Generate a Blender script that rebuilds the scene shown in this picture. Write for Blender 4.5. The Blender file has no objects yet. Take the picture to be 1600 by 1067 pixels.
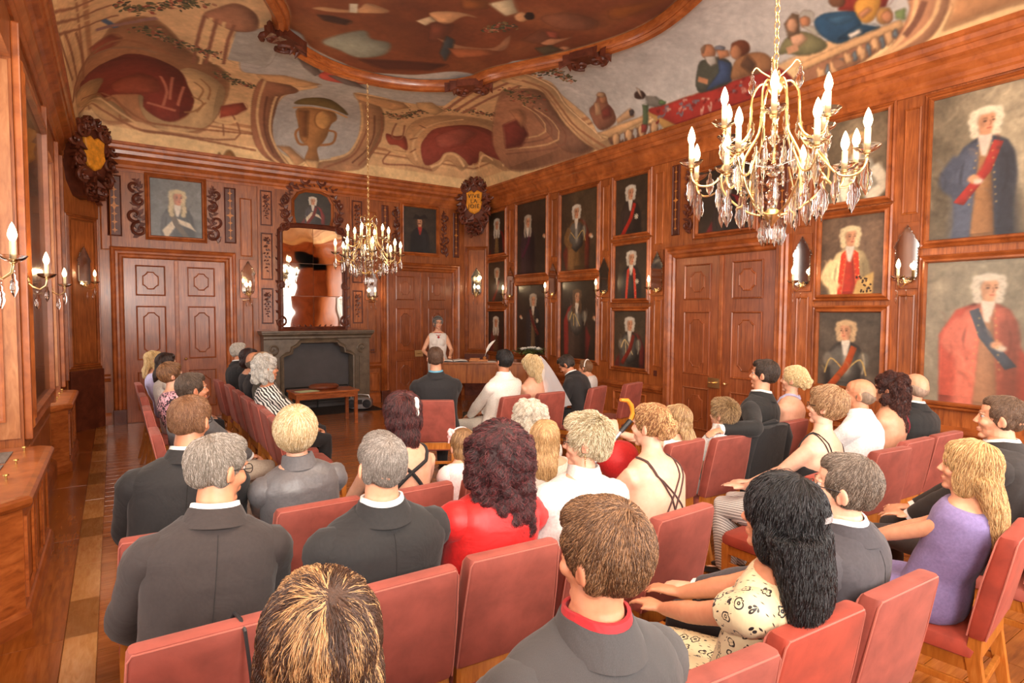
import bpy, bmesh, math, random
import numpy as np
from mathutils import Vector, Matrix
from mathutils.bvhtree import BVHTree
random.seed(7); RNG = np.random.default_rng(7)
PI = math.pi
SC = bpy.context.scene
COL = SC.collection

# ------------------------------------------------------------------ camera, exposure, world, large lights
cam_d = bpy.data.cameras.new('camera'); cam = bpy.data.objects.new('camera', cam_d); COL.objects.link(cam)
cam_d.sensor_width = 36.0; cam_d.lens = 20.7; cam_d.clip_start = 0.02
def cam_matrix(yaw, pitch, roll, loc):
    f = np.array([math.sin(yaw)*math.cos(pitch), math.cos(yaw)*math.cos(pitch), math.sin(pitch)])
    r = np.array([math.cos(yaw), -math.sin(yaw), 0.0]); u = np.cross(r, f)
    c, s = math.cos(roll), math.sin(roll)
    r2, u2 = c*r+s*u, -s*r+c*u
    return Matrix(((r2[0], u2[0], -f[0], loc[0]), (r2[1], u2[1], -f[1], loc[1]), (r2[2], u2[2], -f[2], loc[2]), (0, 0, 0, 1)))
cam.matrix_world = cam_matrix(math.radians(34.064), math.radians(-2.80), math.radians(0.282), (0, 0, 1.78))
SC.camera = cam
SC.view_settings.view_transform = 'Standard'; SC.view_settings.look = 'None'
SC.view_settings.gamma = 1.0; SC.view_settings.use_curve_mapping = False
SC.view_settings.exposure = 0.25
W = bpy.data.worlds.new('world'); SC.world = W; W.use_nodes = True
W.node_tree.nodes['Background'].inputs[0].default_value = (0.85, 0.92, 1.0, 1); W.node_tree.nodes['Background'].inputs[1].default_value = 0.6
SC.cycles.max_bounces = 6; SC.cycles.diffuse_bounces = 3; SC.cycles.glossy_bounces = 3; SC.cycles.transmission_bounces = 5
SC.cycles.transparent_max_bounces = 6; SC.cycles.caustics_reflective = False; SC.cycles.caustics_refractive = False
SC.cycles.sample_clamp_indirect = 4.0; SC.cycles.use_denoising = True
def area(name, loc, rot, sx, sy, power, color):
    l = bpy.data.lights.new(name, 'AREA'); l.shape = 'RECTANGLE'; l.size = sx; l.size_y = sy; l.energy = power; l.color = color
    o = bpy.data.objects.new(name, l); COL.objects.link(o); o.location = loc; o.rotation_euler = rot; return o
# daylight through the three tall windows in the wall behind the camera, and the two in the left wall
for wx in (0.9, 3.0, 5.1):
    area('window_light', (wx, -1.02, 2.25), (PI/2, 0, 0), 1.15, 2.4, 62, (1.0, 0.93, 0.84))
for wy in (1.6, 4.85, 8.65):
    area('window_light', (-0.98, wy, 2.2), (0, -PI/2, 0), 2.4, 1.2, 16, (1.0, 0.93, 0.84))
# the photographer's flash, bounced off the ceiling above the camera
fl = area('bounce_flash', (2.0, 2.0, 4.95), (0.2, 0.1, 0), 3.4, 3.2, 200, (1.0, 0.88, 0.74))

area('flash_head', (-0.1, -0.35, 2.35), (2.35, 0, -0.55), 0.35, 0.25, 190, (1.0, 0.92, 0.82))

# ------------------------------------------------------------------ materials
def lin(c):
    return tuple(((x/255.0)/12.92 if x/255.0 <= 0.04045 else ((x/255.0+0.055)/1.055)**2.4) for x in c)
class NT:
    def __init__(s, name):
        s.m = bpy.data.materials.new(name); s.m.use_nodes = True; s.t = s.m.node_tree; s.b = s.t.nodes['Principled BSDF']
    def n(s, typ, **kw):
        nd = s.t.nodes.new(typ)
        for k, v in kw.items(): setattr(nd, k, v)
        return nd
    def l(s, a, b): s.t.links.new(a, b)
    def ramp(s, fac, stops):
        r = s.n('ShaderNodeValToRGB'); el = r.color_ramp.elements
        while len(el) < len(stops): el.new(0.5)
        for e, (p, c) in zip(el, stops): e.position = p; e.color = (*c, 1)
        s.l(fac, r.inputs[0]); return r.outputs[0]
    def noise(s, scale, detail=4, rough=0.55, dist=0.0, stretch=None, coord='Object', rnd=False):
        tc = s.n('ShaderNodeTexCoord'); v = tc.outputs[coord]
        if rnd:
            oi = s.n('ShaderNodeObjectInfo'); ad = s.n('ShaderNodeVectorMath', operation='ADD'); mu = s.n('ShaderNodeMath', operation='MULTIPLY')
            s.l(oi.outputs['Random'], mu.inputs[0]); mu.inputs[1].default_value = 37.0
            s.l(v, ad.inputs[0]); s.l(mu.outputs[0], ad.inputs[1]); v = ad.outputs[0]
        if stretch:
            mp = s.n('ShaderNodeMapping'); mp.inputs['Scale'].default_value = stretch; s.l(v, mp.inputs[0]); v = mp.outputs[0]
        nz = s.n('ShaderNodeTexNoise'); nz.inputs['Scale'].default_value = scale; nz.inputs['Detail'].default_value = detail
        nz.inputs['Roughness'].default_value = rough; nz.inputs['Distortion'].default_value = dist
        s.l(v, nz.inputs['Vector']); return nz.outputs[0]
    def bump(s, h, strength=0.2, dist=0.01):
        b = s.n('ShaderNodeBump'); b.inputs['Strength'].default_value = strength; b.inputs['Distance'].default_value = dist
        s.l(h, b.inputs['Height']); s.l(b.outputs[0], s.b.inputs['Normal'])
    def mix(s, fac, a, b, mode='MIX'):
        m = s.n('ShaderNodeMix', data_type='RGBA', blend_type=mode)
        for inp, v in ((m.inputs[0], fac), (m.inputs[6], a), (m.inputs[7], b)):
            if isinstance(v, (int, float)): inp.default_value = v
            elif isinstance(v, tuple): inp.default_value = (*v[:3], 1)
            else: s.l(v, inp)
        return m.outputs[2]
    def base(s, v):
        if isinstance(v, tuple): s.b.inputs['Base Color'].default_value = (*v[:3], 1)
        else: s.l(v, s.b.inputs['Base Color'])
    def set(s, **kw):
        names = dict(rough='Roughness', metal='Metallic', coat='Coat Weight', coat_rough='Coat Roughness', spec='Specular IOR Level', sheen='Sheen Weight',
                     trans='Transmission Weight', ior='IOR', emis='Emission Strength', alpha='Alpha', sss='Subsurface Weight', sheen_rough='Sheen Roughness')
        for k, v in kw.items(): s.b.inputs[names[k]].default_value = v
        return s
def wood(name, c1, c2, c3, grain=(14, 14, 1.2), rough=0.38, coat=0.25, vary=True, scale=3.0):
    t = NT(name)
    f = t.noise(scale, 6, 0.6, 0.6, grain, rnd=vary)
    col = t.ramp(f, [(0.25, c1), (0.5, c2), (0.75, c3)])
    g = t.noise(scale*1.1, 2, 0.5, 0.2, None, rnd=vary)
    col = t.mix(t.ramp(g, [(0.35, (0.0,)*3), (0.7, (0.55,)*3)]), col, c1)
    if vary:
        oi = t.n('ShaderNodeObjectInfo'); hs = t.n('ShaderNodeHueSaturation'); mr = t.n('ShaderNodeMapRange')
        mr.inputs['To Min'].default_value = 0.85; mr.inputs['To Max'].default_value = 1.15
        t.l(oi.outputs['Random'], mr.inputs[0]); t.l(mr.outputs[0], hs.inputs['Value']); t.l(col, hs.inputs['Color']); col = hs.outputs[0]
    t.base(col); t.set(rough=rough, coat=coat, coat_rough=0.18); t.bump(f, 0.08, 0.004)
    return t.m
def plain(name, c, rough=0.5, nz=None, amt=0.25, **kw):
    t = NT(name)
    if nz:
        f = t.noise(nz, 5, 0.6, 0.0, None); d = tuple(x*(1-amt) for x in c); e = tuple(min(1, x*(1+amt)) for x in c)
        t.base(t.ramp(f, [(0.3, d), (0.7, e)])); t.bump(f, 0.15, 0.003)
    else: t.base(c)
    t.set(rough=rough, **kw); return t.m
M = {}
M['wood'] = wood('varnished_panelling', lin((110, 54, 22)), lin((164, 90, 40)), lin((194, 116, 60)))
M['wood_h'] = wood('varnished_moulding', lin((116, 57, 24)), lin((168, 91, 41)), lin((192, 112, 58)), grain=(2, 2, 2))
M['wood_d'] = wood('dark_carved_wood', lin((70, 30, 17)), lin((98, 46, 28)), lin((124, 64, 42)), grain=(3, 3, 3), rough=0.45, coat=0.1)
M['wood_door'] = wood('door_wood', lin((108, 54, 28)), lin((156, 84, 44)), lin((182, 108, 64)), grain=(16, 16, 1.0), rough=0.33, coat=0.35)
M['wood_light'] = wood('light_reveal_wood', lin((130, 76, 40)), lin((168, 108, 64)), lin((188, 130, 84)), grain=(9, 9, 2.0), rough=0.42)
M['bench'] = wood('bench_wood', lin((120, 58, 24)), lin((170, 92, 42)), lin((196, 116, 60)), grain=(3, 3, 10), rough=0.3, coat=0.4)
M['chairwood'] = wood('chair_beech', lin((150, 84, 28)), lin((190, 116, 46)), lin((212, 142, 68)), grain=(10, 10, 1.5), rough=0.32, coat=0.3, scale=5)
M['desk'] = wood('walnut_veneer', lin((112, 56, 22)), lin((160, 92, 40)), lin((188, 120, 60)), grain=(9, 9, 0.8), rough=0.28, coat=0.4)
M['plank'] = wood('parquet_oak', lin((130, 70, 22)), lin((172, 100, 38)), lin((196, 124, 56)), grain=(1.2, 14, 14), rough=0.22, coat=0.5, scale=3)
M['plank_pale'] = wood('parquet_maple', lin((176, 118, 56)), lin((206, 150, 84)), lin((222, 172, 106)), grain=(14, 2.5, 14), rough=0.24, coat=0.5)
M['plank_y'] = wood('parquet_oak_long', lin((126, 66, 20)), lin((164, 92, 32)), lin((186, 114, 48)), grain=(14, 1.2, 14), rough=0.24, coat=0.5)
M['inlay'] = plain('inlay_gold', lin((196, 124, 56)), 0.4, 20)
M['gold'] = plain('gilt_brass', lin((240, 208, 148)), 0.3, metal=1.0)
M['brass'] = plain('dull_brass', lin((196, 160, 92)), 0.35, metal=1.0)
M['shield'] = plain('gilded_shield', lin((226, 150, 44)), 0.35, 14, 0.3)
M['black'] = plain('black_lacquer', (0.01, 0.01, 0.01), 0.4)
M['stone'] = plain('grey_marble', lin((104, 90, 74)), 0.38, 9, 0.35, coat=0.15)
M['slate'] = plain('slate_fireboard', lin((72, 68, 70)), 0.55, 6, 0.12)
M['soot'] = plain('dark_hearth', lin((34, 28, 26)), 0.7, 9)
M['white'] = plain('white_paint', (0.8, 0.79, 0.76), 0.5)
M['ivory'] = plain('ivory_candle', lin((250, 232, 190)), 0.45, sss=0.0)
M['paper'] = plain('paper', (0.78, 0.77, 0.73), 0.7)
M['yellow_paper'] = plain('yellow_folder', lin((214, 170, 50)), 0.6)
M['plastic_black'] = plain('black_plastic', (0.02, 0.02, 0.022), 0.4)
M['silver'] = plain('silver_plastic', lin((176, 178, 182)), 0.3, metal=0.7)
M['grille'] = plain('grey_grille', lin((104, 96, 88)), 0.55, 60, 0.5)
M['wall_plain'] = plain('plain_plaster', lin((206, 178, 140)), 0.8, 5, 0.08)
M['flower'] = plain('white_petals', (0.85, 0.83, 0.76), 0.6)
M['leaf'] = plain('leaf_green', lin((74, 92, 44)), 0.5, 30, 0.3)
M['pinkflower'] = plain('pink_petals', lin((240, 196, 196)), 0.6)
M['leather'] = plain('brown_leather', lin((110, 56, 34)), 0.4, 18)
t = NT('antique_mirror'); t.set(metal=1.0, rough=0.03); t.base((0.78, 0.74, 0.68)); t.bump(t.noise(2.2, 1, 0.3, 0.0), 0.1, 0.05); M['mirror'] = t.m
t = NT('dark_mirror'); t.set(metal=1.0, rough=0.05); t.base((0.6, 0.57, 0.53)); M['mirror_d'] = t.m
t = NT('dark_canvas'); t.set(rough=0.22, coat=0.3); t.base(t.ramp(t.noise(2.0), [(0.3, lin((50, 40, 30))), (0.7, lin((78, 66, 48)))])); M['canvas_d'] = t.m
t = NT('crystal'); t.set(trans=1.0, rough=0.0, ior=1.45); t.base((0.97, 0.94, 0.92)); M['crystal'] = t.m
t = NT('candle_bulb'); t.base((1, 0.8, 0.5)); t.b.inputs['Emission Color'].default_value = (1, 0.74, 0.40, 1); t.set(emis=9.0); M['bulb'] = t.m
t = NT('day_window'); t.base((1, 1, 1)); t.b.inputs['Emission Color'].default_value = (0.95, 0.98, 1, 1); t.set(emis=4.0); M['day'] = t.m
t = NT('day_window_side'); t.base((1, 1, 1)); t.b.inputs['Emission Color'].default_value = (0.95, 0.98, 1, 1); t.set(emis=1.5); M['day_dim'] = t.m
def velvet(name, c):
    t = NT(name); f = t.noise(9, 5, 0.6, 0.3, None, rnd=True)
    d = tuple(x*0.72 for x in c); e = tuple(min(1, x*1.18) for x in c)
    col = t.ramp(f, [(0.3, d), (0.7, e)])
    t.base(col); t.set(rough=0.75, sheen=0.2, sheen_rough=0.4)
    t.b.inputs['Sheen Tint'].default_value = (0.9, 0.5, 0.42, 1); t.bump(t.noise(180, 2), 0.12, 0.001)
    return t.m
M['velvet'] = velvet('dusty_rose_velvet', lin((150, 74, 62)))
M['velvet_red'] = velvet('russet_velvet', lin((158, 60, 42)))
M['welt'] = plain('velvet_welt', lin((176, 96, 80)), 0.7, sheen=0.2)

# ------------------------------------------------------------------ mesh helpers
class MB:
    def __init__(s): s.v = []; s.f = []; s.uv = None
    def add(s, vs, fs):
        o = len(s.v); s.v.extend([tuple(p) for p in vs]); s.f.extend([tuple(i+o for i in f) for f in fs]); return s
    def box(s, x0, x1, y0, y1, z0, z1, mp=None):
        vs = [(x, y, z) for z in (z0, z1) for y in (y0, y1) for x in (x0, x1)]
        if mp: vs = [mp(*p) for p in vs]
        return s.add(vs, [(0, 2, 3, 1), (4, 5, 7, 6), (0, 1, 5, 4), (2, 6, 7, 3), (0, 4, 6, 2), (1, 3, 7, 5)])
    def loft(s, rings, cap=True, closed=True):
        n = len(rings[0]); vs = [p for r in rings for p in r]; fs = []
        for i in range(len(rings)-1):
            for j in range(n if closed else n-1):
                k = (j+1) % n; fs.append((i*n+j, i*n+k, (i+1)*n+k, (i+1)*n+j))
        if cap and closed: fs.append(tuple(range(n-1, -1, -1))); fs.append(tuple((len(rings)-1)*n+j for j in range(n)))
        return s.add(vs, fs)
    def tube(s, path, rad, n=8, cap=True, flat=1.0, up=None):
        P = [Vector(p) for p in path]; R = rad if hasattr(rad, '__len__') else [rad]*len(P)
        rings = []; ref = Vector(up) if up else None
        for i, p in enumerate(P):
            t = (P[min(i+1, len(P)-1)]-P[max(i-1, 0)])
            if t.length < 1e-9: t = Vector((0, 0, 1))
            t.normalize()
            if ref is None: ref = Vector((0, 0, 1)) if abs(t.z) < 0.9 else Vector((1, 0, 0))
            a = t.cross(ref)
            if a.length < 1e-6: a = t.orthogonal()
            a.normalize(); b = a.cross(t).normalized(); 
            if not up: ref = b
            rings.append([p + a*(math.cos(q)*R[i]) + b*(math.sin(q)*R[i]*flat) for q in [2*PI*k/n for k in range(n)]])
        return s.loft(rings, cap)
    def lathe(s, prof, n=16, loc=(0, 0, 0), mp=None):
        rings = [[(loc[0]+r*math.cos(2*PI*k/n), loc[1]+r*math.sin(2*PI*k/n), loc[2]+z) for k in range(n)] for r, z in prof]
        if mp: rings = [[mp(*p) for p in r] for r in rings]
        return s.loft(rings)
    def ell(s, c, r, nu=14, nv=9, rot=None):
        rings = []
        for i in range(nv+1):
            th = PI*(i+0.02*(i == 0)-0.02*(i == nv))/nv; ring = []
            for j in range(nu):
                ph = 2*PI*j/nu; p = Vector((r[0]*math.sin(th)*math.cos(ph), r[1]*math.sin(th)*math.sin(ph), -r[2]*math.cos(th)))
                if rot: p = rot @ p
                ring.append((c[0]+p.x, c[1]+p.y, c[2]+p.z))
            rings.append(ring)
        return s.loft(rings)
    def frame(s, pts, prof, mp, closed=True):
        """sweep a moulding: pts polygon (u,v) counter-clockwise; prof list of (outward offset, height)"""
        n = len(pts); nor = []
        for i in range(n):
            a, b, c = pts[i-1], pts[i], pts[(i+1) % n]
            d1 = Vector((b[0]-a[0], b[1]-a[1])).normalized(); d2 = Vector((c[0]-b[0], c[1]-b[1])).normalized()
            n1 = Vector((d1.y, -d1.x)); n2 = Vector((d2.y, -d2.x)); m = (n1+n2)
            m = m/ max(0.3, m.dot(n1)) if m.length > 1e-6 else n1
            nor.append(m)
        rings = [[mp(p[0]+m.x*o, p[1]+m.y*o, h) for p, m in zip(pts, nor)] for o, h in prof]
        return s.loft(rings, cap=False)
    def poly(s, pts, h, mp): return s.add([mp(u, v, h) for u, v in pts], [tuple(range(len(pts)))])
    def build(s, name, mat, parent=None, smooth=False, bevel=0, auto=True):
        me = bpy.data.meshes.new(name); me.from_pydata(s.v, [], s.f); me.materials.append(M[mat] if isinstance(mat, str) else mat)
        bm = bmesh.new(); bm.from_mesh(me); bmesh.ops.recalc_face_normals(bm, faces=bm.faces)
        if bevel: bmesh.ops.bevel(bm, geom=[e for e in bm.edges], offset=bevel, segments=2, affect='EDGES', profile=0.6)
        bm.to_mesh(me); bm.free()
        if smooth:
            me.polygons.foreach_set('use_smooth', [True]*len(me.polygons))
            if auto: me.set_sharp_from_angle(angle=0.7)
        return link(name, me, parent)
def link(name, me, parent=None):
    o = bpy.data.objects.new(name, me); COL.objects.link(o)
    if parent is not None: o.parent = parent
    return o
def empty(name, loc=(0, 0, 0), rz=0.0):
    o = bpy.data.objects.new(name, None); COL.objects.link(o); o.location = loc; o.rotation_euler = (0, 0, rz); o.empty_display_size = 0.1; return o
def tag(o, label=None, cat=None, group=None, kind=None):
    if label: o['label'] = label
    if cat: o['category'] = cat
    if group: o['group'] = group
    if kind: o['kind'] = kind
    return o
def struct(o, label=None): o['kind'] = 'structure'; (label and o.__setitem__('label', label)); return o
def copy_tree(o, parent=None):
    c = o.copy(); COL.objects.link(c)
    if parent is not None: c.parent = parent
    for ch in o.children: copy_tree(ch, c)
    return c
def rect(u0, u1, v0, v1): return [(u0, v0), (u1, v0), (u1, v1), (u0, v1)]
def octa(u0, u1, v0, v1, c): return [(u0+c, v0), (u1-c, v0), (u1-c*0.9, v0+c*0.35), (u1-c*0.35, v0+c*0.9), (u1, v0+c), (u1, v1-c), (u1-c*0.35, v1-c*0.9), (u1-c*0.9, v1-c*0.35), (u1-c, v1), (u0+c, v1), (u0+c*0.9, v1-c*0.35), (u0+c*0.35, v1-c*0.9), (u0, v1-c), (u0, v0+c), (u0+c*0.35, v0+c*0.9), (u0+c*0.9, v0+c*0.35)]

# ------------------------------------------------------------------ painter: flat pictures (canvases, fresco) painted into arrays
class Canvas:
    def __init__(s, w, h, ppu, bg):
        s.w, s.h, s.k = w, h, ppu; s.a = np.ones((h, w, 3), np.float32)*np.array(bg, np.float32)
    def _mask(s, pts, blur):
        p = np.array(pts, np.float32)*s.k; pad = int(blur*2+2)
        x0, y0 = np.floor(p.min(0)).astype(int)-pad; x1, y1 = np.ceil(p.max(0)).astype(int)+pad
        x0, y0, x1, y1 = max(x0, 0), max(y0, 0), min(x1, s.w), min(y1, s.h)
        if x1 <= x0 or y1 <= y0: return None
        Y = (np.arange(y0, y1)+0.5)[:, None]; X = (np.arange(x0, x1)+0.5)[None, :]; m = np.zeros((y1-y0, x1-x0), bool)
        n = len(p)
        for i in range(n):
            ax, ay = p[i]; bx, by = p[(i+1) % n]
            if ay == by: continue
            c = ((ay > Y) != (by > Y)); m ^= c & (X < (bx-ax)*(Y-ay)/(by-ay)+ax)
        return (x0, y0, x1, y1), s._blur(m.astype(np.float32), blur)
    @staticmethod
    def _blur(m, r):
        r = int(round(r))
        if r < 1: return m
        for _ in range(2):
            for ax in (0, 1):
                pad = [(0, 0), (0, 0)]; pad[ax] = (r+1, r); c = np.cumsum(np.pad(m, pad, mode='edge'), axis=ax)
                n = m.shape[ax]
                m = (np.take(c, np.arange(2*r+1, 2*r+1+n), ax)-np.take(c, np.arange(0, n), ax))/(2*r+1)
        return m
    def poly(s, pts, col, blur=1, alpha=1.0, shade=0.0):
        r = s._mask(pts, blur)
        if r is None: return
        (x0, y0, x1, y1), m = r; mm = m; m = m[..., None]*alpha
        if shade and min(mm.shape) > 10:                              # modelled form: softly darker towards one rim, lighter on the other
            k = max(2, int(min(mm.shape)*.13)); b = s._blur(mm, k); q = np.roll(np.roll(b, -k, 1), k, 0); q2 = np.roll(np.roll(b, k, 1), -k, 0)
            f = 1-shade*(1-b)-shade*.9*(1-q)+shade*.55*(1-q2); col = np.array(col, np.float32)[None, None, :]*np.clip(f, .4, 1.35)[..., None]
        s.a[y0:y1, x0:x1] = s.a[y0:y1, x0:x1]*(1-m)+m*np.array(col, np.float32)
    def stroke(s, pts, col, wd, blur=1, alpha=1.0):
        p = [Vector(q) for q in pts]
        if len(p) < 2: return
        q = []
        for i in range(len(p)-1):                                     # smooth the line a little
            a, b, c, d = p[max(i-1, 0)], p[i], p[i+1], p[min(i+2, len(p)-1)]
            for t in (0, .25, .5, .75): q.append(0.5*((2*b)+(c-a)*t+(2*a-5*b+4*c-d)*t*t+(-a+3*b-3*c+d)*t**3))
        q.append(p[-1]); L = []; R = []
        for i in range(len(q)):
            d = q[min(i+1, len(q)-1)]-q[max(i-1, 0)]
            d = d.normalized() if d.length > 1e-6 else Vector((1, 0)); n = Vector((-d.y, d.x))*wd*0.5; L.append(tuple(q[i]+n)); R.append(tuple(q[i]-n))
        s.poly(L+R[::-1], col, blur, alpha)
    def ell(s, cx, cy, rx, ry, col, blur=1, alpha=1.0, rot=0.0):
        c, d = math.cos(rot), math.sin(rot)
        s.poly([(cx+rx*math.cos(t)*c-ry*math.sin(t)*d, cy+rx*math.cos(t)*d+ry*math.sin(t)*c) for t in [2*PI*k/18 for k in range(18)]], col, blur, alpha)
    def noise(s, amp, cell, seed):
        g = np.random.default_rng(seed)
        for c, a in ((cell, 1), (max(2, cell//2), .6), (max(2, cell//5), .4)):
            n = g.standard_normal((s.h//c+3, s.w//c+3)).astype(np.float32)
            iy = np.linspace(0, n.shape[0]-2.001, s.h); ix = np.linspace(0, n.shape[1]-2.001, s.w)
            y0 = iy.astype(int); x0 = ix.astype(int); fy = (iy-y0)[:, None]; fx = (ix-x0)[None, :]
            v = n[y0][:, x0]*(1-fy)*(1-fx)+n[y0+1][:, x0]*fy*(1-fx)+n[y0][:, x0+1]*(1-fy)*fx+n[y0+1][:, x0+1]*fy*fx
            s.a *= 1+amp*a*v[..., None]
    def material(s, name, rough=0.5, coat=0.0, bump=0.0):
        im = bpy.data.images.new(name, s.w, s.h); px = np.ones((s.h, s.w, 4), np.float32); px[..., :3] = np.clip(s.a/255.0, 0, 1)
        im.pixels.foreach_set(px.ravel()); im.update(); im.pack()
        t = NT(name); tx = t.n('ShaderNodeTexImage'); tx.image = im; tx.interpolation = 'Cubic'
        uv = t.n('ShaderNodeUVMap'); t.l(uv.outputs[0], tx.inputs[0]); t.base(tx.outputs[0]); t.set(rough=rough, coat=coat, coat_rough=0.25)
        if bump: t.bump(t.noise(260, 2), bump, 0.002)
        return t.m

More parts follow.
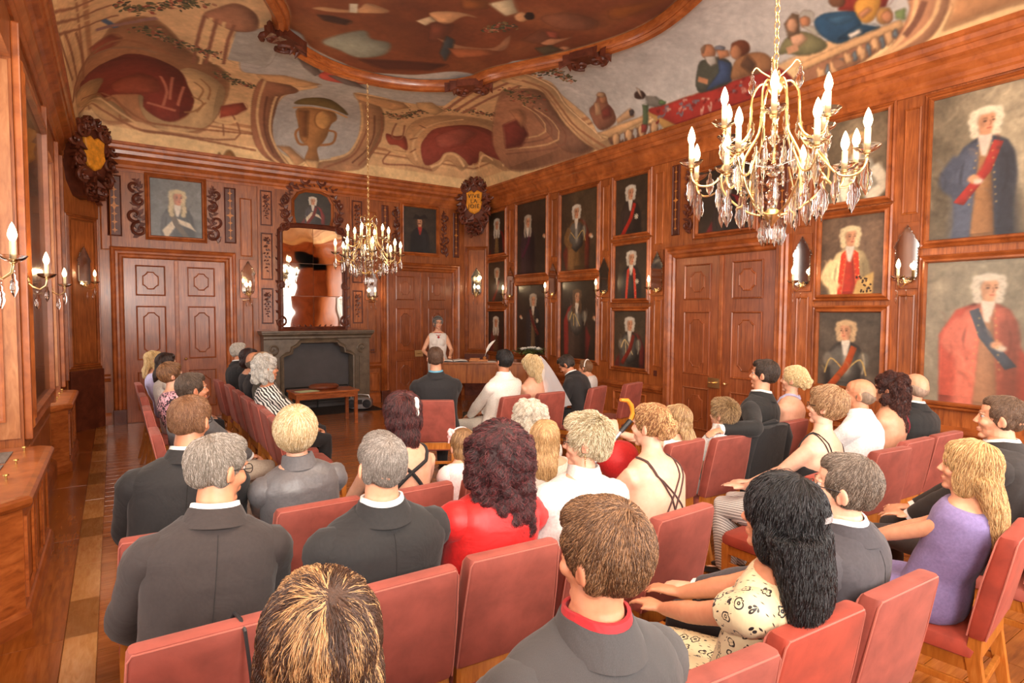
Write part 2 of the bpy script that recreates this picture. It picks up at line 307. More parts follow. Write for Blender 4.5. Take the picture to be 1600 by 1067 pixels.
FRESCO = """P176,168,160,2:212,878 225,897 242,876 270,877 288,904 313,920 344,933 368,949 394,935 437,912 476,871 511,870 527,925 528,999 471,1022 423,1021 390,1028 413,1071 433,1120 449,1183 443,1219 413,1234 385,1241 350,1245 317,1231 305,1198 301,1163 305,1104 315,1073 337,1034 283,1035 252,1037 229,1026
P190,184,176,2:523,798 580,752 588,696 596,661 602,628 598,603 592,559 712,398 730,402 722,475 728,549 727,574 727,619 726,638 725,701 724,732 729,750 728,801 729,837 710,840 676,847 640,844 600,823 546,832
P164,156,146,1:207,914 225,897 254,897 258,1006 211,1008
P172,118,80,3:25,1102 39,1053 64,999 86,941 114,928 137,948 170,1013 213,1050 230,1144 210,1214 166,1234 119,1222 63,1225
P216,174,124,1:161,1087 175,1067 203,1085 225,1125 225,1176 210,1212 173,1230 141,1228 122,1210 116,1180 124,1173 130,1201 145,1213 164,1214 181,1200 187,1177 180,1145 166,1117
P134,58,44,1:36,1094 53,1068 82,1053 101,1042 128,1053 162,1086 178,1141 187,1166 184,1191 172,1207 155,1215 136,1209 123,1197 120,1176 86,1184 68,1193 62,1169
P160,80,56,5:82,1149 112,1121 133,1129 143,1159 119,1173 86,1180
P150,76,54,3:56,989 82,970 93,990 80,1014 61,1017
S184,110,84,4:141,1120 151,1157 148,1190
S184,110,84,4:156,1116 156,1176
S184,110,84,4:172,1139 167,1185
S184,110,84,4:127,1189 165,1195
P204,158,108,1:33,1096 70,1115 59,1182 86,1200 105,1217 101,1225 58,1223 26,1153
S150,100,66,3:59,1165 71,1198 84,1191 99,1210 103,1221 94,1224 91,1217
S150,98,66,6:16,1106 32,1058 59,1009 89,993 117,1008 147,1035
S150,110,80,6:55,1019 82,1015 111,1024 132,1037
S160,112,72,2.5:183,1119 197,1138 193,1165
S160,112,72,2.5:189,1101 205,1130 206,1161
S160,112,72,2.5:184,1160 200,1170 193,1191
S160,112,72,2.5:176,1195 191,1189 204,1168
S150,98,66,3:24,1191 111,1233 166,1234 284,1240
S216,174,124,3:30,1170 111,1224 166,1229 283,1228
S150,98,66,3:35,1145 111,1214 166,1221 282,1213
S140,92,64,2.5:117,1235 251,1227 239,1177
S140,92,64,2:234,1224 231,1201
S148,98,66,3:13,866 18,933 25,1040
S148,98,66,3:26,894 31,960 33,1059
S148,98,66,3:41,920 45,989 43,1079
S216,174,124,4:0,783 40,849 74,856
S150,100,70,4:0,795 41,862 77,867
S216,174,124,4:0,807 42,876 80,880
S150,100,70,4:0,820 43,890 83,893
S216,174,124,4:0,833 44,904 86,907
S150,100,70,4:0,848 45,919 89,921
P166,112,82,1:170,894 180,871 197,847 219,861 226,899 206,917 183,907
S140,90,66,4:171,896 172,974 175,1052
S216,174,124,4:178,897 180,969 183,1046
S140,90,66,4:184,897 186,965 189,1041
S216,174,124,4:192,899 194,958 198,1035
S140,90,66,4:203,900 203,951 209,1028
P156,72,52,1:225,1170 254,1152 262,1166 249,1182 226,1194
S216,174,124,5:219,1200 242,1200 267,1172 257,1126 246,1132
G0,0,0,16:106,968 124,966 142,989 169,997 202,1002
G0,0,0,16:89,892 106,911 124,900 143,887 165,862
G0,0,0,15:208,1063 234,1084 262,1091
S80,96,120,6:73,924 87,954
S150,110,100,8:65,947 99,945 127,929
P150,100,50,2:255,1252 253,1257 247,1257 240,1257 233,1257 228,1257 226,1257 228,1252 233,1257 240,1247 247,1247 253,1256
P160,106,76,1:261,1087 269,1039 311,1060 316,1079 301,1106 303,1158 305,1198 314,1227 339,1257 323,1257 294,1245 274,1205
S216,174,124,4:267,1053 274,1134 281,1189 299,1236 323,1257
S216,174,124,4:295,1111 298,1163 303,1204 317,1233 336,1256
S110,70,52,3:283,1118 289,1174 297,1211 312,1241
P190,140,100,1:396,1031 436,1055 465,1100 490,1172 482,1219 462,1247 386,1257 391,1244 425,1233 449,1211 450,1174 436,1119
S150,98,70,3.5:424,1072 455,1149 458,1195 445,1227 397,1253
S150,98,70,3.5:455,1087 486,1165 483,1208 461,1240
S120,78,56,3:452,1109 474,1172 471,1208 449,1237
S216,174,124,4:411,1064 443,1143 450,1186 440,1220 410,1235
P212,160,110,1:252,1038 286,1020 339,1024 320,1050 268,1056
P196,146,100,1:388,1029 467,1025 486,1042 467,1069 404,1053
P176,122,72,1:334,1138 382,1125 400,1148 395,1166 395,1195 389,1212 383,1222 388,1243 365,1244 369,1221 354,1210 346,1185
P140,90,54,3:337,1145 351,1139 364,1204 353,1204
S160,106,62,4:348,1187 343,1199 352,1217 366,1216
S160,106,62,4:394,1181 408,1184 408,1206 387,1214
S206,152,96,4:326,1140 348,1128 383,1125 415,1138
P118,96,54,1:325,1125 336,1091 369,1078 413,1128 384,1117 353,1116
P198,146,88,1:393,1154 394,1166 392,1176 386,1181 378,1179 372,1174 367,1163 365,1149 367,1137 372,1130 379,1132 387,1141
S146,96,56,2:393,1154 394,1166 392,1176 386,1181 378,1179 372,1174 367,1163 365,1149 367,1137 372,1130 379,1132 387,1141 393,1154
P216,172,120,1:363,1243 389,1242 387,1257 375,1257
P200,150,104,1:316,1227 337,1225 366,1245 350,1257 336,1240
P124,108,102,1:282,942 314,961 327,984 322,998 301,976
P196,84,70,1:325,987 336,962 357,971 391,982 366,1000 335,1003
P120,104,100,1:336,985 357,971 401,1004 367,1003
P206,158,112,3:559,1216 538,1182 524,1135 525,1077 554,1037 607,1021 658,1018 699,1029 729,1046 736,1104 707,1150 682,1217 637,1202 610,1230
P156,74,60,1:571,1183 568,1155 570,1111 597,1070 637,1054 667,1057 704,1074 717,1099 696,1131 681,1141 700,1178 695,1205 671,1192 642,1180 623,1186 617,1206 593,1219
P180,96,80,5:585,1149 605,1086 639,1085 649,1152 608,1175
S228,186,136,5:573,1214 553,1179 551,1130 560,1079 586,1041
S228,186,136,5:637,1027 686,1045 714,1066 725,1108
S228,186,136,5:605,1222 623,1211 628,1189 649,1187 680,1210
S228,186,136,5:711,1189 692,1144 709,1127
S150,100,70,3:563,1189 554,1199
S150,100,70,3:554,1159 542,1168
S150,100,70,3:553,1121 536,1112
S150,100,70,3:677,1044 677,1023
S150,100,70,3:701,1060 707,1038
P160,76,58,1:494,1164 513,1166 530,1162 547,1194 524,1187 508,1187
S216,174,124,5:490,1163 500,1191 522,1202 551,1202
S150,98,70,3:516,1204 508,1229 561,1225 610,1228
S150,98,70,3:498,1124 507,1168 526,1167 514,1125
G0,0,0,15:466,1089 492,1096 508,1040
G0,0,0,14:537,1011 564,1001 606,994 642,974
P214,168,118,1:484,1013 504,998 539,1020 536,1050 501,1037
S222,178,128,6:531,1005 526,918 533,862 541,810
S160,106,78,6:538,1007 534,921 541,863 550,811
S222,178,128,6:546,1009 543,925 550,864 559,813
S160,106,78,6:553,1011 552,929 559,865 568,815
S222,178,128,6:561,1013 561,932 569,867 577,816
S160,106,78,6:569,1015 570,936 578,868 587,818
P176,122,90,3:577,914 579,881 614,857 664,888 717,884 751,852 754,941 739,1084 678,1089
P150,106,82,3:630,874 683,893 746,866 737,924 698,942 649,925
S140,92,70,2.5:707,1080 727,919 656,912
S216,174,124,2.5:699,1071 717,929 646,917
S140,92,70,2.5:691,1061 706,938 636,921
S216,174,124,2.5:682,1051 696,945 626,923
P216,172,124,1:529,832 565,821 623,834 662,857 701,856 737,832 757,792 757,837 730,880 692,895 654,880 613,860 549,862
S160,110,76,4:570,844 614,849 659,871 701,879 732,857 757,823
S168,120,86,2.5:555,847 603,850 652,876 694,888 731,872 757,838
S234,196,150,2.5:540,832 570,824 624,839 665,861 703,857 738,834
G0,0,0,14:568,810 586,794 629,801
G0,0,0,28:575,884 605,895 636,898
P130,60,50,3:649,1014 651,968 689,988 704,1025 698,1070
P190,130,92,3:624,957 634,936 658,955 673,988
P214,168,118,1:730,841 729,750 736,731 742,817
P120,84,64,1:742,821 741,735 757,711 757,788 752,815
P208,162,116,1:747,797 753,798 757,802 757,805 757,809 748,811 746,812 740,809 739,806 739,802 739,799 745,797
P178,170,160,1:747,786 756,787 751,789 751,791 752,794 750,795 748,796 743,794 742,792 742,789 741,787 745,786
P208,162,116,1:747,770 753,772 757,775 757,779 751,782 751,784 744,784 741,782 739,779 739,776 741,773 744,771
P178,170,160,1:749,760 751,761 757,763 757,765 751,767 749,769 747,769 743,767 741,765 741,763 743,761 747,761
P208,162,116,1:751,746 752,746 757,750 757,753 754,756 748,758 745,758 742,757 740,754 739,750 741,747 744,745
P178,170,160,1:752,736 757,737 752,738 755,740 757,743 748,743 747,744 745,743 743,741 742,739 744,737 745,735
P208,162,116,1:750,721 752,722 757,725 754,728 757,732 750,734 747,734 743,732 740,729 740,726 741,723 744,721
P178,170,160,1:749,712 752,713 757,715 752,716 757,719 754,720 746,720 744,719 742,717 741,715 743,713 747,712
P150,98,74,1:692,831 684,810 673,793 676,783 692,791 707,790 723,797 728,826 716,837
P128,60,48,2:700,811 697,791 713,799 712,816
P190,130,92,1:686,788 689,792 691,796 690,799 688,802 685,801 681,799 678,795 676,791 676,787 679,786 682,786
P206,160,120,1:683,812 686,804 704,814 703,827
P196,154,116,1:678,784 679,786 681,791 679,794 677,796 675,798 673,797 671,793 670,790 672,786 674,784 676,783
P196,156,116,1:720,793 715,774 712,759 725,759 727,794
P70,60,60,1:720,757 722,759 723,761 723,763 722,765 720,765 717,764 715,763 715,761 715,758 715,757 717,756
P62,42,34,1:703,724 705,727 706,731 705,736 703,740 700,742 696,740 694,737 693,732 694,728 696,725 700,724
P200,180,160,1:687,730 693,727 705,732 696,733
P122,116,106,1:704,726 710,710 724,700 727,710 718,729
P86,100,70,1:714,737 717,728 749,742 745,750
P96,124,76,1:722,698 723,700 724,702 723,705 722,708 721,710 719,709 718,708 717,705 718,703 720,701 721,699
P150,60,50,1:739,750 742,740 751,743 750,752
P156,48,38,1:725,731 725,701 726,638 727,574 728,541 751,522 757,545 757,592 757,689
P204,154,86,1:727,735 729,728 757,687 757,708
S196,150,130,2.5:731,702 730,700 731,697
S110,110,120,2.5:734,701 731,708 733,696
S120,34,28,2.5:730,583 729,582 728,579
S196,150,130,2.5:738,637 736,640 737,632
S110,110,120,2.5:739,664 739,661 738,660
S120,34,28,2.5:744,724 744,721 741,718
S196,150,130,2.5:740,560 742,555 739,557
S110,110,120,2.5:739,716 737,719 737,711
S120,34,28,2.5:733,553 733,553 732,549
S196,150,130,2.5:741,584 738,586 741,581
S110,110,120,2.5:740,598 737,598 740,594
S120,34,28,2.5:746,582 748,578 745,578
S196,150,130,2.5:735,643 734,643 735,639
S110,110,120,2.5:742,664 740,664 744,660
S120,34,28,2.5:739,643 739,640 737,638
S196,150,130,2.5:744,584 742,586 743,580
S110,110,120,2.5:742,681 746,679 741,676
S120,34,28,2.5:738,603 737,610 738,599
S196,150,130,2.5:729,573 729,569 728,570
S110,110,120,2.5:730,679 732,675 729,675
S120,34,28,2.5:737,662 739,656 735,657
S196,150,130,2.5:731,587 731,586 731,584
S110,110,120,2.5:739,712 736,705 736,706
S120,34,28,2.5:739,595 741,595 739,592
S196,150,130,2.5:735,680 739,681 734,676
S110,110,120,2.5:743,619 743,620 740,615
S120,34,28,2.5:731,617 730,620 731,614
S196,150,130,2.5:745,647 753,647 743,643
S110,110,120,2.5:737,652 733,658 735,647
S120,34,28,2.5:739,556 738,562 738,552
S196,150,130,2.5:742,568 741,571 741,565
S110,110,120,2.5:735,669 737,662 734,665
S120,34,28,2.5:733,611 737,606 733,607
S196,150,130,2.5:735,699 732,699 733,694
S110,110,120,2.5:730,701 728,702 728,696
S120,34,28,2.5:733,595 735,598 733,591
S196,150,130,2.5:730,670 727,671 729,665
S110,110,120,2.5:735,675 737,672 735,671
S120,34,28,2.5:740,640 736,639 738,636
S196,150,130,2.5:743,619 743,621 743,615
S110,110,120,2.5:741,687 741,683 740,682
S120,34,28,2.5:727,717 732,716 727,712
S196,150,130,2.5:740,674 739,675 739,669
S110,110,120,2.5:734,589 735,586 734,585
S120,34,28,2.5:743,626 745,627 740,622
S196,150,130,2.5:744,636 752,633 741,631
P78,78,66,1:710,643 692,628 689,619 693,600 705,590 726,597 727,638 721,646
P66,82,114,1:695,602 706,590 725,597 726,635 711,609
P190,130,92,1:685,599 690,604 692,609 691,613 687,616 683,617 678,615 674,611 671,605 672,601 675,598 680,598
P200,190,176,1:685,615 690,603 699,606 700,615 693,617
S190,130,92,7:709,639 717,628
P150,120,96,1:680,615 673,612 671,604 680,613
P120,122,130,1:686,587 687,588 688,591 687,594 685,597 683,598 680,597 679,596 679,593 680,590 682,588 684,586
P190,130,92,1:683,597 690,585 697,586 696,600
P160,112,74,1:724,597 707,585 702,570 710,547 729,542 727,574
P100,70,50,2:713,579 704,567 719,561 725,571
P118,66,44,1:697,560 701,563 703,569 702,575 699,579 693,581 689,580 684,576 683,571 684,565 687,561 692,559
P190,130,92,1:698,571 702,574 704,578 704,581 701,584 697,585 693,584 689,580 687,576 687,573 690,571 694,570
P212,166,116,1:734,512 727,410 736,409 743,511
P150,104,76,1:743,511 735,410 744,423 757,460 757,492 757,518
P210,164,116,1:749,487 755,486 757,487 755,489 756,491 756,494 750,495 747,496 745,495 743,493 747,491 747,489
P110,120,126,1:751,481 757,481 757,482 757,484 757,485 749,486 748,486 750,486 744,484 745,483 745,482 749,481
P210,164,116,1:749,473 754,472 757,473 755,474 757,477 757,479 752,481 743,481 741,480 743,479 743,476 747,474
P110,120,126,1:749,467 757,467 757,468 757,469 757,471 749,471 747,472 744,471 743,470 744,469 744,467 748,467
P210,164,116,1:746,459 749,458 754,459 750,460 751,463 753,465 744,466 742,467 740,466 738,464 741,462 740,460
P110,120,126,1:745,453 749,453 751,454 750,456 750,457 746,457 745,458 742,457 741,456 741,455 741,454 744,453
P210,164,116,1:742,445 749,445 755,446 751,447 754,449 747,451 746,453 740,453 738,452 736,450 738,448 741,447
P110,120,126,1:745,440 749,440 750,441 750,442 744,443 746,444 741,444 738,443 738,442 738,441 741,440 740,439
P210,164,116,1:741,432 742,432 745,432 749,434 745,436 746,438 741,439 739,440 734,438 735,437 734,435 736,433
P110,120,126,1:742,427 746,427 747,428 747,430 743,430 740,431 739,431 737,431 736,430 736,428 736,427 738,427
P210,164,116,1:738,419 743,419 746,420 745,421 747,424 744,425 739,426 737,427 733,426 734,424 733,422 734,420
P110,120,126,1:739,414 742,415 743,416 743,417 740,418 741,419 737,419 735,418 734,417 734,416 736,415 738,415
P182,130,94,1:741,477 747,466 757,462 757,453 757,432 738,412 722,402 711,399 722,371 746,381 757,398 757,423 757,453 757,468 750,476
S216,174,124,4:757,463 757,441 748,417 732,402 715,395
S216,174,124,4:757,453 755,426 747,400 736,385 722,378
S120,80,60,6:743,409 733,398 719,389
P178,128,86,3:750,378 734,369 722,365 753,289 748,330
P124,118,82,1:716,532 704,520 702,502 717,485 728,482 728,504 719,523
P120,96,74,1:687,513 679,500 684,495 703,503 705,516
P206,156,120,1:695,502 697,504 700,507 699,510 697,512 694,513 689,512 686,509 684,507 684,503 687,501 690,501
P210,162,128,1:703,514 704,501 712,498 717,510 711,515
S196,146,110,8:717,523 717,510
P168,162,150,1:692,483 696,485 697,488 697,492 694,495 691,497 686,496 683,493 681,489 683,486 685,483 689,482
P190,130,92,1:696,489 698,490 700,493 699,496 698,498 694,498 691,498 688,496 688,493 688,491 690,489 693,488
P198,190,170,1:697,498 702,488 715,483 712,489
P46,80,108,1:698,485 694,475 697,463 705,444 719,445 726,450 728,470 713,484
P36,64,86,1:724,470 718,445 727,429 728,450
P70,110,140,4:699,474 704,453 710,449 709,467
P226,214,196,1:723,459 722,447 726,446 728,457
P140,52,42,1:696,460 683,450 702,414 711,420 705,444
P120,80,56,1:690,451 693,453 694,456 692,460 690,463 686,464 683,464 679,461 679,458 680,455 683,452 685,450
P210,150,68,1:700,446 693,437 699,422 712,427 719,436 715,444
P190,130,92,1:708,445 705,435 709,432 713,442
P176,128,72,1:722,417 724,418 726,421 726,425 724,428 720,430 716,430 713,428 710,425 711,422 713,418 716,417
P190,130,92,1:722,417 725,418 726,420 726,422 724,424 721,426 718,426 716,424 715,422 715,420 716,418 719,417
P120,136,84,1:719,414 719,405 729,407 725,414
P150,148,130,3:299,886 313,851 332,828 346,843 370,842 376,876 352,904 324,896
P84,40,28,4:353,909 400,882 458,856 449,887 393,919
P206,150,104,1:267,811 276,801 298,793 309,782 313,766 337,767 336,776 315,790 288,806
P190,176,150,1:297,778 305,773 311,793 303,796
P60,34,26,2:275,822 291,815 312,814 309,827 286,831
P206,150,104,1:377,747 392,732 410,725 426,726 412,732 406,758 392,759
P212,180,140,1:372,772 381,753 392,759 386,776
P120,64,44,4:388,766 411,755 418,788 408,811
P190,130,92,1:412,797 422,796 449,797 481,780 480,750 482,741 496,777 471,794 447,810
P66,70,72,2:418,784 431,789 438,805 450,849 433,831
P170,96,58,2:435,813 481,787 495,794 459,831
G0,0,0,12:449,747 457,732 469,719
P214,190,150,2:420,693 436,670 458,691 451,705
P140,80,40,3:390,699 417,688 425,701 405,719
P138,84,58,6:486,686 497,665 513,657 542,655 550,672 519,693
P120,72,50,6:499,742 504,704 535,713 536,733
P206,150,104,1:473,692 475,696 475,701 473,705 468,706 463,704 460,701 458,696 458,691 460,687 465,687 470,688
P40,24,18,1:477,687 479,690 479,694 477,696 475,697 471,695 468,693 467,689 466,685 468,683 471,682 474,684
P190,130,92,1:523,736 525,719 535,713 545,700 540,719 536,733
P190,130,92,1:561,725 562,728 562,731 559,734 556,735 553,735 550,733 549,731 550,728 552,725 556,724 559,724
P80,70,50,2:525,751 536,733 557,734 547,760
P166,84,60,2:508,707 523,701 532,715 521,717
P150,84,34,8:535,629 555,600 573,572 566,621 553,643"""
def paint_fresco(A, B):
    k = 1.5; cv = Canvas(int(A*150), int(B*150), k, (216, 172, 124))
    L = 148
    a100, b100 = A*100, B*100
    # flat centre, painted architecture on the cove, plain band above the cornice
    for off, col, wd in ((46, (160, 108, 74), 3), (40, (226, 184, 132), 4), (56, (178, 126, 86), 6)):
        cv.stroke([(off, off), (off, b100-off)], col, wd, 1); cv.stroke([(a100-off, off), (a100-off, b100-off)], col, wd, 1)
        cv.stroke([(off, b100-off), (a100-off, b100-off)], col, wd, 1)
    e = 22                                                             # plain band above the cornice
    for q in ([(0, 0), (e, 0), (e, b100), (0, b100)], [(a100-e, 0), (a100, 0), (a100, b100), (a100-e, b100)], [(0, b100-e), (a100, b100-e), (a100, b100), (0, b100)], [(0, 0), (a100, 0), (a100, e), (0, e)]):
        cv.poly(q, (232, 196, 142), 1)
    g = random.Random(5); cols = [(92, 88, 58), (70, 74, 52), (120, 100, 62), (150, 74, 56), (176, 120, 90), (60, 58, 44)]
    # the oval picture in the middle of the ceiling
    ov = [(uv_arc(x, y)[0]*100, uv_arc(x, y)[1]*100) for x, y in OVAL]
    cv.poly(ov, (118, 62, 36), 2)
    for i in range(150):
        x, y = g.uniform(110, a100-110), g.uniform(250, b100-250)
        if ((x-a100/2)/225)**2+((y-b100/2)/320)**2 < 0.86:
            cv.ell(x, y, g.uniform(15, 50), g.uniform(12, 36), g.choice([(136, 76, 42), (98, 50, 30), (150, 92, 54), (84, 42, 28), (128, 66, 34)]), 10, 0.4)
    for ln in FRESCO.split('\n'):
        h, pts = ln.split(':'); typ = h[0]; r, gg, b, w = [float(x) for x in h[1:].split(',')]
        pts = [tuple(map(float, p.split(','))) for p in pts.split()]
        if typ == 'P' and len(pts) >= 6:                              # round the outline off
            q = []; n = len(pts)
            for i in range(n):
                a, b_, c, d = [Vector(pts[(i+o) % n]) for o in (-1, 0, 1, 2)]
                for t in (0, .25, .5, .75): v = 0.5*((2*b_)+(c-a)*t+(2*a-5*b_+4*c-d)*t*t+(-a+3*b_-3*c+d)*t**3); q.append((v.x, v.y))
            pts = q
        if typ == 'P': cv.poly(pts, (r, gg, b), max(1, w), 1.0, 0.0 if min(r, gg, b) > 130 and max(r, gg, b) < 195 else 0.24); cv.stroke(pts+[pts[0]], (r*.62, gg*.56, b*.52), 1.1, 1, .45)
        elif typ == 'S': cv.stroke(pts, (r, gg, b), w, 1)
        else:
            for i in range(len(pts)-1):
                (x0, y0), (x1, y1) = pts[i], pts[i+1]; n = int(math.hypot(x1-x0, y1-y0)/.55)+6
                for j in range(n):
                    t = j/n; cv.ell(x0+(x1-x0)*t+g.gauss(0, w*.38), y0+(y1-y0)*t+g.gauss(0, w*.38), g.uniform(1.2, 3.8), g.uniform(1.0, 2.6), g.choice(cols), 0, 0.9, g.uniform(0, 3))
    cv.noise(0.035, 40, 3); cv.noise(0.025, 8, 4)
    return cv.material('ceiling_fresco', 0.75)

# ------------------------------------------------------------------ the room
XL, XR, YB, YF, H = -0.58, 6.6, -1.2, 11.0, 4.3
far = lambda u, v, h: (u, YF-h, v)
right = lambda u, v, h: (XR-h, u, v)
left = lambda u, v, h: (XL+h, u, v)
def cham(p0, p1):
    d = Vector((p1[0]-p0[0], p1[1]-p0[1])); L = d.length; d /= L; n = Vector((d.y, -d.x))
    if n.dot(Vector((3-p0[0], 5-p0[1]))) < 0: n = -n
    return (lambda u, v, h: (p0[0]+d.x*u+n.x*h, p0[1]+d.y*u+n.y*h, v)), L
MOULD = [(0.075, 0.0), (0.075, 0.03), (0.06, 0.045), (0.045, 0.03), (0.03, 0.055), (0.012, 0.06), (0.0, 0.03), (0.0, 0.004)]
DOORM = [(0.17, 0.0), (0.17, 0.05), (0.15, 0.075), (0.12, 0.06), (0.10, 0.085), (0.07, 0.08), (0.05, 0.05), (0.02, 0.055), (0.0, 0.03), (0.0, -0.06)]
RAISE = [(0.0, 0.004), (0.0, 0.010), (-0.012, 0.022), (-0.022, 0.014), (-0.026, 0.008)]

floor = struct(MB().box(-1.3, 6.9, -1.4, 11.2, -0.08, 0.0).build('floor', 'plank'), 'polished parquet floor')
pm = {}
def plank(w, l, mat, x, y):
    key = (round(w, 3), round(l, 3), mat)
    if key not in pm:
        o = MB().box(0, w-0.003, 0, l-0.003, 0, 0.012).build('plank', mat, floor, bevel=0.0015); pm[key] = o.data; o.location = (x, y, 0); return
    o = link('plank', pm[key], floor); o.location = (x, y, 0)
y = -1.2
while y < 10.9:                                                       # long boards beside the windows, a pale border, then boards across the room
    plank(0.32, 1.7, 'plank_y', -0.58, y); plank(0.15, 1.1, 'plank_pale', -0.26, y); plank(0.15, 1.1, 'plank_pale', -0.26, min(y+1.1, 10.0)) if y+1.1 < 11 else None
    y += 1.7
for i, y in enumerate(np.arange(-1.2, 10.98, 0.162)):
    cuts = [-0.11]; s = (i % 3)*0.55+0.9
    while cuts[-1] < 6.5:
        cuts.append(min(6.58, cuts[-1]+(s if len(cuts) == 1 else 2.4)))
        if 6.58-cuts[-1] < 0.5: cuts[-1] = 6.58
    for a, b in zip(cuts, cuts[1:]): plank(b-a, 0.162, 'plank', a, y)

wall_far = struct(MB().box(-1.3, 6.9, YF, YF+0.2, 0, H+0.1).build('wall_far', 'wood'), 'panelled end wall')
wall_right = struct(MB().box(XR, XR+0.2, -1.4, YF, 0, H+0.1).build('wall_right', 'wood'), 'panelled picture wall')
wb = MB()
for x0, x1 in ((-1.3, 0.3), (1.5, 2.4), (3.6, 4.5), (5.7, 6.9)): wb.box(x0, x1, YB-0.2, YB, 0, H+0.1)
wb.box(-1.3, 6.9, YB-0.2, YB, 3.5, H+0.1); wb.box(-1.3, 6.9, YB-0.2, YB, 0, 1.0)
wall_back = struct(wb.build('wall_back', 'wood'), 'wall behind the guests')
wl = MB()
NICHE = ((0.8, 2.4), (4.0, 5.7), (7.9, 9.4))
ys = [-1.4]+[v for n in NICHE for v in n]+[YF]
for a, b in zip(ys[::2], ys[1::2]): wl.box(-1.25, XL, a, b, 0, H+0.1)
for a, b in NICHE: wl.box(-1.25, XL, a, b, 3.62, H+0.1); wl.box(-1.25, -1.12, a, b, 0, 0.78)
wall_left = struct(wl.build('wall_left', 'wood'), 'window wall with deep niches')
def window(n, map_, u0, u1, z0, z1, back):
    w = struct(empty('window_%d' % n), 'tall daylit window')
    mb = MB(); mb.box(u0, u1, z0, z1, back-0.02, back, map_); mb.build('pane', 'day' if n < 4 else 'day_dim', w)
    f = MB(); t = 0.05
    for a, b in ((u0, u0+t), (u1-t, u1), ((u0+u1)/2-t/2, (u0+u1)/2+t/2)): f.box(a, b, z0, z1, back, back+0.06, map_)
    for a in (z0, z0+(z1-z0)*0.36, z0+(z1-z0)*0.68, z1-t): f.box(u0, u1, a, a+t, back, back+0.05, map_)
    f.build('window_frame', 'white', w)
backm = lambda u, v, h: (u, YB+h, v)
for i, wx in enumerate((0.9, 3.0, 5.1)): window(i+1, backm, wx-0.6, wx+0.6, 1.0, 3.5, -0.12)
for i, (a, b) in enumerate(NICHE): window(i+4, left, a, b, 0.8, 3.6, -0.52)

# chamfered far corners
CL, LL = cham((XL, 10.55), (-0.16, YF)); CR, LR = cham((XR, 10.62), (6.2, YF))
for nm, mp, L_, q in (('wall_left_corner', CL, LL, ((XL, 10.55), (-0.16, YF), (XL, YF))), ('wall_right_corner', CR, LR, ((XR, 10.62), (6.2, YF), (XR, YF)))):
    m = MB(); m.loft([[(x, y, z) for x, y in q] for z in (0, H+0.05)]); cw = struct(m.build(nm, 'wood'))
    m = MB(); m.frame(rect(0.1, L_-0.1, 1.0, 3.1), MOULD, lambda u, v, h, mp=mp: mp(u, v, h*0.7)); m.build('panel_moulding', 'wood_h', cw)
    m = MB(); m.box(0.12, L_-0.12, 1.02, 3.08, 0, 0.02, mp); m.build('panel', 'wood', cw)
    m = MB(); m.box(0.02, L_-0.02, 0, 0.9, 0, 0.05, mp); m.build('pedestal', 'wood_d', cw, bevel=0.01)

# cornice all round
INNER = [(XL, YB), (XR, YB), (XR, 10.62), (6.2, YF), (-0.16, YF), (XL, 10.55)]
CORN = [(0, 3.93), (-0.02, 3.93), (-0.02, 3.97), (-0.035, 3.99), (-0.035, 4.03), (-0.05, 4.05), (-0.075, 4.09), (-0.08, 4.13), (-0.11, 4.15), (-0.15, 4.17), (-0.16, 4.22), (-0.175, 4.225), (-0.19, 4.25), (-0.20, 4.29), (-0.22, 4.30), (-0.22, 4.34), (0, 4.36)]
m = MB(); m.frame(INNER, CORN, lambda u, v, h: (u, v, h)); struct(m.build('trim_1', 'wood_h'), 'heavy moulded wooden cornice')
def rail(nm, prof, mat):
    m = MB(); m.frame(INNER, prof, lambda u, v, h: (u, v, h)); return struct(m.build(nm, mat))
# dado rail and skirting broken at doors and fireplace
def strip(nm, mp, spans, prof, mat, parent=None):
    m = MB()
    for a, b in spans: m.loft([[mp(u, v, h) for h, v in prof] for u in (a, b)], cap=True)
    o = m.build(nm, mat, parent); return o
RAILP = [(0.0, 0.60), (0.02, 0.61), (0.035, 0.64), (0.05, 0.66), (0.05, 0.69), (0.02, 0.71), (0.0, 0.72)]
BASEP = [(0.0, 0.0), (0.04, 0.0), (0.04, 0.15), (0.03, 0.17), (0.015, 0.19), (0.0, 0.2)]
FSP = [(-0.16, -0.06), (1.80, 2.05), (4.08, 4.32), (6.10, 6.2)]
RSP = [(-1.2, 3.88), (5.82, 10.62)]
strip('dado_rail', far, FSP, [(h, v+0.08) for h, v in RAILP], 'wood_h', wall_far); strip('dado_rail', right, RSP, RAILP, 'wood_h', wall_right)
struct(strip('baseboard_far', far, FSP, BASEP, 'wood_h')); struct(strip('baseboard_right', right, RSP, BASEP, 'wood_h'))

def panel(parent, mp, r, raised=True, mat='wood', oct_=0.0):
    """a moulded rectangle with an optional raised octagonal field"""
    m = MB(); m.frame(rect(*r), [(0.0, 0.0), (0.0, 0.022), (-0.012, 0.026), (-0.026, 0.014), (-0.03, 0.003)], mp); m.build('panel_moulding', 'wood_h', parent)
    if raised:
        c = oct_; q = (r[0]+0.07, r[1]-0.07, r[2]+0.07, r[3]-0.07)
        if q[1]-q[0] > 0.05 and q[3]-q[2] > 0.05:
            p = octa(*q, c) if c else rect(*q)
            m = MB(); m.frame(p, RAISE, mp)
            pts = [(u, v) for u, v in p]; cu = sum(x for x, _ in pts)/len(pts); cvv = sum(x for _, x in pts)/len(pts)
            m.poly([(cu+(u-cu)*(1-0.05/(q[1]-q[0])), cvv+(v-cvv)*(1-0.05/(q[3]-q[2]))) for u, v in pts], 0.008, mp)
            m.build('panel', mat, parent)
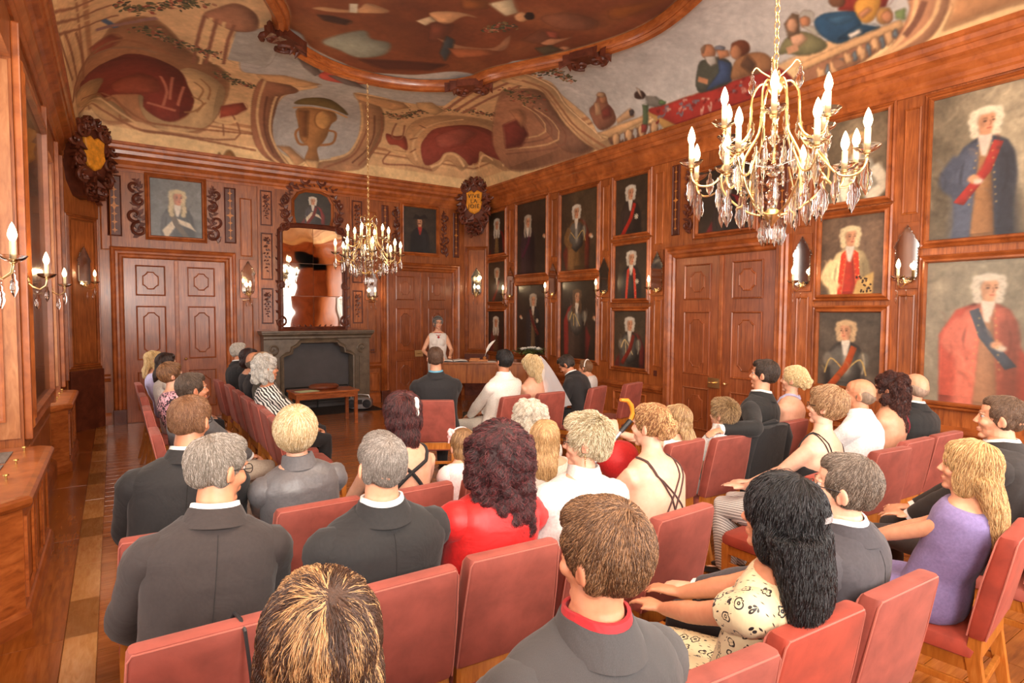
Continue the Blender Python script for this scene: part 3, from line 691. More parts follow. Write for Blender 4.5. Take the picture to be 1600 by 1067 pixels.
def thin(parent, mp, r, mat='wood', name='panel', h=0.012):
    m = MB(); m.frame(rect(*r), [(0, 0), (0, h), (-0.012, h+0.006), (-0.02, h-0.004)], mp); m.poly(rect(r[0]+0.02, r[1]-0.02, r[2]+0.02, r[3]-0.02), h-0.004, mp); m.build(name, mat, parent)

# far wall narrow panels
for r in ((-0.28, -0.13, 2.71, 3.69), (1.82, 2.01, 2.72, 3.71), (1.84, 2.01, 1.0, 1.98), (4.06, 4.24, 2.72, 3.7), (4.06, 4.24, 1.0, 1.98)): thin(wall_far, far, (max(r[0], -0.14), max(r[1], 0.0), r[2], r[3]) if r[0] < -0.2 else r)
for r in ((1.84, 2.03, 0.24, 0.6), (4.1, 4.28, 0.24, 0.6)): thin(wall_far, far, r)
m = MB(); m.box(1.8, 2.08, 2.01, 2.67, 0, 0.03, far); m.box(4.02, 4.26, 2.01, 2.60, 0, 0.03, far); m.build('sconce_board', 'wood_h', wall_far, bevel=0.006)
# over-door fields with gold inlay strips
def inlay(parent, mp, u0, u1, v0, v1):
    thin(parent, mp, (u0, u1, v0, v1), 'wood_d', 'inlay_panel'); m = MB(); n = 7; c = (u0+u1)/2; w = (u1-u0)*0.26
    for i in range(n):
        v = v0+(v1-v0)*(0.1+0.8*i/(n-1)); s = 1.35 if i == n//2 else 0.85
        m.poly([(c-w*s, v), (c-w*0.3*s, v+w*0.3*s), (c, v+w*1.3*s), (c+w*0.3*s, v+w*0.3*s), (c+w*s, v), (c+w*.3*s, v-w*.3*s), (c, v-w*1.1*s), (c-w*.3*s, v-w*.3*s)], 0.0125, mp)
        m.poly(rect(c-0.005, c+0.005, v+w*0.9, v+(v1-v0)*0.8/(n-1)-w*0.8), 0.0122, mp)
    m.build('gold_inlay', 'inlay', parent)
for a, b in ((-0.05, 0.14), (1.58, 1.76), (4.36, 4.5), (5.93, 6.07)): inlay(wall_far, far, a, b, 2.93, 3.86)
for a, b in ((5.58, 5.72), (3.98, 4.12)): inlay(wall_right, right, a, b, 2.88, 3.86)

# doors
def door(n, mp, u0, u1, ztop, label, sill=0.0, knob=0.88, brass=False):
    d = struct(empty('door_%d' % n), label)
    m = MB(); p = [(u0, sill), (u1, sill), (u1, ztop), (u0, ztop)]
    path = [(u0, -0.0), (u0, ztop), (u1, ztop), (u1, 0.0)]
    rings = []
    for (u, v), (ou, ov) in zip(path, ((-1, 0), (-1, 1), (1, 1), (1, 0))): rings.append([mp(u+ou*o, v+ov*o, h) for o, h in DOORM])
    m.loft(rings, cap=False); m.build('door_frame', 'wood_h', d)
    m = MB(); m.box(u0-0.18, u0+0.0, 0, 0.24, 0, 0.1, mp); m.box(u1, u1+0.18, 0, 0.24, 0, 0.1, mp); m.build('plinth', 'wood_d', d, bevel=0.01)
    mid = (u0+u1)/2
    for k, (a, b) in enumerate(((u0+0.005, mid-0.004), (mid+0.004, u1-0.005))):
        lf = MB().box(a, b, 0.02, ztop-0.005, -0.02, 0.015, mp).build('leaf', 'wood_door', d)
        sh = lambda u, v, h: mp(u, v, h+0.015)
        c, w = (a+b)/2, (b-a)
        for q, oc in (((c-w*0.29, c+w*0.29, ztop-0.58, ztop-0.10), 0.07), ((c-w*0.29, c+w*0.29, ztop-1.60, ztop-0.74), 0.07), ((c-w*0.29, c+w*0.29, 0.2, ztop-1.78), 0.07)):
            mm = MB(); mm.frame(rect(*q), [(0.0, 0.0), (0.0, 0.014), (-0.01, 0.018), (-0.02, 0.010), (-0.024, -0.008)], sh)
            mm.poly(rect(q[0]+0.024, q[1]-0.024, q[2]+0.024, q[3]-0.024), 0.002, sh); pn = mm.build('door_panel', 'wood_door', lf)
            mm = MB(); r = (q[0]+w*0.13, q[1]-w*0.13, q[2]+0.10, q[3]-0.10)
            if r[3]-r[2] > 0.1:
                mm.frame(octa(*r, oc*0.9), [(0.0, 0.002), (0.0, 0.012), (-0.008, 0.016), (-0.018, 0.010)], sh)
                mm.poly(octa(r[0]+.016, r[1]-.016, r[2]+.016, r[3]-.016, oc*0.8), 0.010, sh); mm.build('raised_field', 'wood_door', lf)
    m = MB(); m.box(mid-0.03, mid+0.03, 0.03, ztop-0.01, 0.01, 0.035, mp); m.build('cover_strip', 'wood_h', d, bevel=0.008)
    kb = MB(); s = 0.09 if not brass else 0.13
    kp = mp(mid+s*0+0.11, knob, 0.06); kb.ell(kp, (0.022, 0.022, 0.022), 10, 6)
    if brass: kb.box(mid-0.16, mid+0.02, knob-0.07, knob+0.06, 0.035, 0.05, mp); kb.tube([mp(mid-0.05, knob, 0.05), mp(mid-0.05, knob, 0.09), mp(mid-0.12, knob, 0.09)], 0.011, 8)
    kb.tube([mp(mid+0.11, knob, 0.015), mp(mid+0.11, knob, 0.06)], 0.008, 8)
    kb.build('lock_and_knob' if brass else 'door_knob', 'gold' if brass else 'brass', d, smooth=True)
    return d
door(1, far, 0.14, 1.57, 2.60, 'double panelled door left of the fireplace', knob=1.0)
door(2, far, 4.49, 5.90, 2.60, 'double panelled door behind the officiant', knob=0.95, brass=True)
door(3, lambda u, v, h: right(9.72-u, v, h), 4.10, 5.62, 2.55, 'double panelled door in the picture wall', knob=0.87, brass=True)

# right wall: vertical strips between the picture columns and dado fields
for yc in (9.78, 8.41, 7.07, 5.95, 3.77, 2.69, 1.45):
    w = 0.075; thin(wall_right, right, (yc-w, yc+w, 1.0, 1.98)); thin(wall_right, right, (yc-w, yc+w, 2.78, 3.82))
    m = MB(); m.box(yc-0.1, yc+0.1, 2.04, 2.70, 0, 0.02, right); m.build('sconce_board', 'wood_h', wall_right, bevel=0.005)
for a, b in ((9.95, 10.6), (8.65, 9.6), (7.25, 8.2), (6.15, 6.85), (2.9, 3.6), (1.6, 2.5), (0.2, 1.2)):
    panel(wall_right, right, (a, b, 0.24, 0.56), True, 'wood', 0.06)
m = MB(); m.box(5.98-0.03, 5.98+0.03, 0.86, 0.94, 0, 0.012, right); m.build('light_switch', 'wood_d', wall_right, bevel=0.003)
m = MB(); m.box(4.12, 4.2, 0.98, 1.06, 0, 0.012, far); m.build('light_switch', 'wood_d', wall_far, bevel=0.003)

# left wall piers: framed dark panel, light reveals, mouldings
m = MB(); m.box(5.685, 5.70, 0.9, 3.55, 0, 0, lambda y, yy, z: (0, 0, 0)) if False else None
for y0, nm in ((5.7, 'reveal_panel'), (9.4, 'reveal_panel')):
    r = MB(); r.box(-1.10, XL-0.02, y0-0.015, y0, 0.82, 3.6); r.build(nm, 'wood_light', wall_left)
    r = MB(); r.frame(rect(-1.02, XL-0.1, 0.95, 3.45), [(0, 0), (0, 0.012), (-0.015, 0.012), (-0.03, 0)], lambda u, v, h, y0=y0: (u, y0-0.015-h, v)); r.build('reveal_moulding', 'wood_h', wall_left)
for a, b in ((2.55, 3.9), (5.95, 7.65)):
    pt = tag(MB().box(a, b, 0.98, 3.55, 0.005, 0.02, left).build('wall_mirror', 'canvas_d'), 'tall dark framed panel on the window pier, %s' % ('near the camera' if a < 4 else 'between the two window benches'), 'picture')
    m = MB(); m.frame(rect(a, b, 0.98, 3.55), [(0.13, 0.0), (0.13, 0.03), (0.10, 0.055), (0.06, 0.04), (0.04, 0.06), (0.01, 0.06), (0.0, 0.02)], left); m.build('frame', 'wood_h', pt)
for yy in (5.72, 7.88, 9.42, 10.2): MB().box(yy-0.0, yy+0.05, 0.8, 3.9, 0, 0.05, left).build('pilaster_moulding', 'wood_h', wall_left, bevel=0.01)
thin(wall_left, left, (9.6, 10.1, 1.0, 3.6)); thin(wall_left, left, (9.6, 10.1, 0.24, 0.7)); thin(wall_left, left, (5.95, 7.65, 0.2, 0.72))
struct(strip('baseboard_left', left, [(2.4, 4.0), (5.7, 7.9), (9.4, 10.55)], BASEP, 'wood_h'))

# window benches (radiator casings)
def bench(y0, y1, label):
    x1 = -0.44; b = empty('window_bench', (0, 0, 0)); tag(b, label, 'bench', 'radiator benches under the windows')
    c = 0.14
    poly = lambda e: [(-1.12, y0-e), (x1-c, y0-e), (x1+e, y0+c), (x1+e, y1-c*0.3), (x1-c*0.3, y1+e), (-1.12, y1+e)]
    MB().loft([[(x, y, z) for x, y in poly(0.0)] for z in (0.1, 0.70)]).build('casing', 'bench', b)
    m = MB(); m.loft([[(x, y, z) for x, y in poly(e)] for e, z in ((0.0, 0.69), (0.03, 0.70), (0.045, 0.72), (0.045, 0.745), (0.03, 0.76), (0.0, 0.765))]); m.build('top', 'bench', b)
    m = MB(); m.loft([[(x, y, z) for x, y in poly(e)] for e, z in ((0.025, 0.0), (0.025, 0.1), (0.012, 0.125), (0.0, 0.13))]); m.build('plinth', 'bench', b)
    n = 3; s = (y1-y0-0.3)/n
    for i in range(n):
        ya = y0+0.2+i*s; MB().box(-1.05, -0.62, ya, ya+s-0.07, 0.764, 0.772).build('grille', 'grille', b)
        m = MB(); m.lathe([(0.006, 0), (0.006, 0.018), (0.016, 0.022), (0.014, 0.03), (0.002, 0.032)], 10, (-0.56, ya+s-0.04, 0.765)); m.build('grille_knob', 'brass', b, smooth=True)
        m = MB(); m.frame(rect(ya-0.02, ya+s-0.12, 0.18, 0.64), [(0, 0), (0, 0.014), (-0.02, 0.014), (-0.035, 0.002)], lambda u, v, h: (x1+h, u, v)); m.build('panel_moulding', 'bench', b)
    return b
bench(4.0, 5.62, 'long wooden window bench with grey grilles, nearer the camera'); bench(7.9, 9.4, 'wooden window bench with grey grilles, farther along the window wall')

# ------------------------------------------------------------------ ceiling: cove, flat centre, fresco, carved oval frame
CX0, CX1, CY0, CY1, WC, HC, ZB = -0.4, 6.4, -1.0, 10.8, 1.1, 0.78, 4.32
_t = np.linspace(0, PI/2, 200); _d = WC*(1-np.cos(_t)); _z = HC*np.sin(_t); _s = np.r_[0, np.cumsum(np.hypot(np.diff(_d), np.diff(_z)))]; LARC = _s[-1]
arc1 = lambda d: float(np.interp(d, _d, _s)) if d < WC else LARC+d-WC
A_ = 2*LARC+(CX1-CX0)-2*WC; B_ = 2*LARC+(CY1-CY0)-2*WC
def uv_arc(x, y): return (arc1(x-CX0) if x < 3 else A_-arc1(CX1-x), arc1(y-CY0) if y < 4.9 else B_-arc1(CY1-y))
zc = lambda d: ZB+float(np.interp(max(d, 0), _d, _z)) if d < WC else ZB+HC
def oval():
    q = [(3.0, 8.0), (3.55, 7.9), (4.0, 7.62), (4.22, 7.3), (4.3, 6.95), (4.5, 6.55), (4.85, 5.9), (5.05, 5.35), (5.12, 4.9)]
    r = q+[(x, 9.8-y) for x, y in q[-2::-1]]; r = r+[(6-x, y) for x, y in r[-2:0:-1]]
    P = [Vector(p) for p in r]; out = []; n = len(P)
    for i in range(n):
        a, b, c, d = P[i-1], P[i], P[(i+1) % n], P[(i+2) % n]
        for t in (0, .33, .67): p = 0.5*((2*b)+(c-a)*t+(2*a-5*b+4*c-d)*t*t+(-a+3*b-3*c+d)*t**3); out.append((p.x, p.y))
    return out[::-1]
OVAL = oval()
def dsamp(n): return [WC*(1-math.cos(PI/2*i/n)) for i in range(n+1)]
xs = [CX0+d for d in dsamp(10)]; xs += list(np.linspace(xs[-1], CX1-WC, 18))[1:]; xs += [CX1-d for d in dsamp(10)[::-1]][1:]
yv = [CY0+d for d in dsamp(10)]; yv += list(np.linspace(yv[-1], CY1-WC, 30))[1:]; yv += [CY1-d for d in dsamp(10)[::-1]][1:]
m = MB(); m.v = [(x, y, min(zc(x-CX0), zc(CX1-x), zc(y-CY0), zc(CY1-y))) for y in yv for x in xs]
nx = len(xs); m.f = [(j*nx+i, j*nx+i+1, (j+1)*nx+i+1, (j+1)*nx+i) for j in range(len(yv)-1) for i in range(nx-1)]
fres = paint_fresco(A_, B_)
me = bpy.data.meshes.new('ceiling'); me.from_pydata(m.v, [], m.f); me.materials.append(fres); uvl = me.uv_layers.new(name='UVMap')
li = np.zeros(len(me.loops), np.int32); me.loops.foreach_get('vertex_index', li)
uvs = np.array([(uv_arc(v[0], v[1])[0]/A_, uv_arc(v[0], v[1])[1]/B_) for v in m.v], np.float32); uvl.data.foreach_set('uv', uvs[li].ravel())
me.polygons.foreach_set('use_smooth', [True]*len(me.polygons))
ceiling = struct(link('ceiling', me), 'coved ceiling with painted fresco')
struct(MB().box(-1.3, 6.9, -1.4, 11.2, 5.3, 5.4).build('roof_slab', 'wall_plain'))
m = MB(); m.frame(OVAL, [(0.0, 5.09), (0.0, 5.02), (0.02, 4.99), (0.05, 5.0), (0.07, 4.97), (0.12, 4.96), (0.15, 4.99), (0.17, 5.03), (0.19, 5.04), (0.19, 5.11)], lambda u, v, h: (u, v, h))
oframe = struct(m.build('trim_2', 'bench', smooth=True), 'carved oval frame on the ceiling')
# scrollwork helper: spirals and leaf lobes laid on a surface
def scroll(m, c, r0, turns, th, mp, a0=0.0, sgn=1, h=0.01, n=18, up=None):
    path = []; rad = []
    for i in range(n+1):
        t = i/n; a = a0+sgn*turns*2*PI*t; r = r0*(1-t)**0.8+0.004
        path.append(mp(c[0]+r*math.cos(a), c[1]+r*math.sin(a), h+0.012*t)); rad.append(th*(1-0.45*t))
    m.tube(path, rad, 6)
def leafs(m, pts, w, mp, h=0.012, lob=5):
    """an acanthus strip along a centre line with alternating pointed lobes"""
    P = [Vector(p) for p in pts]; seg = len(P)-1
    for i in range(seg*lob):
        t = i/(seg*lob)*seg; k = min(int(t), seg-1); f = t-k; p = P[k].lerp(P[k+1], f); d = (P[k+1]-P[k]).normalized(); nr = Vector((-d.y, d.x))
        s = 1 if i % 2 else -1; ww = w*(1-0.5*i/(seg*lob)); tip = p+nr*s*ww+d*ww*0.8
        q = [p-d*ww*0.35, p+nr*s*ww*0.55-d*ww*0.1, tip, p+d*ww*0.55]
        o = len(m.v); m.v += [mp(a.x, a.y, 0.0) for a in q]+[mp(a.x, a.y, h) for a in q[:2]+q[3:]]; m.v.append(mp(*(q[2]-d*ww*.1), h*1.6))
        m.f += [(o+4, o+5, o+7), (o+5, o+6, o+7), (o+4, o+7, o+6), (o, o+1, o+5, o+4), (o+1, o+2, o+7, o+5), (o+2, o+3, o+6, o+7), (o+3, o, o+4, o+6)]
for cx, cy, an in ((1.75, 7.38, 2.3), (4.25, 7.38, 0.8), (4.98, 5.75, 0.4), (1.02, 5.75, 2.7)):
    m = MB(); mp = lambda u, v, h, cx=cx, cy=cy, an=an: (cx+math.cos(an)*u-math.sin(an)*v, cy+math.sin(an)*u+math.cos(an)*v, 5.03-h)
    m.box(-0.13, 0.12, -0.16, 0.16, 0.0, 0.09, mp)
    for s in (-1, 1): scroll(m, (0.1, 0.12*s), 0.12, 1.4, 0.035, mp, 0, s, 0.08); leafs(m, [(-0.05, 0.1*s), (0.02, 0.34*s)], 0.12, mp, 0.09, 4)
    m.build('carved_clasp', 'wood_d', oframe)

# ------------------------------------------------------------------ portraits
SKIN_P = (206, 150, 112)
def paint_portrait(name, w, h, bg, head, r, wig, coat, long_=False, lapel=None, vest=None, sash=None, sdir=1, armor=False, cloak=None, cdir=1, cravat=(214, 204, 186), star=False, hat=False, fur=False, arm=0, skin=SKIN_P, face=1, bg2=None, pale=1.0, leop=False, tache=False, hand=None, edge=None, seed=1):
    H_ = 300 if h > 1.1 else 210; asp = w/h; cv = Canvas(int(H_*asp), H_, H_, bg)
    if bg2: cv.ell(asp*0.85, 0.75, asp*0.6, 0.5, bg2, 30, 0.8)
    cv.noise(0.08, 30, seed); cx, cy = head[0]*asp, head[1]; S = r/0.13
    nz = cy-r*1.05; sh = r*1.85; dk = lambda c, k=0.6: tuple(x*k for x in c)
    body = [(cx-r*0.55, nz), (cx-sh*0.75, nz-r*0.55), (cx-sh*1.02, nz-r*1.5), (cx-sh*1.12, nz-r*3.2), (cx-sh*.98, nz-r*5.5), (cx-sh*1.05, -0.1), (cx+sh*1.1, -0.1), (cx+sh*1.0, nz-r*5.5), (cx+sh*1.1, nz-r*3.0), (cx+sh*0.98, nz-r*1.4), (cx+sh*0.75, nz-r*0.5), (cx+r*0.55, nz)]
    if cloak: cv.poly([(cx+cdir*r*0.6, nz+0.01), (cx+cdir*sh*1.1, nz-r*0.5), (cx+cdir*sh*1.7, nz-r*2.5), (cx+cdir*sh*1.6, -0.1), (cx-cdir*sh*0.2, -0.1), (cx+cdir*sh*0.6, nz-r*2.4)], cloak, 2, 1, .4); cv.poly([(cx-cdir*r*2, nz-r*3.2), (cx-cdir*r*3.2, nz-r*5), (cx-cdir*r*2.2, -0.05), (cx-cdir*r*0.8, nz-r*5)], dk(cloak, .8), 3)
    cv.poly(body, coat, 1.5, 1, .35)
    L = 1 if face > 0 else -1
    cv.poly([(cx-L*sh*0.2, nz-r), (cx-L*sh*1.0, nz-r*1.4), (cx-L*sh*1.15, -0.1), (cx-L*sh*0.3, -0.1)], tuple(min(255, x*1.25+8) for x in coat), 6, 0.7)
    cv.poly([(cx+L*sh*0.35, nz-r*1.2), (cx+L*sh*1.0, nz-r*1.4), (cx+L*sh*1.25, -0.1), (cx+L*sh*0.45, -0.1)], dk(coat), 6, 0.7)
    for k in (-1, 1): cv.stroke([(cx+k*sh*0.72, nz-r*1.6), (cx+k*sh*0.8, nz-r*3.2), (cx+k*sh*0.66, nz-r*4.4)], dk(coat, .5), r*0.12, 2, .8)
    if vest: cv.poly([(cx-r*0.3, nz-r*0.3), (cx+r*0.35, nz-r*0.3), (cx+r*0.9, -0.1), (cx-r*0.8, -0.1)], vest, 2, 1, .25)
    if lapel:
        for k in (-1, 1): cv.poly([(cx+k*r*0.25, nz-r*0.1), (cx+k*r*0.85, nz-r*0.6), (cx+k*r*1.15, nz-r*4), (cx+k*r*1.2, -0.1), (cx+k*r*0.8, -0.1), (cx+k*r*0.5, nz-r*2.4)], lapel, 1)
        for k in range(5): cv.ell(cx+r*0.95, nz-r*(1.3+k*0.8), r*0.07, r*0.07, (206, 176, 110), 0)
    if armor:
        a = (92, 88, 80); cv.poly([(cx-r*0.9, nz-r*0.5), (cx-r*1.7, nz-r*1.3), (cx-r*1.5, nz-r*4), (cx, nz-r*5), (cx+r*1.5, nz-r*4), (cx+r*1.6, nz-r*1.2), (cx+r*0.8, nz-r*0.5)], a, 2, 1, .5)
        cv.poly([(cx-r*0.2, nz-r*1.1), (cx+r*0.2, nz-r*1), (cx+r*0.4, nz-r*3.2), (cx-r*0.1, nz-r*3.6)], (186, 178, 160), 5, .8)
        cv.ell(cx-r*1.8, nz-r*1.9, r*0.5, r*0.8, (120, 112, 98), 3); cv.ell(cx+r*1.8, nz-r*1.9, r*0.55, r*0.9, (104, 98, 86), 3); cv.stroke([(cx+r*1.75, nz-r*1.2), (cx+r*1.9, nz-r*2.3), (cx+r*1.7, nz-r*3.3)], (176, 166, 140), r*0.15, 2)
        for k in (-1, 1): cv.stroke([(cx+k*r*0.2, nz-r*2.9), (cx+k*r*1.5, nz-r*1.8), (cx+k*r*2.1, nz-r*3.4)] if edge is None else [(cx-r*1.7, nz-r*2.4), (cx-r*0.9, nz-r*1.2), (cx+r*0.7*k, nz-r*3.4)], edge or (196, 164, 96), r*0.14, 1)
    if arm: cv.stroke([(cx+arm*sh*0.85, nz-r*1.3), (cx+arm*sh*1.35, nz-r*3.0), (cx+arm*sh*0.6, nz-r*4.2)], tuple(x*1.08 for x in coat), r*1.0, 3); 
    if fur:
        cv.poly([(cx-r*1.9, nz-r*3.4), (cx-r*0.3, nz-r*1.6), (cx+r*1.5, nz-r*2.2), (cx+r*2.3, nz-r*3.4), (cx+r*1.6, nz-r*3.0), (cx, nz-r*2.4), (cx-r*1.4, nz-r*4.6)], (208, 192, 164), 2)
    if leop:
        cv.poly([(cx+r*0.8, nz-r*3.4), (cx+r*2.4, nz-r*2.6), (cx+r*2.3, -0.1), (cx+r*0.2, -0.1)], (196, 160, 96), 2); g = random.Random(2)
        for i in range(22): cv.ell(cx+r*g.uniform(0.7, 2.2), nz-r*g.uniform(3.0, 4.6), r*0.1, r*0.1, (60, 40, 24), 0)
    if sash: cv.poly([(cx+sdir*r*0.55, nz-r*0.35), (cx+sdir*r*1.15, nz-r*0.6), (cx+sdir*r*.5, nz-r*2.6), (cx-sdir*r*1.2, nz-r*5.0), (cx-sdir*r*1.9, nz-r*4.7), (cx-sdir*r*.1, nz-r*2.4)], sash, 1.2, 1, .3); cv.stroke([(cx+sdir*r*0.7, nz-r*0.7), (cx-sdir*r*1.3, nz-r*4.6)], dk(sash, .8), r*0.1, 2)
    if star:
        for a in range(8): cv.stroke([(cx+r*1.2, nz-r*2.4), (cx+r*1.2+r*0.42*math.cos(a*PI/4), nz-r*2.4+r*0.42*math.sin(a*PI/4))], (196, 186, 164), r*0.16, 0)
    # hair behind, neck, head
    W_ = [(cx-r*0.95, cy+r*0.1), (cx-r*0.85, cy+r*0.8), (cx-r*0.35, cy+r*1.18), (cx+r*0.35, cy+r*1.18), (cx+r*0.85, cy+r*0.8), (cx+r*0.95, cy+r*0.1)]
    low = -2.6 if long_ else -0.75
    W_ += [(cx+r*(1.15 if long_ else 0.98), cy+r*low*0.6), (cx+r*(1.0 if long_ else 0.7), cy+r*low), (cx+r*0.35, cy+r*low*0.8), (cx-r*0.35, cy+r*low*0.8), (cx-r*(1.0 if long_ else 0.7), cy+r*low), (cx-r*(1.15 if long_ else 0.98), cy+r*low*0.6)]
    cv.poly(W_, dk(wig, .72), 2, 1, .3)
    cv.poly([(cx-r*0.36, cy-r*0.4), (cx+r*0.36, cy-r*0.4), (cx+r*0.42, nz-r*0.3), (cx-r*0.42, nz-r*0.3)], dk(skin, .85), 1)
    if cravat: cv.poly([(cx-r*0.45, nz+r*0.2), (cx+r*0.45, nz+r*0.2), (cx+r*0.4, nz-r*0.35), (cx+r*0.12, nz-r*1.5), (cx-r*0.2, nz-r*1.4), (cx-r*0.4, nz-r*0.35)], cravat, 1.5)
    fx = cx+face*r*0.14
    cv.ell(fx, cy-r*0.02, r*0.62, r*0.86, skin, 1.5); cv.ell(fx-face*r*0.32, cy-r*0.05, r*0.26, r*0.62, dk(skin, .8), 4, .8); cv.ell(fx, cy-r*0.6, r*0.38, r*0.3, skin, 2)
    cv.ell(fx+face*r*0.2, cy-r*0.2, r*0.2, r*0.18, (214, 132, 104), 4, .7)
    for k in (-1, 1):
        ex = fx+face*r*0.08+k*r*0.27; cv.ell(ex, cy+r*0.1, r*0.12, r*0.055, (60, 42, 34), 0.6); cv.stroke([(ex-r*0.15, cy+r*0.27), (ex, cy+r*0.31), (ex+r*0.15, cy+r*0.26)], (110, 76, 54), r*0.06, 0.6)
    cv.stroke([(fx+face*r*0.12, cy+r*0.15), (fx+face*r*0.2, cy-r*0.18), (fx+face*r*0.06, cy-r*0.22)], dk(skin, .7), r*0.07, 0.8)
    cv.ell(fx+face*r*0.08, cy-r*0.45, r*0.17, r*0.05, (168, 76, 62), 0.6)
    if tache: cv.stroke([(fx-r*0.3, cy-r*0.36), (fx, cy-r*0.28), (fx+r*0.34, cy-r*0.36)], (40, 28, 20), r*0.12, .8)
    for k in (-1, 1):                                                 # curls at the sides and top of the wig
        for i in range(7 if long_ else 4):
            yy = cy+r*0.75-i*r*0.5; cv.ell(cx+k*r*(0.76+0.1*math.sin(i*1.7)), yy, r*0.3, r*0.32, wig, 2, .9); cv.stroke([(cx+k*r*0.6, yy+r*.1), (cx+k*r*0.9, yy-r*0.1)], dk(wig, .72), r*0.05, 1.2, .5)
    cv.ell(cx, cy+r*0.92, r*0.72, r*0.3, wig, 2.5, .95)
    if hat: cv.poly([(cx-r*1.5, cy+r*0.6), (cx-r*0.9, cy+r*1.5), (cx, cy+r*1.1), (cx+r*1.0, cy+r*1.6), (cx+r*1.7, cy+r*0.9), (cx+r*0.9, cy+r*0.75), (cx, cy+r*0.55)], (20, 16, 14), 1)
    if hand: cv.ell(hand[0]*asp, hand[1], r*0.4, r*0.3, skin, 1.5); cv.ell(hand[0]*asp+r*0.3, hand[1]-r*0.25, r*0.34, r*0.22, (206, 192, 170), 2)
    g = random.Random(seed*7)
    for k in range(70):                                               # visible brushwork on coat and ground
        x, y = g.uniform(0, asp), g.uniform(0, 1)
        if abs(x-cx) < r*1.1 and abs(y-cy) < r*1.5: continue
        px_ = cv.a[min(cv.h-1, int(y*H_)), min(cv.w-1, int(x*H_))]*g.choice((.72, .85, 1.18, 1.35)); a_ = g.uniform(-.5, .5)+(PI/2 if y < nz else .4)
        L_ = g.uniform(.03, .09); cv.stroke([(x, y), (x+L_*math.cos(a_), y+L_*math.sin(a_)), (x+L_*1.6*math.cos(a_+.3), y+L_*1.6*math.sin(a_+.3))], px_, g.uniform(.006, .018), 1.5, .45)
    if vest or lapel:                                                 # gold braid and buttons down the coat opening
        for k in (-1, 1):
            for j in range(9): y = nz-r*(.6+j*.55); cv.ell(cx+k*r*(.45+j*.05), y, r*.07, r*.07, (190, 156, 92), .6, .8)
    cv.noise(0.03, 8, seed+9)
    if pale != 1.0: cv.a = cv.a*pale+(1-pale)*np.array((150, 142, 126))
    return cv.material(name, 0.42, 0.25, 0.05)
def portrait(mp, r, flip, label, spec, shape=None, mould=MOULD, seed=1):
    u0, u1, v0, v1 = r; mt = paint_portrait('portrait_%d' % seed, u1-u0, v1-v0, seed=seed, **spec)
    pts = shape or rect(*r); n = len(pts)
    me = bpy.data.meshes.new('canvas'); me.from_pydata([mp(u, v, 0.012) for u, v in pts]+[mp(u, v, 0.0) for u, v in pts], [], [tuple(range(n)), tuple(range(2*n-1, n-1, -1))]+[(i, (i+1) % n, n+(i+1) % n, n+i) for i in range(n)]); me.materials.append(mt)
    ul = me.uv_layers.new(name='UVMap')
    for lp in me.loops:
        u, v = pts[lp.vertex_index % n]; t = (u-u0)/(u1-u0); ul.data[lp.index].uv = (1-t if flip else t, (v-v0)/(v1-v0))
    o = link('portrait_painting', me); tag(o, label, 'painting', 'portraits on the panelled walls')
    m = MB(); m.frame(pts, mould, mp); m.build('picture_frame', 'wood_h', o)
    return o
wh, bl, gy, dkh = (212, 202, 184), (204, 176, 128), (176, 164, 146), (70, 50, 36)
BG = (58, 46, 34); BR = (48, 38, 29)
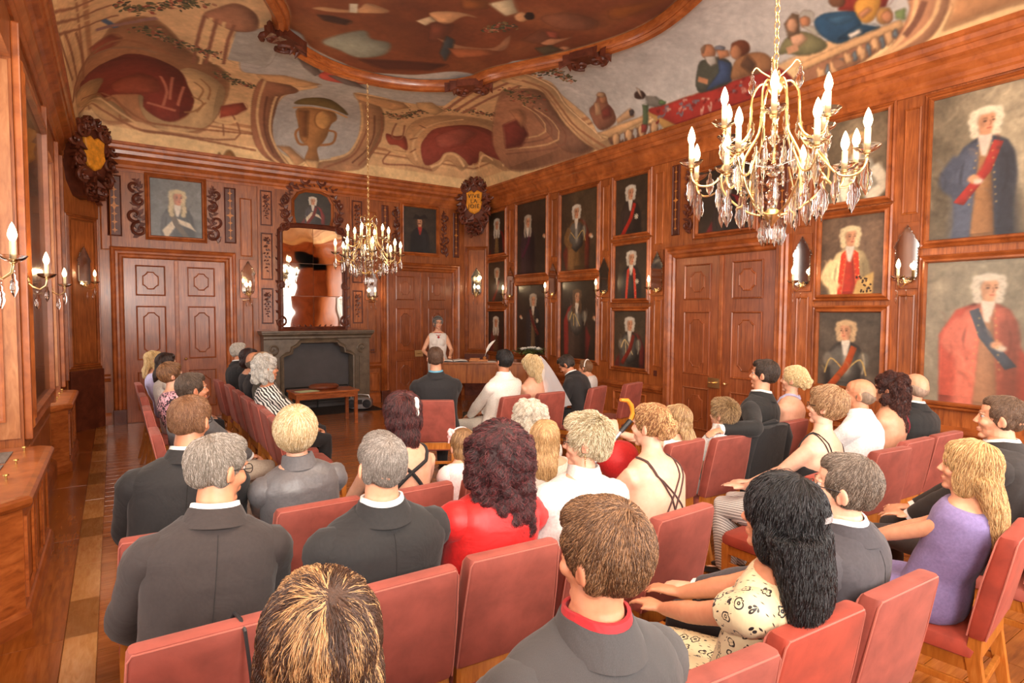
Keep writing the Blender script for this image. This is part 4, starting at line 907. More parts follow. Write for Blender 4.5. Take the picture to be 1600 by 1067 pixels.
PR = [
 ((9.98, 10.65, 3.0, 3.84), 'bust of a tall white-wigged man with red cloak, top of the column nearest the corner', dict(bg=BG, head=(.48, .70), r=.13, wig=wh, coat=(44, 34, 30), vest=(120, 96, 60), cloak=(140, 40, 32), long_=True)),
 ((9.98, 10.65, 2.01, 2.82), 'dim portrait with narrow red sash, middle of the column nearest the corner', dict(bg=BG, head=(.5, .72), r=.12, wig=gy, coat=(52, 38, 32), sash=(150, 46, 34), sdir=1)),
 ((9.98, 10.65, 0.97, 1.80), 'white-wigged man in brown-red coat, bottom of the column nearest the corner', dict(bg=BR, head=(.45, .73), r=.13, wig=wh, coat=(92, 36, 28), long_=True, vest=(90, 66, 46))),
 ((8.62, 9.57, 2.53, 3.87), 'dark large portrait of a long-wigged man in purple-black coat beside the corner column', dict(bg=BR, head=(.36, .73), r=.085, wig=gy, coat=(46, 32, 36), long_=True, sash=(96, 40, 62), sdir=1, hand=(.9, .5))),
 ((8.62, 9.57, 1.0, 2.30), 'dark large portrait of a short-haired officer with raised hand, below the purple-coated man', dict(bg=BR, head=(.56, .78), r=.085, wig=gy, coat=(36, 34, 36), sash=(110, 38, 32), sdir=-1, hand=(.13, .54), star=True, vest=(104, 84, 60))),
 ((7.25, 8.2, 2.52, 3.84), 'armoured commander with gold-brown breastplate and red cloth, upper large portrait', dict(bg=BG, head=(.42, .74), r=.085, wig=wh, coat=(112, 82, 48), armor=True, cloak=(120, 50, 34), arm=-1, hand=(.8, .42), bg2=(84, 68, 48))),
 ((7.25, 8.2, 1.0, 2.32), 'man with very long brown curls and red drapery in armour, lower large portrait', dict(bg=BR, head=(.46, .80), r=.085, wig=(96, 72, 50), coat=(60, 48, 40), long_=True, armor=True, cloak=(130, 44, 38), cdir=-1, edge=(206, 176, 104), hand=(.92, .53))),
 ((6.15, 6.84, 3.0, 3.85), 'white-wigged man with broad bright red sash and star, top of three beside the door', dict(bg=BG, head=(.45, .72), r=.125, wig=wh, coat=(44, 34, 30), sash=(214, 46, 30), sdir=1, star=True)),
 ((6.15, 6.84, 2.01, 2.83), 'white-wigged man in black with two red ribbon edges, middle of three beside the door', dict(bg=BG, head=(.5, .74), r=.125, wig=wh, coat=(34, 30, 30), lapel=(196, 52, 34), star=True)),
 ((6.15, 6.84, 0.95, 1.81), 'white-wigged man in gold-edged armour with red sash, bottom of three beside the door', dict(bg=(70, 58, 42), head=(.48, .76), r=.12, wig=wh, coat=(60, 52, 44), armor=True, sash=(150, 50, 34), sdir=1, cloak=(120, 44, 36), edge=(216, 190, 130))),
 ((4.42, 5.25, 2.86, 3.66), 'dark over-door portrait with crimson cloth behind the near chandelier', dict(bg=BR, head=(.5, .70), r=.12, wig=gy, coat=(44, 34, 30), cloak=(150, 30, 34))),
 ((2.91, 3.56, 3.0, 3.86), 'blond-wigged man in a white coat, top of three right of the door', dict(bg=(104, 90, 70), bg2=(132, 116, 92), head=(.52, .68), r=.13, wig=(206, 170, 116), coat=(206, 196, 172), vest=(160, 136, 100), arm=1, cravat=(220, 210, 196))),
 ((2.91, 3.56, 2.0, 2.83), 'man in cream coat over red waistcoat with leopard fur, right of the door', dict(bg=(96, 76, 58), bg2=(122, 98, 78), head=(.47, .73), r=.125, wig=(226, 204, 158), coat=(216, 190, 140), lapel=(206, 62, 36), vest=(176, 52, 34), arm=-1, leop=True)),
 ((2.91, 3.56, 1.0, 1.80), 'boyish sitter in dark armour with orange sash, bottom of three right of the door', dict(bg=(84, 74, 62), head=(.45, .74), r=.13, wig=(206, 172, 128), coat=(64, 58, 52), armor=True, sash=(214, 92, 36), sdir=1, face=-1)),
 ((1.57, 2.51, 2.5, 3.83), 'large portrait of a young man in blue coat with brown brocade and red sash', dict(bg=(104, 94, 76), bg2=(166, 152, 124), head=(.44, .77), r=.09, wig=(226, 214, 184), coat=(66, 72, 86), vest=(150, 108, 70), sash=(196, 60, 52), sdir=1, arm=-1, hand=(.36, .40), cravat=(206, 190, 172))),
 ((1.57, 2.51, 0.95, 2.28), 'large craquelured portrait of a man in salmon red coat, lower right wall', dict(bg=(136, 126, 106), bg2=(120, 114, 96), head=(.52, .80), r=.09, wig=(206, 196, 176), coat=(190, 94, 74), vest=(170, 120, 88), cloak=(184, 70, 52), cdir=-1, sash=(70, 80, 96), sdir=-1, arm=-1, hand=(.6, .42), pale=.82)),
]
for i, (r, lab, sp) in enumerate(PR): portrait(right, r, True, lab, sp, seed=i+1)
portrait(far, (0.52, 1.24, 2.98, 3.88), False, 'grey-blue portrait of a long-wigged man in armour above the left door', dict(bg=(98, 102, 102), bg2=(120, 120, 116), head=(.52, .68), r=.13, wig=(206, 186, 142), coat=(62, 66, 68), long_=True, sash=(110, 96, 78), sdir=-1, fur=True, face=1, skin=(196, 130, 96)), seed=21)
ovs = [(2.75, 3.36), (3.34, 3.36), (3.37, 3.5), (3.37, 3.76), (3.3, 3.88), (3.18, 3.93), (2.92, 3.93), (2.8, 3.88), (2.72, 3.76), (2.72, 3.5)]
portrait(far, (2.72, 3.37, 3.36, 3.93), False, 'round-topped portrait with red mantle and white fur over the fireplace mirror', dict(bg=(46, 42, 34), head=(.5, .74), r=.125, wig=wh, coat=(58, 56, 58), cloak=(150, 44, 40), fur=True, sash=(140, 42, 36), sdir=1), shape=ovs, mould=[(0.05, 0), (0.05, 0.02), (0.03, 0.04), (0.0, 0.02)], seed=22)
portrait(far, (4.81, 5.53, 2.99, 3.88), False, 'dark portrait of a man in black hat and red scarf above the right door', dict(bg=(52, 44, 36), head=(.5, .68), r=.115, wig=dkh, coat=(26, 24, 26), sash=None, cravat=(170, 52, 40), hat=True, tache=True, face=-1), seed=23)
# carved ornaments beside the over-door portraits
def carving(parent, mp, u, v0, v1, w, s):
    m = MB(); hh = v1-v0
    for f, rr, tt, dr in ((0.12, 0.11, 1.2, 1), (0.36, 0.09, 1.1, -1), (0.62, 0.085, 1.2, 1), (0.86, 0.07, 1.0, -1)):
        scroll(m, (u+s*w*0.12*dr, v0+hh*f), rr*w/0.24, tt, 0.026*w/0.24, mp, PI/2 if dr > 0 else -PI/2, s*dr, 0.02)
    leafs(m, [(u-s*w*0.2, v0), (u+s*w*0.25, v0+hh*0.3), (u-s*w*0.1, v0+hh*0.6), (u+s*w*0.2, v0+hh*0.85), (u-s*w*0.05, v1)], w*0.36, mp, 0.022, 6)
    m.build('acanthus_carving', 'wood_d', parent)
carving(wall_far, far, 0.34, 2.95, 3.84, 0.26, 1); carving(wall_far, far, 1.42, 2.94, 3.84, 0.24, -1)
carving(wall_far, far, 4.66, 2.95, 3.86, 0.2, 1); carving(wall_far, far, 5.72, 2.95, 3.86, 0.2, -1)
carving(wall_right, right, 5.42, 2.9, 3.75, 0.18, 1); carving(wall_right, right, 4.27, 2.9, 3.75, 0.18, -1)

# ------------------------------------------------------------------ fireplace with overmantel mirror
fp = tag(empty('fireplace', (3.07, 10.85, 0)), 'grey marble fireplace with moulded mantel and dark slate fireboard', 'fireplace')
fp_map = lambda u, v, h: (u-3.07, 0.15-h, v)
arch = [(2.45, 0.0), (2.45, 0.98), (2.5, 1.0), (2.6, 1.03), (2.62, 1.12), (2.7, 1.16), (2.74, 1.22), (3.38, 1.22), (3.42, 1.16), (3.5, 1.12), (3.52, 1.03), (3.62, 1.0), (3.67, 0.98), (3.67, 0.0)]
outer = [(2.12, 0.0), (2.12, 0.98), (2.12, 1.02), (2.12, 1.06), (2.12, 1.3), (2.4, 1.3), (2.74, 1.3), (3.38, 1.3), (3.7, 1.3), (4.0, 1.3), (4.0, 1.06), (4.0, 1.02), (4.0, 0.98), (4.0, 0.0)]
m = MB(); m.loft([[fp_map(u, v, 0.02) for u, v in outer], [fp_map(u, v, 0.26) for u, v in outer], [fp_map(u, v, 0.26) for u, v in arch], [fp_map(u, v, 0.04) for u, v in arch]], cap=False, closed=False); m.build('surround', 'stone', fp)
m = MB(); rings = []
n_ = len(arch)
for o, h in ((0.0, 0.26), (0.005, 0.285), (0.03, 0.29), (0.045, 0.275), (0.06, 0.285), (0.07, 0.26)):
    ring = []
    for i, (u, v) in enumerate(arch):
        a = arch[max(i-1, 0)]; b = arch[min(i+1, n_-1)]; d = Vector((b[0]-a[0], b[1]-a[1])).normalized(); ring.append(fp_map(u-d.y*o, v+d.x*o, h))
    rings.append(ring)
m.loft(rings, cap=False, closed=False); m.build('arch_moulding', 'stone', fp)
m = MB(); m.loft([[fp_map(u, v, h) for u, v, h in ((3.07-w, z, 0.0), (3.07-w, z, d), (3.07+w, z, d), (3.07+w, z, 0.0))] for w, z, d in ((0.95, 1.29, 0.27), (0.955, 1.31, 0.29), (0.955, 1.34, 0.29), (0.97, 1.36, 0.31), (0.99, 1.385, 0.34), (0.99, 1.40, 0.34), (1.0, 1.415, 0.355), (1.0, 1.44, 0.355))]); m.build('mantelshelf', 'stone', fp)
for u0, u1 in ((2.12, 2.42), (3.70, 4.0)):
    m = MB(); m.box(u0, u1, 0.0, 0.12, 0.0, 0.30, fp_map)
    m.box(u0+0.1, u1-0.06, 0.16, 0.96, 0.24, 0.28, fp_map)
    scroll(m, ((u0+u1)/2, 1.12), 0.09, 1.3, 0.024, fp_map, -PI/2, 1 if u0 < 3 else -1, 0.26)
    m.build('pilaster', 'stone', fp, bevel=0)
MB().box(2.43-3.07, 3.69-3.07, 0.13, 0.145, 0, 1.24).build('fireboard', 'slate', fp)
MB().box(-0.95, 0.95, -0.75, 0.12, 0.013, 0.02).build('hearth_slab', 'soot', fp)
m = MB()
for k in range(5): scroll(m, (2.6+k*0.2, 0.28), 0.09, 1.5, 0.012, fp_map, PI/2, 1 if k % 2 else -1, 0.16)
for z in (0.16, 0.42): m.tube([fp_map(2.5, z, 0.16), fp_map(3.6, z, 0.16)], 0.012, 6)
for u in (2.5, 3.05, 3.6): m.tube([fp_map(u, 0.0, 0.16), fp_map(u, 0.42, 0.16)], 0.014, 6)
m.build('iron_grate', 'black', fp, smooth=True)

om = tag(empty('overmantel_mirror', (3.04, 10.98, 1.47)), 'tall antique mirror of six panes in carved frame over the mantel', 'mirror')
omp = lambda u, v, h: (u-3.04, 0.02-h, v-1.47)
for i, (a, b) in enumerate(((2.49, 3.030), (3.040, 3.59))):
    for j, (c, d) in enumerate(((1.49, 2.055), (2.065, 2.645), (2.655, 3.30))):
        g = random.Random(i*3+j+4); e = [g.uniform(-0.002, 0.002) for _ in range(3)]
        mm = MB(); mm.add([omp(u, v, 0.03+e[0]+e[1]*(u-a)/(b-a)*2+e[2]*(v-c)/(d-c)*2) for u, v in rect(a, b, c, d)], [(0, 1, 2, 3)]); mm.box(a, b, c, d, 0.012, 0.02, omp); mm.build('mirror_pane', 'mirror', om)
m = MB(); m.frame([(2.49, 1.49), (3.59, 1.49), (3.59, 3.20), (3.5, 3.28), (3.3, 3.3), (2.78, 3.3), (2.58, 3.28), (2.49, 3.20)], [(0.07, 0.0), (0.07, 0.03), (0.05, 0.055), (0.03, 0.04), (0.0, 0.05), (-0.02, 0.035)], omp); m.build('mirror_frame', 'wood_d', om)
m = MB()
for s in (-1, 1):
    for cy_, rr in ((1.6, 0.1), (2.25, 0.07), (3.3, 0.1), (3.5, 0.08), (3.75, 0.08)): scroll(m, (3.04+s*(0.58 if cy_ < 3.2 else 0.5), cy_), rr, 1.3, 0.024, omp, PI/2, s, 0.03)
    leafs(m, [(3.04+s*0.61, 1.5), (3.04+s*0.62, 2.3), (3.04+s*0.6, 3.2), (3.04+s*0.45, 3.35)], 0.06, omp, 0.035, 9)
    leafs(m, [(3.04+s*0.42, 3.38), (3.04+s*0.52, 3.7), (3.04+s*0.36, 3.95)], 0.1, omp, 0.03, 6)
    leafs(m, [(3.04+s*0.04, 1.5), (3.04+s*0.4, 1.52)], 0.05, omp, 0.03, 7)
leafs(m, [(2.6, 4.0), (3.04, 4.12), (3.5, 4.0)], 0.1, omp, 0.05, 8)
for s in (-1, 1): scroll(m, (3.04+s*0.16, 4.14), 0.1, 1.2, 0.03, omp, PI/2, s, 0.08)
m.build('carved_ornament', 'wood_d', om)
for x0, x1 in ((2.12, 2.36), (3.74, 3.98)):
    pl = MB().box(x0-0.02, x1+0.02, 1.47, 3.95, 0, 0.03, far).build('pilaster', 'wood', wall_far)
    for v0, v1 in ((1.56, 2.19), (2.33, 3.15), (3.27, 3.88)):
        mp_ = lambda u, v, h: far(u, v, h+0.03); m = MB(); m.frame(rect(x0+.02, x1-.02, v0, v1), [(0, 0), (0, 0.012), (-0.015, 0.012), (-0.025, 0)], mp_)
        c_ = (x0+x1)/2
        for s in (-1, 1): scroll(m, (c_+s*0.035, v1-0.12), 0.035, 1.1, 0.01, mp_, PI/2, s, 0.012); leafs(m, [(c_, v1-0.1), (c_+s*0.03, (v0+v1)/2), (c_, v0+0.1)], 0.045, mp_, 0.016, 5)
        m.build('carved_panel', 'wood_d', pl)

# ------------------------------------------------------------------ corner cartouches with gilded shields
def cartouche(mp, L_, label, words, zc_=4.06):
    o = empty('cartouche', mp(L_/2, zc_, 0.0)); tag(o, label, 'carving', 'carved corner cartouches'); base = Vector(mp(L_/2, zc_, 0.0)); c = L_/2
    q = lambda u, v, h: tuple(Vector(mp(u+c, v+zc_, h+0.22))-base)
    sh = [(-0.17, 0.2), (-0.06, 0.235), (0, 0.19), (0.06, 0.235), (0.17, 0.2), (0.155, 0.05), (0.18, -0.08), (0.1, -0.2), (0.0, -0.25), (-0.1, -0.2), (-0.18, -0.08), (-0.155, 0.05)]
    m = MB(); m.loft([[q(u*s, v*s, h) for u, v in sh] for s, h in ((1.0, 0.02), (1.0, 0.05), (0.9, 0.07))]); m.build('gilded_shield', 'shield', o)
    m = MB(); m.loft([[q(u, v, h) for u, v in [(-0.3, 0.2), (-0.2, 0.36), (0, 0.42), (0.2, 0.36), (0.3, 0.2), (0.27, -0.1), (0.22, -0.42), (0.12, -0.62), (0, -0.66), (-0.12, -0.62), (-0.22, -0.42), (-0.27, -0.1)]] for h in (-0.24, 0.02)])
    for s in (-1, 1):
        for u, v, r_, t_, d_ in ((0.2, 0.3, 0.13, 1.3, 1), (0.32, 0.12, 0.1, 1.2, -1), (0.27, -0.12, 0.11, 1.3, 1), (0.2, -0.36, 0.1, 1.3, -1), (0.12, -0.55, 0.09, 1.2, 1), (0.36, 0.28, 0.08, 1.1, -1), (0.08, 0.4, 0.09, 1.2, 1)):
            scroll(m, (s*u, v), r_, t_, 0.032, q, PI/2, s*d_, 0.05)
        leafs(m, [(s*0.1, 0.3), (s*0.3, 0.34), (s*0.48, 0.22)], 0.11, q, 0.05, 5); leafs(m, [(s*0.24, 0.1), (s*0.3, -0.2), (s*0.16, -0.5), (s*0.02, -0.72)], 0.1, q, 0.06, 5)
        leafs(m, [(s*0.02, 0.36), (s*0.16, 0.46)], 0.09, q, 0.06, 4)
    leafs(m, [(0, -0.3), (0, -0.66)], 0.12, q, 0.08, 6)
    m.build('scrollwork', 'wood_d', o, smooth=True)
    if words:
        nrm = (Vector(q(0, 0, 1))-Vector(q(0, 0, 0))).normalized(); ux = (Vector(q(1, 0, 0))-Vector(q(0, 0, 0))).normalized(); up = nrm.cross(ux)
        for k, wd in enumerate(words):
            cu = bpy.data.curves.new('lettering', 'FONT'); cu.body = wd; cu.size = 0.115; cu.extrude = 0.004; cu.align_x = 'CENTER'; cu.align_y = 'CENTER'; cu.space_character = 1.15
            tmp = bpy.data.objects.new('tmp', cu); COL.objects.link(tmp); dg = bpy.context.evaluated_depsgraph_get(); me = bpy.data.meshes.new_from_object(tmp.evaluated_get(dg)); bpy.data.objects.remove(tmp); me.materials.clear(); me.materials.append(M['black'])
            lo = link('lettering', me, o); p_ = Vector(q(0, 0.11-k*0.105, 0.074)); lo.matrix_local = Matrix(((ux.x, up.x, nrm.x, p_.x), (ux.y, up.y, nrm.y, p_.y), (ux.z, up.z, nrm.z, p_.z), (0, 0, 0, 1)))
    return o
flipR = lambda u, v, h: CR(u, v, h)
cartouche(lambda u, v, h: CR(LR-u, v, h), LR, 'carved corner cartouche with gilded lettered shield above the officiant', ['VIVE', 'LA', 'JOIE'])
cartouche(lambda u, v, h: CL(LL-u, v, h), LL, 'carved corner cartouche with gilded shield at the window-wall corner', None)

# ------------------------------------------------------------------ candle lamps
bulb_me = None
def bulb_mesh():
    m = MB(); m.lathe([(0.002, 0), (0.012, 0.002), (0.0195, 0.022), (0.021, 0.034), (0.017, 0.055), (0.009, 0.08), (0.001, 0.096)], 10); return m
def lamp_light(name, p, e, parent, r=0.03):
    l = bpy.data.lights.new(name, 'POINT'); l.energy = e; l.color = (1.0, 0.70, 0.38); l.shadow_soft_size = r; o = bpy.data.objects.new(name, l); COL.objects.link(o); o.location = p
    if parent is not None: o.parent = parent
    return o
def drop_mesh(s=1.0):
    m = MB(); prof = [(0.001, 0), (0.010, -0.012), (0.008, -0.03), (0.019, -0.046), (0.016, -0.06), (0.021, -0.078), (0.014, -0.10), (0.001, -0.125)]
    m.loft([[(r*math.cos(a)*s, r*0.4*math.sin(a)*s, z*s) for a in [2*PI*k/8 for k in range(8)]] for r, z in prof]); m.ell((0, 0, 0.01*s), (0.007*s,)*3, 6, 4); return m
SH = {}
def shared(key, fn, name, mat, parent, loc=(0, 0, 0), rz=0.0, smooth=True):
    if key not in SH: o = fn().build(name, mat, parent, smooth=smooth); SH[key] = o.data
    else: o = link(name, SH[key], parent)
    o.location = loc; o.rotation_euler = (0, 0, rz); return o
pan_m = lambda: MB().lathe([(0.006, -0.012), (0.024, -0.010), (0.050, 0.006), (0.064, 0.024), (0.062, 0.025), (0.047, 0.010), (0.014, -0.004), (0.005, -0.004)], 14)
cup_m = lambda: MB().lathe([(0.003, -0.03), (0.009, -0.026), (0.007, -0.018), (0.016, -0.012), (0.017, 0.0), (0.012, 0.004)], 10)
def candle_m(h): return lambda: MB().lathe([(0.0145, 0), (0.0145, h*0.97), (0.011, h), (0.002, h)], 10)
def candle_unit(parent, p, h=0.10, light=0.0):
    shared('pan', pan_m, 'drip_pan', 'crystal', parent, (p[0], p[1], p[2])); shared('cup', cup_m, 'candle_cup', 'gold', parent, p)
    shared('candle%.2f' % h, candle_m(h), 'candle', 'ivory', parent, (p[0], p[1], p[2]+0.002)); shared('bulb', bulb_mesh, 'candle_bulb', 'bulb', parent, (p[0], p[1], p[2]+h+0.002))
    if light: lamp_light('candle_light', (p[0], p[1], p[2]+h+0.045), light, parent)
SCM = [(-0.085, -0.24), (-0.1, -0.2), (-0.1, 0.06), (-0.115, 0.09), (-0.1, 0.13), (-0.075, 0.165), (-0.062, 0.2), (-0.04, 0.23), (-0.02, 0.27), (0, 0.30), (0.02, 0.27), (0.04, 0.23), (0.062, 0.2), (0.075, 0.165), (0.1, 0.13), (0.115, 0.09), (0.1, 0.06), (0.1, -0.2), (0.085, -0.24), (0.05, -0.265), (-0.05, -0.265)]
def sconce(mp, u, z, label, mirror=True):
    b = Vector(mp(u, z, 0.03)); o = empty('wall_sconce', b); tag(o, label, 'sconce', 'candle sconces on the walls')
    q = lambda a, c, h: tuple(Vector(mp(u+a, z+c, h+0.03))-b)
    if mirror:
        m = MB(); m.loft([[q(x, y, h) for x, y in SCM[::-1]] for h in (0.0, 0.012)]); m.build('mirror_plate', 'mirror_d', o)
        m = MB(); g = 0
        for i in range(len(SCM)):
            a, c = Vector(SCM[i]), Vector(SCM[(i+1) % len(SCM)]); n = max(1, int((c-a).length/0.028))
            for k in range(n): p = a.lerp(c, k/n); m.ell(q(p.x, p.y, 0.014), (0.009, 0.009, 0.009), 6, 4)
        m.build('crystal_border', 'crystal', o)['kind'] = 'stuff'
    m = MB(); m.tube([q(0, -0.27, 0.005), q(0, -0.31, 0.06), q(0, -0.33, 0.12), q(0, -0.30, 0.17), q(0, -0.26, 0.18)], 0.0065, 8); m.ell(q(0, -0.27, 0.01), (0.025, 0.02, 0.025), 8, 6)
    for s in (-1, 1): scroll(m, (s*0.03, -0.255), 0.025, 1.0, 0.006, q, PI/2, s, 0.02)
    m.build('arm', 'gold', o, smooth=True)
    candle_unit(o, q(0, -0.235, 0.18), 0.095, 5.5)
    for a, h, dz in ((0, 0.18, -0.30), (0.045, 0.10, -0.36), (-0.045, 0.10, -0.36)): shared('drop', drop_mesh, 'crystal_drop', 'crystal', o, q(a, dz, h), 0.6)
    return o
for yc, lab in ((9.78, 'wall sconce nearest the corner on the picture wall, right of the smallest portraits'), (8.41, 'wall sconce between the purple-coated man and the armoured commander'), (7.07, 'wall sconce between the armoured commander and the red-sash portraits'), (5.95, 'wall sconce just left of the picture-wall door'), (3.77, 'wall sconce just right of the picture-wall door'), (2.69, 'wall sconce left of the two largest portraits')):
    sconce(right, yc, 2.37, lab)
sconce(far, 1.93, 2.34, 'wall sconce between the left door and the fireplace'); sconce(far, 4.14, 2.30, 'wall sconce between the fireplace and the right door')
sconce(CR, LR/2, 2.42, 'wall sconce on the corner pilaster above the officiant desk'); sconce(CL, LL/2, 2.42, 'mirrored wall sconce in the corner by the window wall')
for yc, lab in ((3.93, 'window-wall sconce nearest the camera, cut by the picture edge'), (5.76, 'window-wall sconce at the near edge of the dark pier panel'), (7.78, 'window-wall sconce at the far edge of the dark pier panel')): sconce(lambda u, v, h: left(u, v, h*.72+.01), yc, 2.27, lab, mirror=False)

def chandelier(label):
    o = empty('chandelier'); tag(o, label, 'chandelier', 'crystal chandeliers'); g = random.Random(3)
    P = lambda r, a, z: (r*math.cos(a), r*math.sin(a), z)
    ribp = [(0.03, 3.02), (0.075, 3.03), (0.115, 2.97), (0.12, 2.86), (0.14, 2.74), (0.21, 2.65), (0.265, 2.57), (0.26, 2.48), (0.2, 2.40), (0.11, 2.335), (0.02, 2.315)]
    def smooth_(pts, n=3):
        Q = [Vector(p) for p in pts]; out = []
        for i in range(len(Q)-1):
            a, b, c, d = Q[max(i-1, 0)], Q[i], Q[i+1], Q[min(i+2, len(Q)-1)]
            for k in range(n): t = k/n; out.append(0.5*((2*b)+(c-a)*t+(2*a-5*b+4*c-d)*t*t+(-a+3*b-3*c+d)*t**3))
        return out+[Q[-1]]
    for k in range(6): shared('rib', lambda: MB().tube(smooth_([P(r, 0, z) for r, z in ribp]), 0.0062, 8), 'rib', 'gold', o, rz=k*PI/3)
    m = MB(); m.lathe([(0.004, 3.10), (0.012, 3.09), (0.01, 3.07), (0.03, 3.055), (0.042, 3.03), (0.04, 3.0), (0.022, 2.97), (0.008, 2.96), (0.006, 2.62), (0.012, 2.6)], 14); m.lathe([(0.012, 2.36), (0.035, 2.345), (0.045, 2.32), (0.03, 2.29), (0.012, 2.275), (0.004, 2.26)], 14); m.build('stem', 'gold', o, smooth=True)
    m = MB()
    for z, r in ((2.92, 0.022), (2.86, 0.028), (2.79, 0.02), (2.73, 0.032), (2.64, 0.03), (2.56, 0.045), (2.49, 0.035), (2.43, 0.04), (2.385, 0.025)): m.ell((0, 0, z), (r, r, 0.03), 10, 6)
    m.build('crystal_column', 'crystal', o)
    def ringd(n, r, z, a0, s, j=0.0):
        for k in range(n): a = a0+2*PI*k/n; shared('drop%.1f' % s, lambda: drop_mesh(s), 'crystal_drop', 'crystal', o, P(r, a, z+g.uniform(-j, j)), a+g.uniform(-.5, .5))
    for k in range(8):
        a = k*PI/4+0.2; shared('arm_low', lambda: MB().tube(smooth_([P(r, 0, z) for r, z in ((0.22, 2.62), (0.27, 2.55), (0.33, 2.485), (0.40, 2.475), (0.44, 2.51), (0.45, 2.555))]), 0.006, 8), 'arm', 'gold', o, rz=a)
        candle_unit(o, P(0.45, a, 2.585), 0.11, 9.0 if k % 2 else 0)
    for k in range(6):
        a = k*PI/3+0.55; shared('arm_up', lambda: MB().tube(smooth_([P(r, 0, z) for r, z in ((0.135, 2.78), (0.17, 2.72), (0.22, 2.69), (0.27, 2.71), (0.285, 2.76))]), 0.0056, 8), 'arm', 'gold', o, rz=a)
        candle_unit(o, P(0.285, a, 2.79), 0.11, 9.0 if k % 2 else 0)
    for k in range(3):
        a = k*2*PI/3+0.9; shared('arm_mid', lambda: MB().tube(smooth_([P(r, 0, z) for r, z in ((0.24, 2.5), (0.3, 2.44), (0.33, 2.45), (0.34, 2.5))]), 0.0065, 8), 'arm', 'gold', o, rz=a)
        candle_unit(o, P(0.34, a, 2.52), 0.10, 0)
    for k in range(4): a = k*PI/2+0.4; shared('hook', lambda: MB().tube(smooth_([P(r, 0, z) for r, z in ((0.02, 3.06), (0.07, 3.1), (0.1, 3.13), (0.12, 3.11))]), 0.004, 6), 'hook', 'gold', o, rz=a); shared('drop1.0', drop_mesh, 'crystal_drop', 'crystal', o, P(0.12, a, 3.1), a)
    ringd(8, 0.45, 2.54, 0.2, 1.4); ringd(8, 0.38, 2.46, 0.6, 1.3, 0.02); ringd(6, 0.285, 2.74, 0.55, 1.2); ringd(8, 0.25, 2.46, 0.26, 1.5, 0.02); ringd(7, 0.17, 2.44, 0.7, 1.5, 0.03); ringd(6, 0.12, 2.86, 0.0, 1.1, 0.03); ringd(6, 0.05, 2.30, 0.3, 1.2); ringd(8, 0.2, 2.64, 0.3, 1.2, 0.03); ringd(6, 0.09, 2.70, 0.1, 1.2, 0.03); ringd(6, 0.33, 2.60, 0.0, 1.1, 0.03)
    m = MB(); 
    for k in range(6): a = k*PI/3+PI/6; m.tube(smooth_([P(0.26, a-PI/6, 2.57), P(0.24, a, 2.53), P(0.26, a+PI/6, 2.57)]), 0.005, 6)
    m.build('bead_swag', 'crystal', o, smooth=True)
    z = 3.10; i = 0
    def lk():
        mm = MB(); pts = [(0.013*math.cos(t), 0, 0.026*math.sin(t)) for t in [2*PI*k/12 for k in range(12)]]; rings = []
        for k, p in enumerate(pts):
            t = Vector(p).normalized(); rings.append([tuple(Vector(p)+t*(0.0035*math.cos(q))+Vector((0, 0.0035*math.sin(q), 0))) for q in [2*PI*j/6 for j in range(6)]])
        rings.append(rings[0]); mm.loft(rings, cap=False); return mm
    while z < 4.93: shared('chain_link', lk, 'chain_link', 'gold', o, (0, 0, z+0.024), (i % 2)*PI/2); z += 0.042; i += 1
    return o
c1 = chandelier('large crystal chandelier with lit candles in the right foreground'); c1.location = (3.0, 1.90, 0)
c2 = copy_tree(c1); c2.location = (3.0, 8.06, 0); c2.rotation_euler = (0, 0, 0.35); c2['label'] = 'smaller-looking far crystal chandelier hanging in front of the fireplace wall'

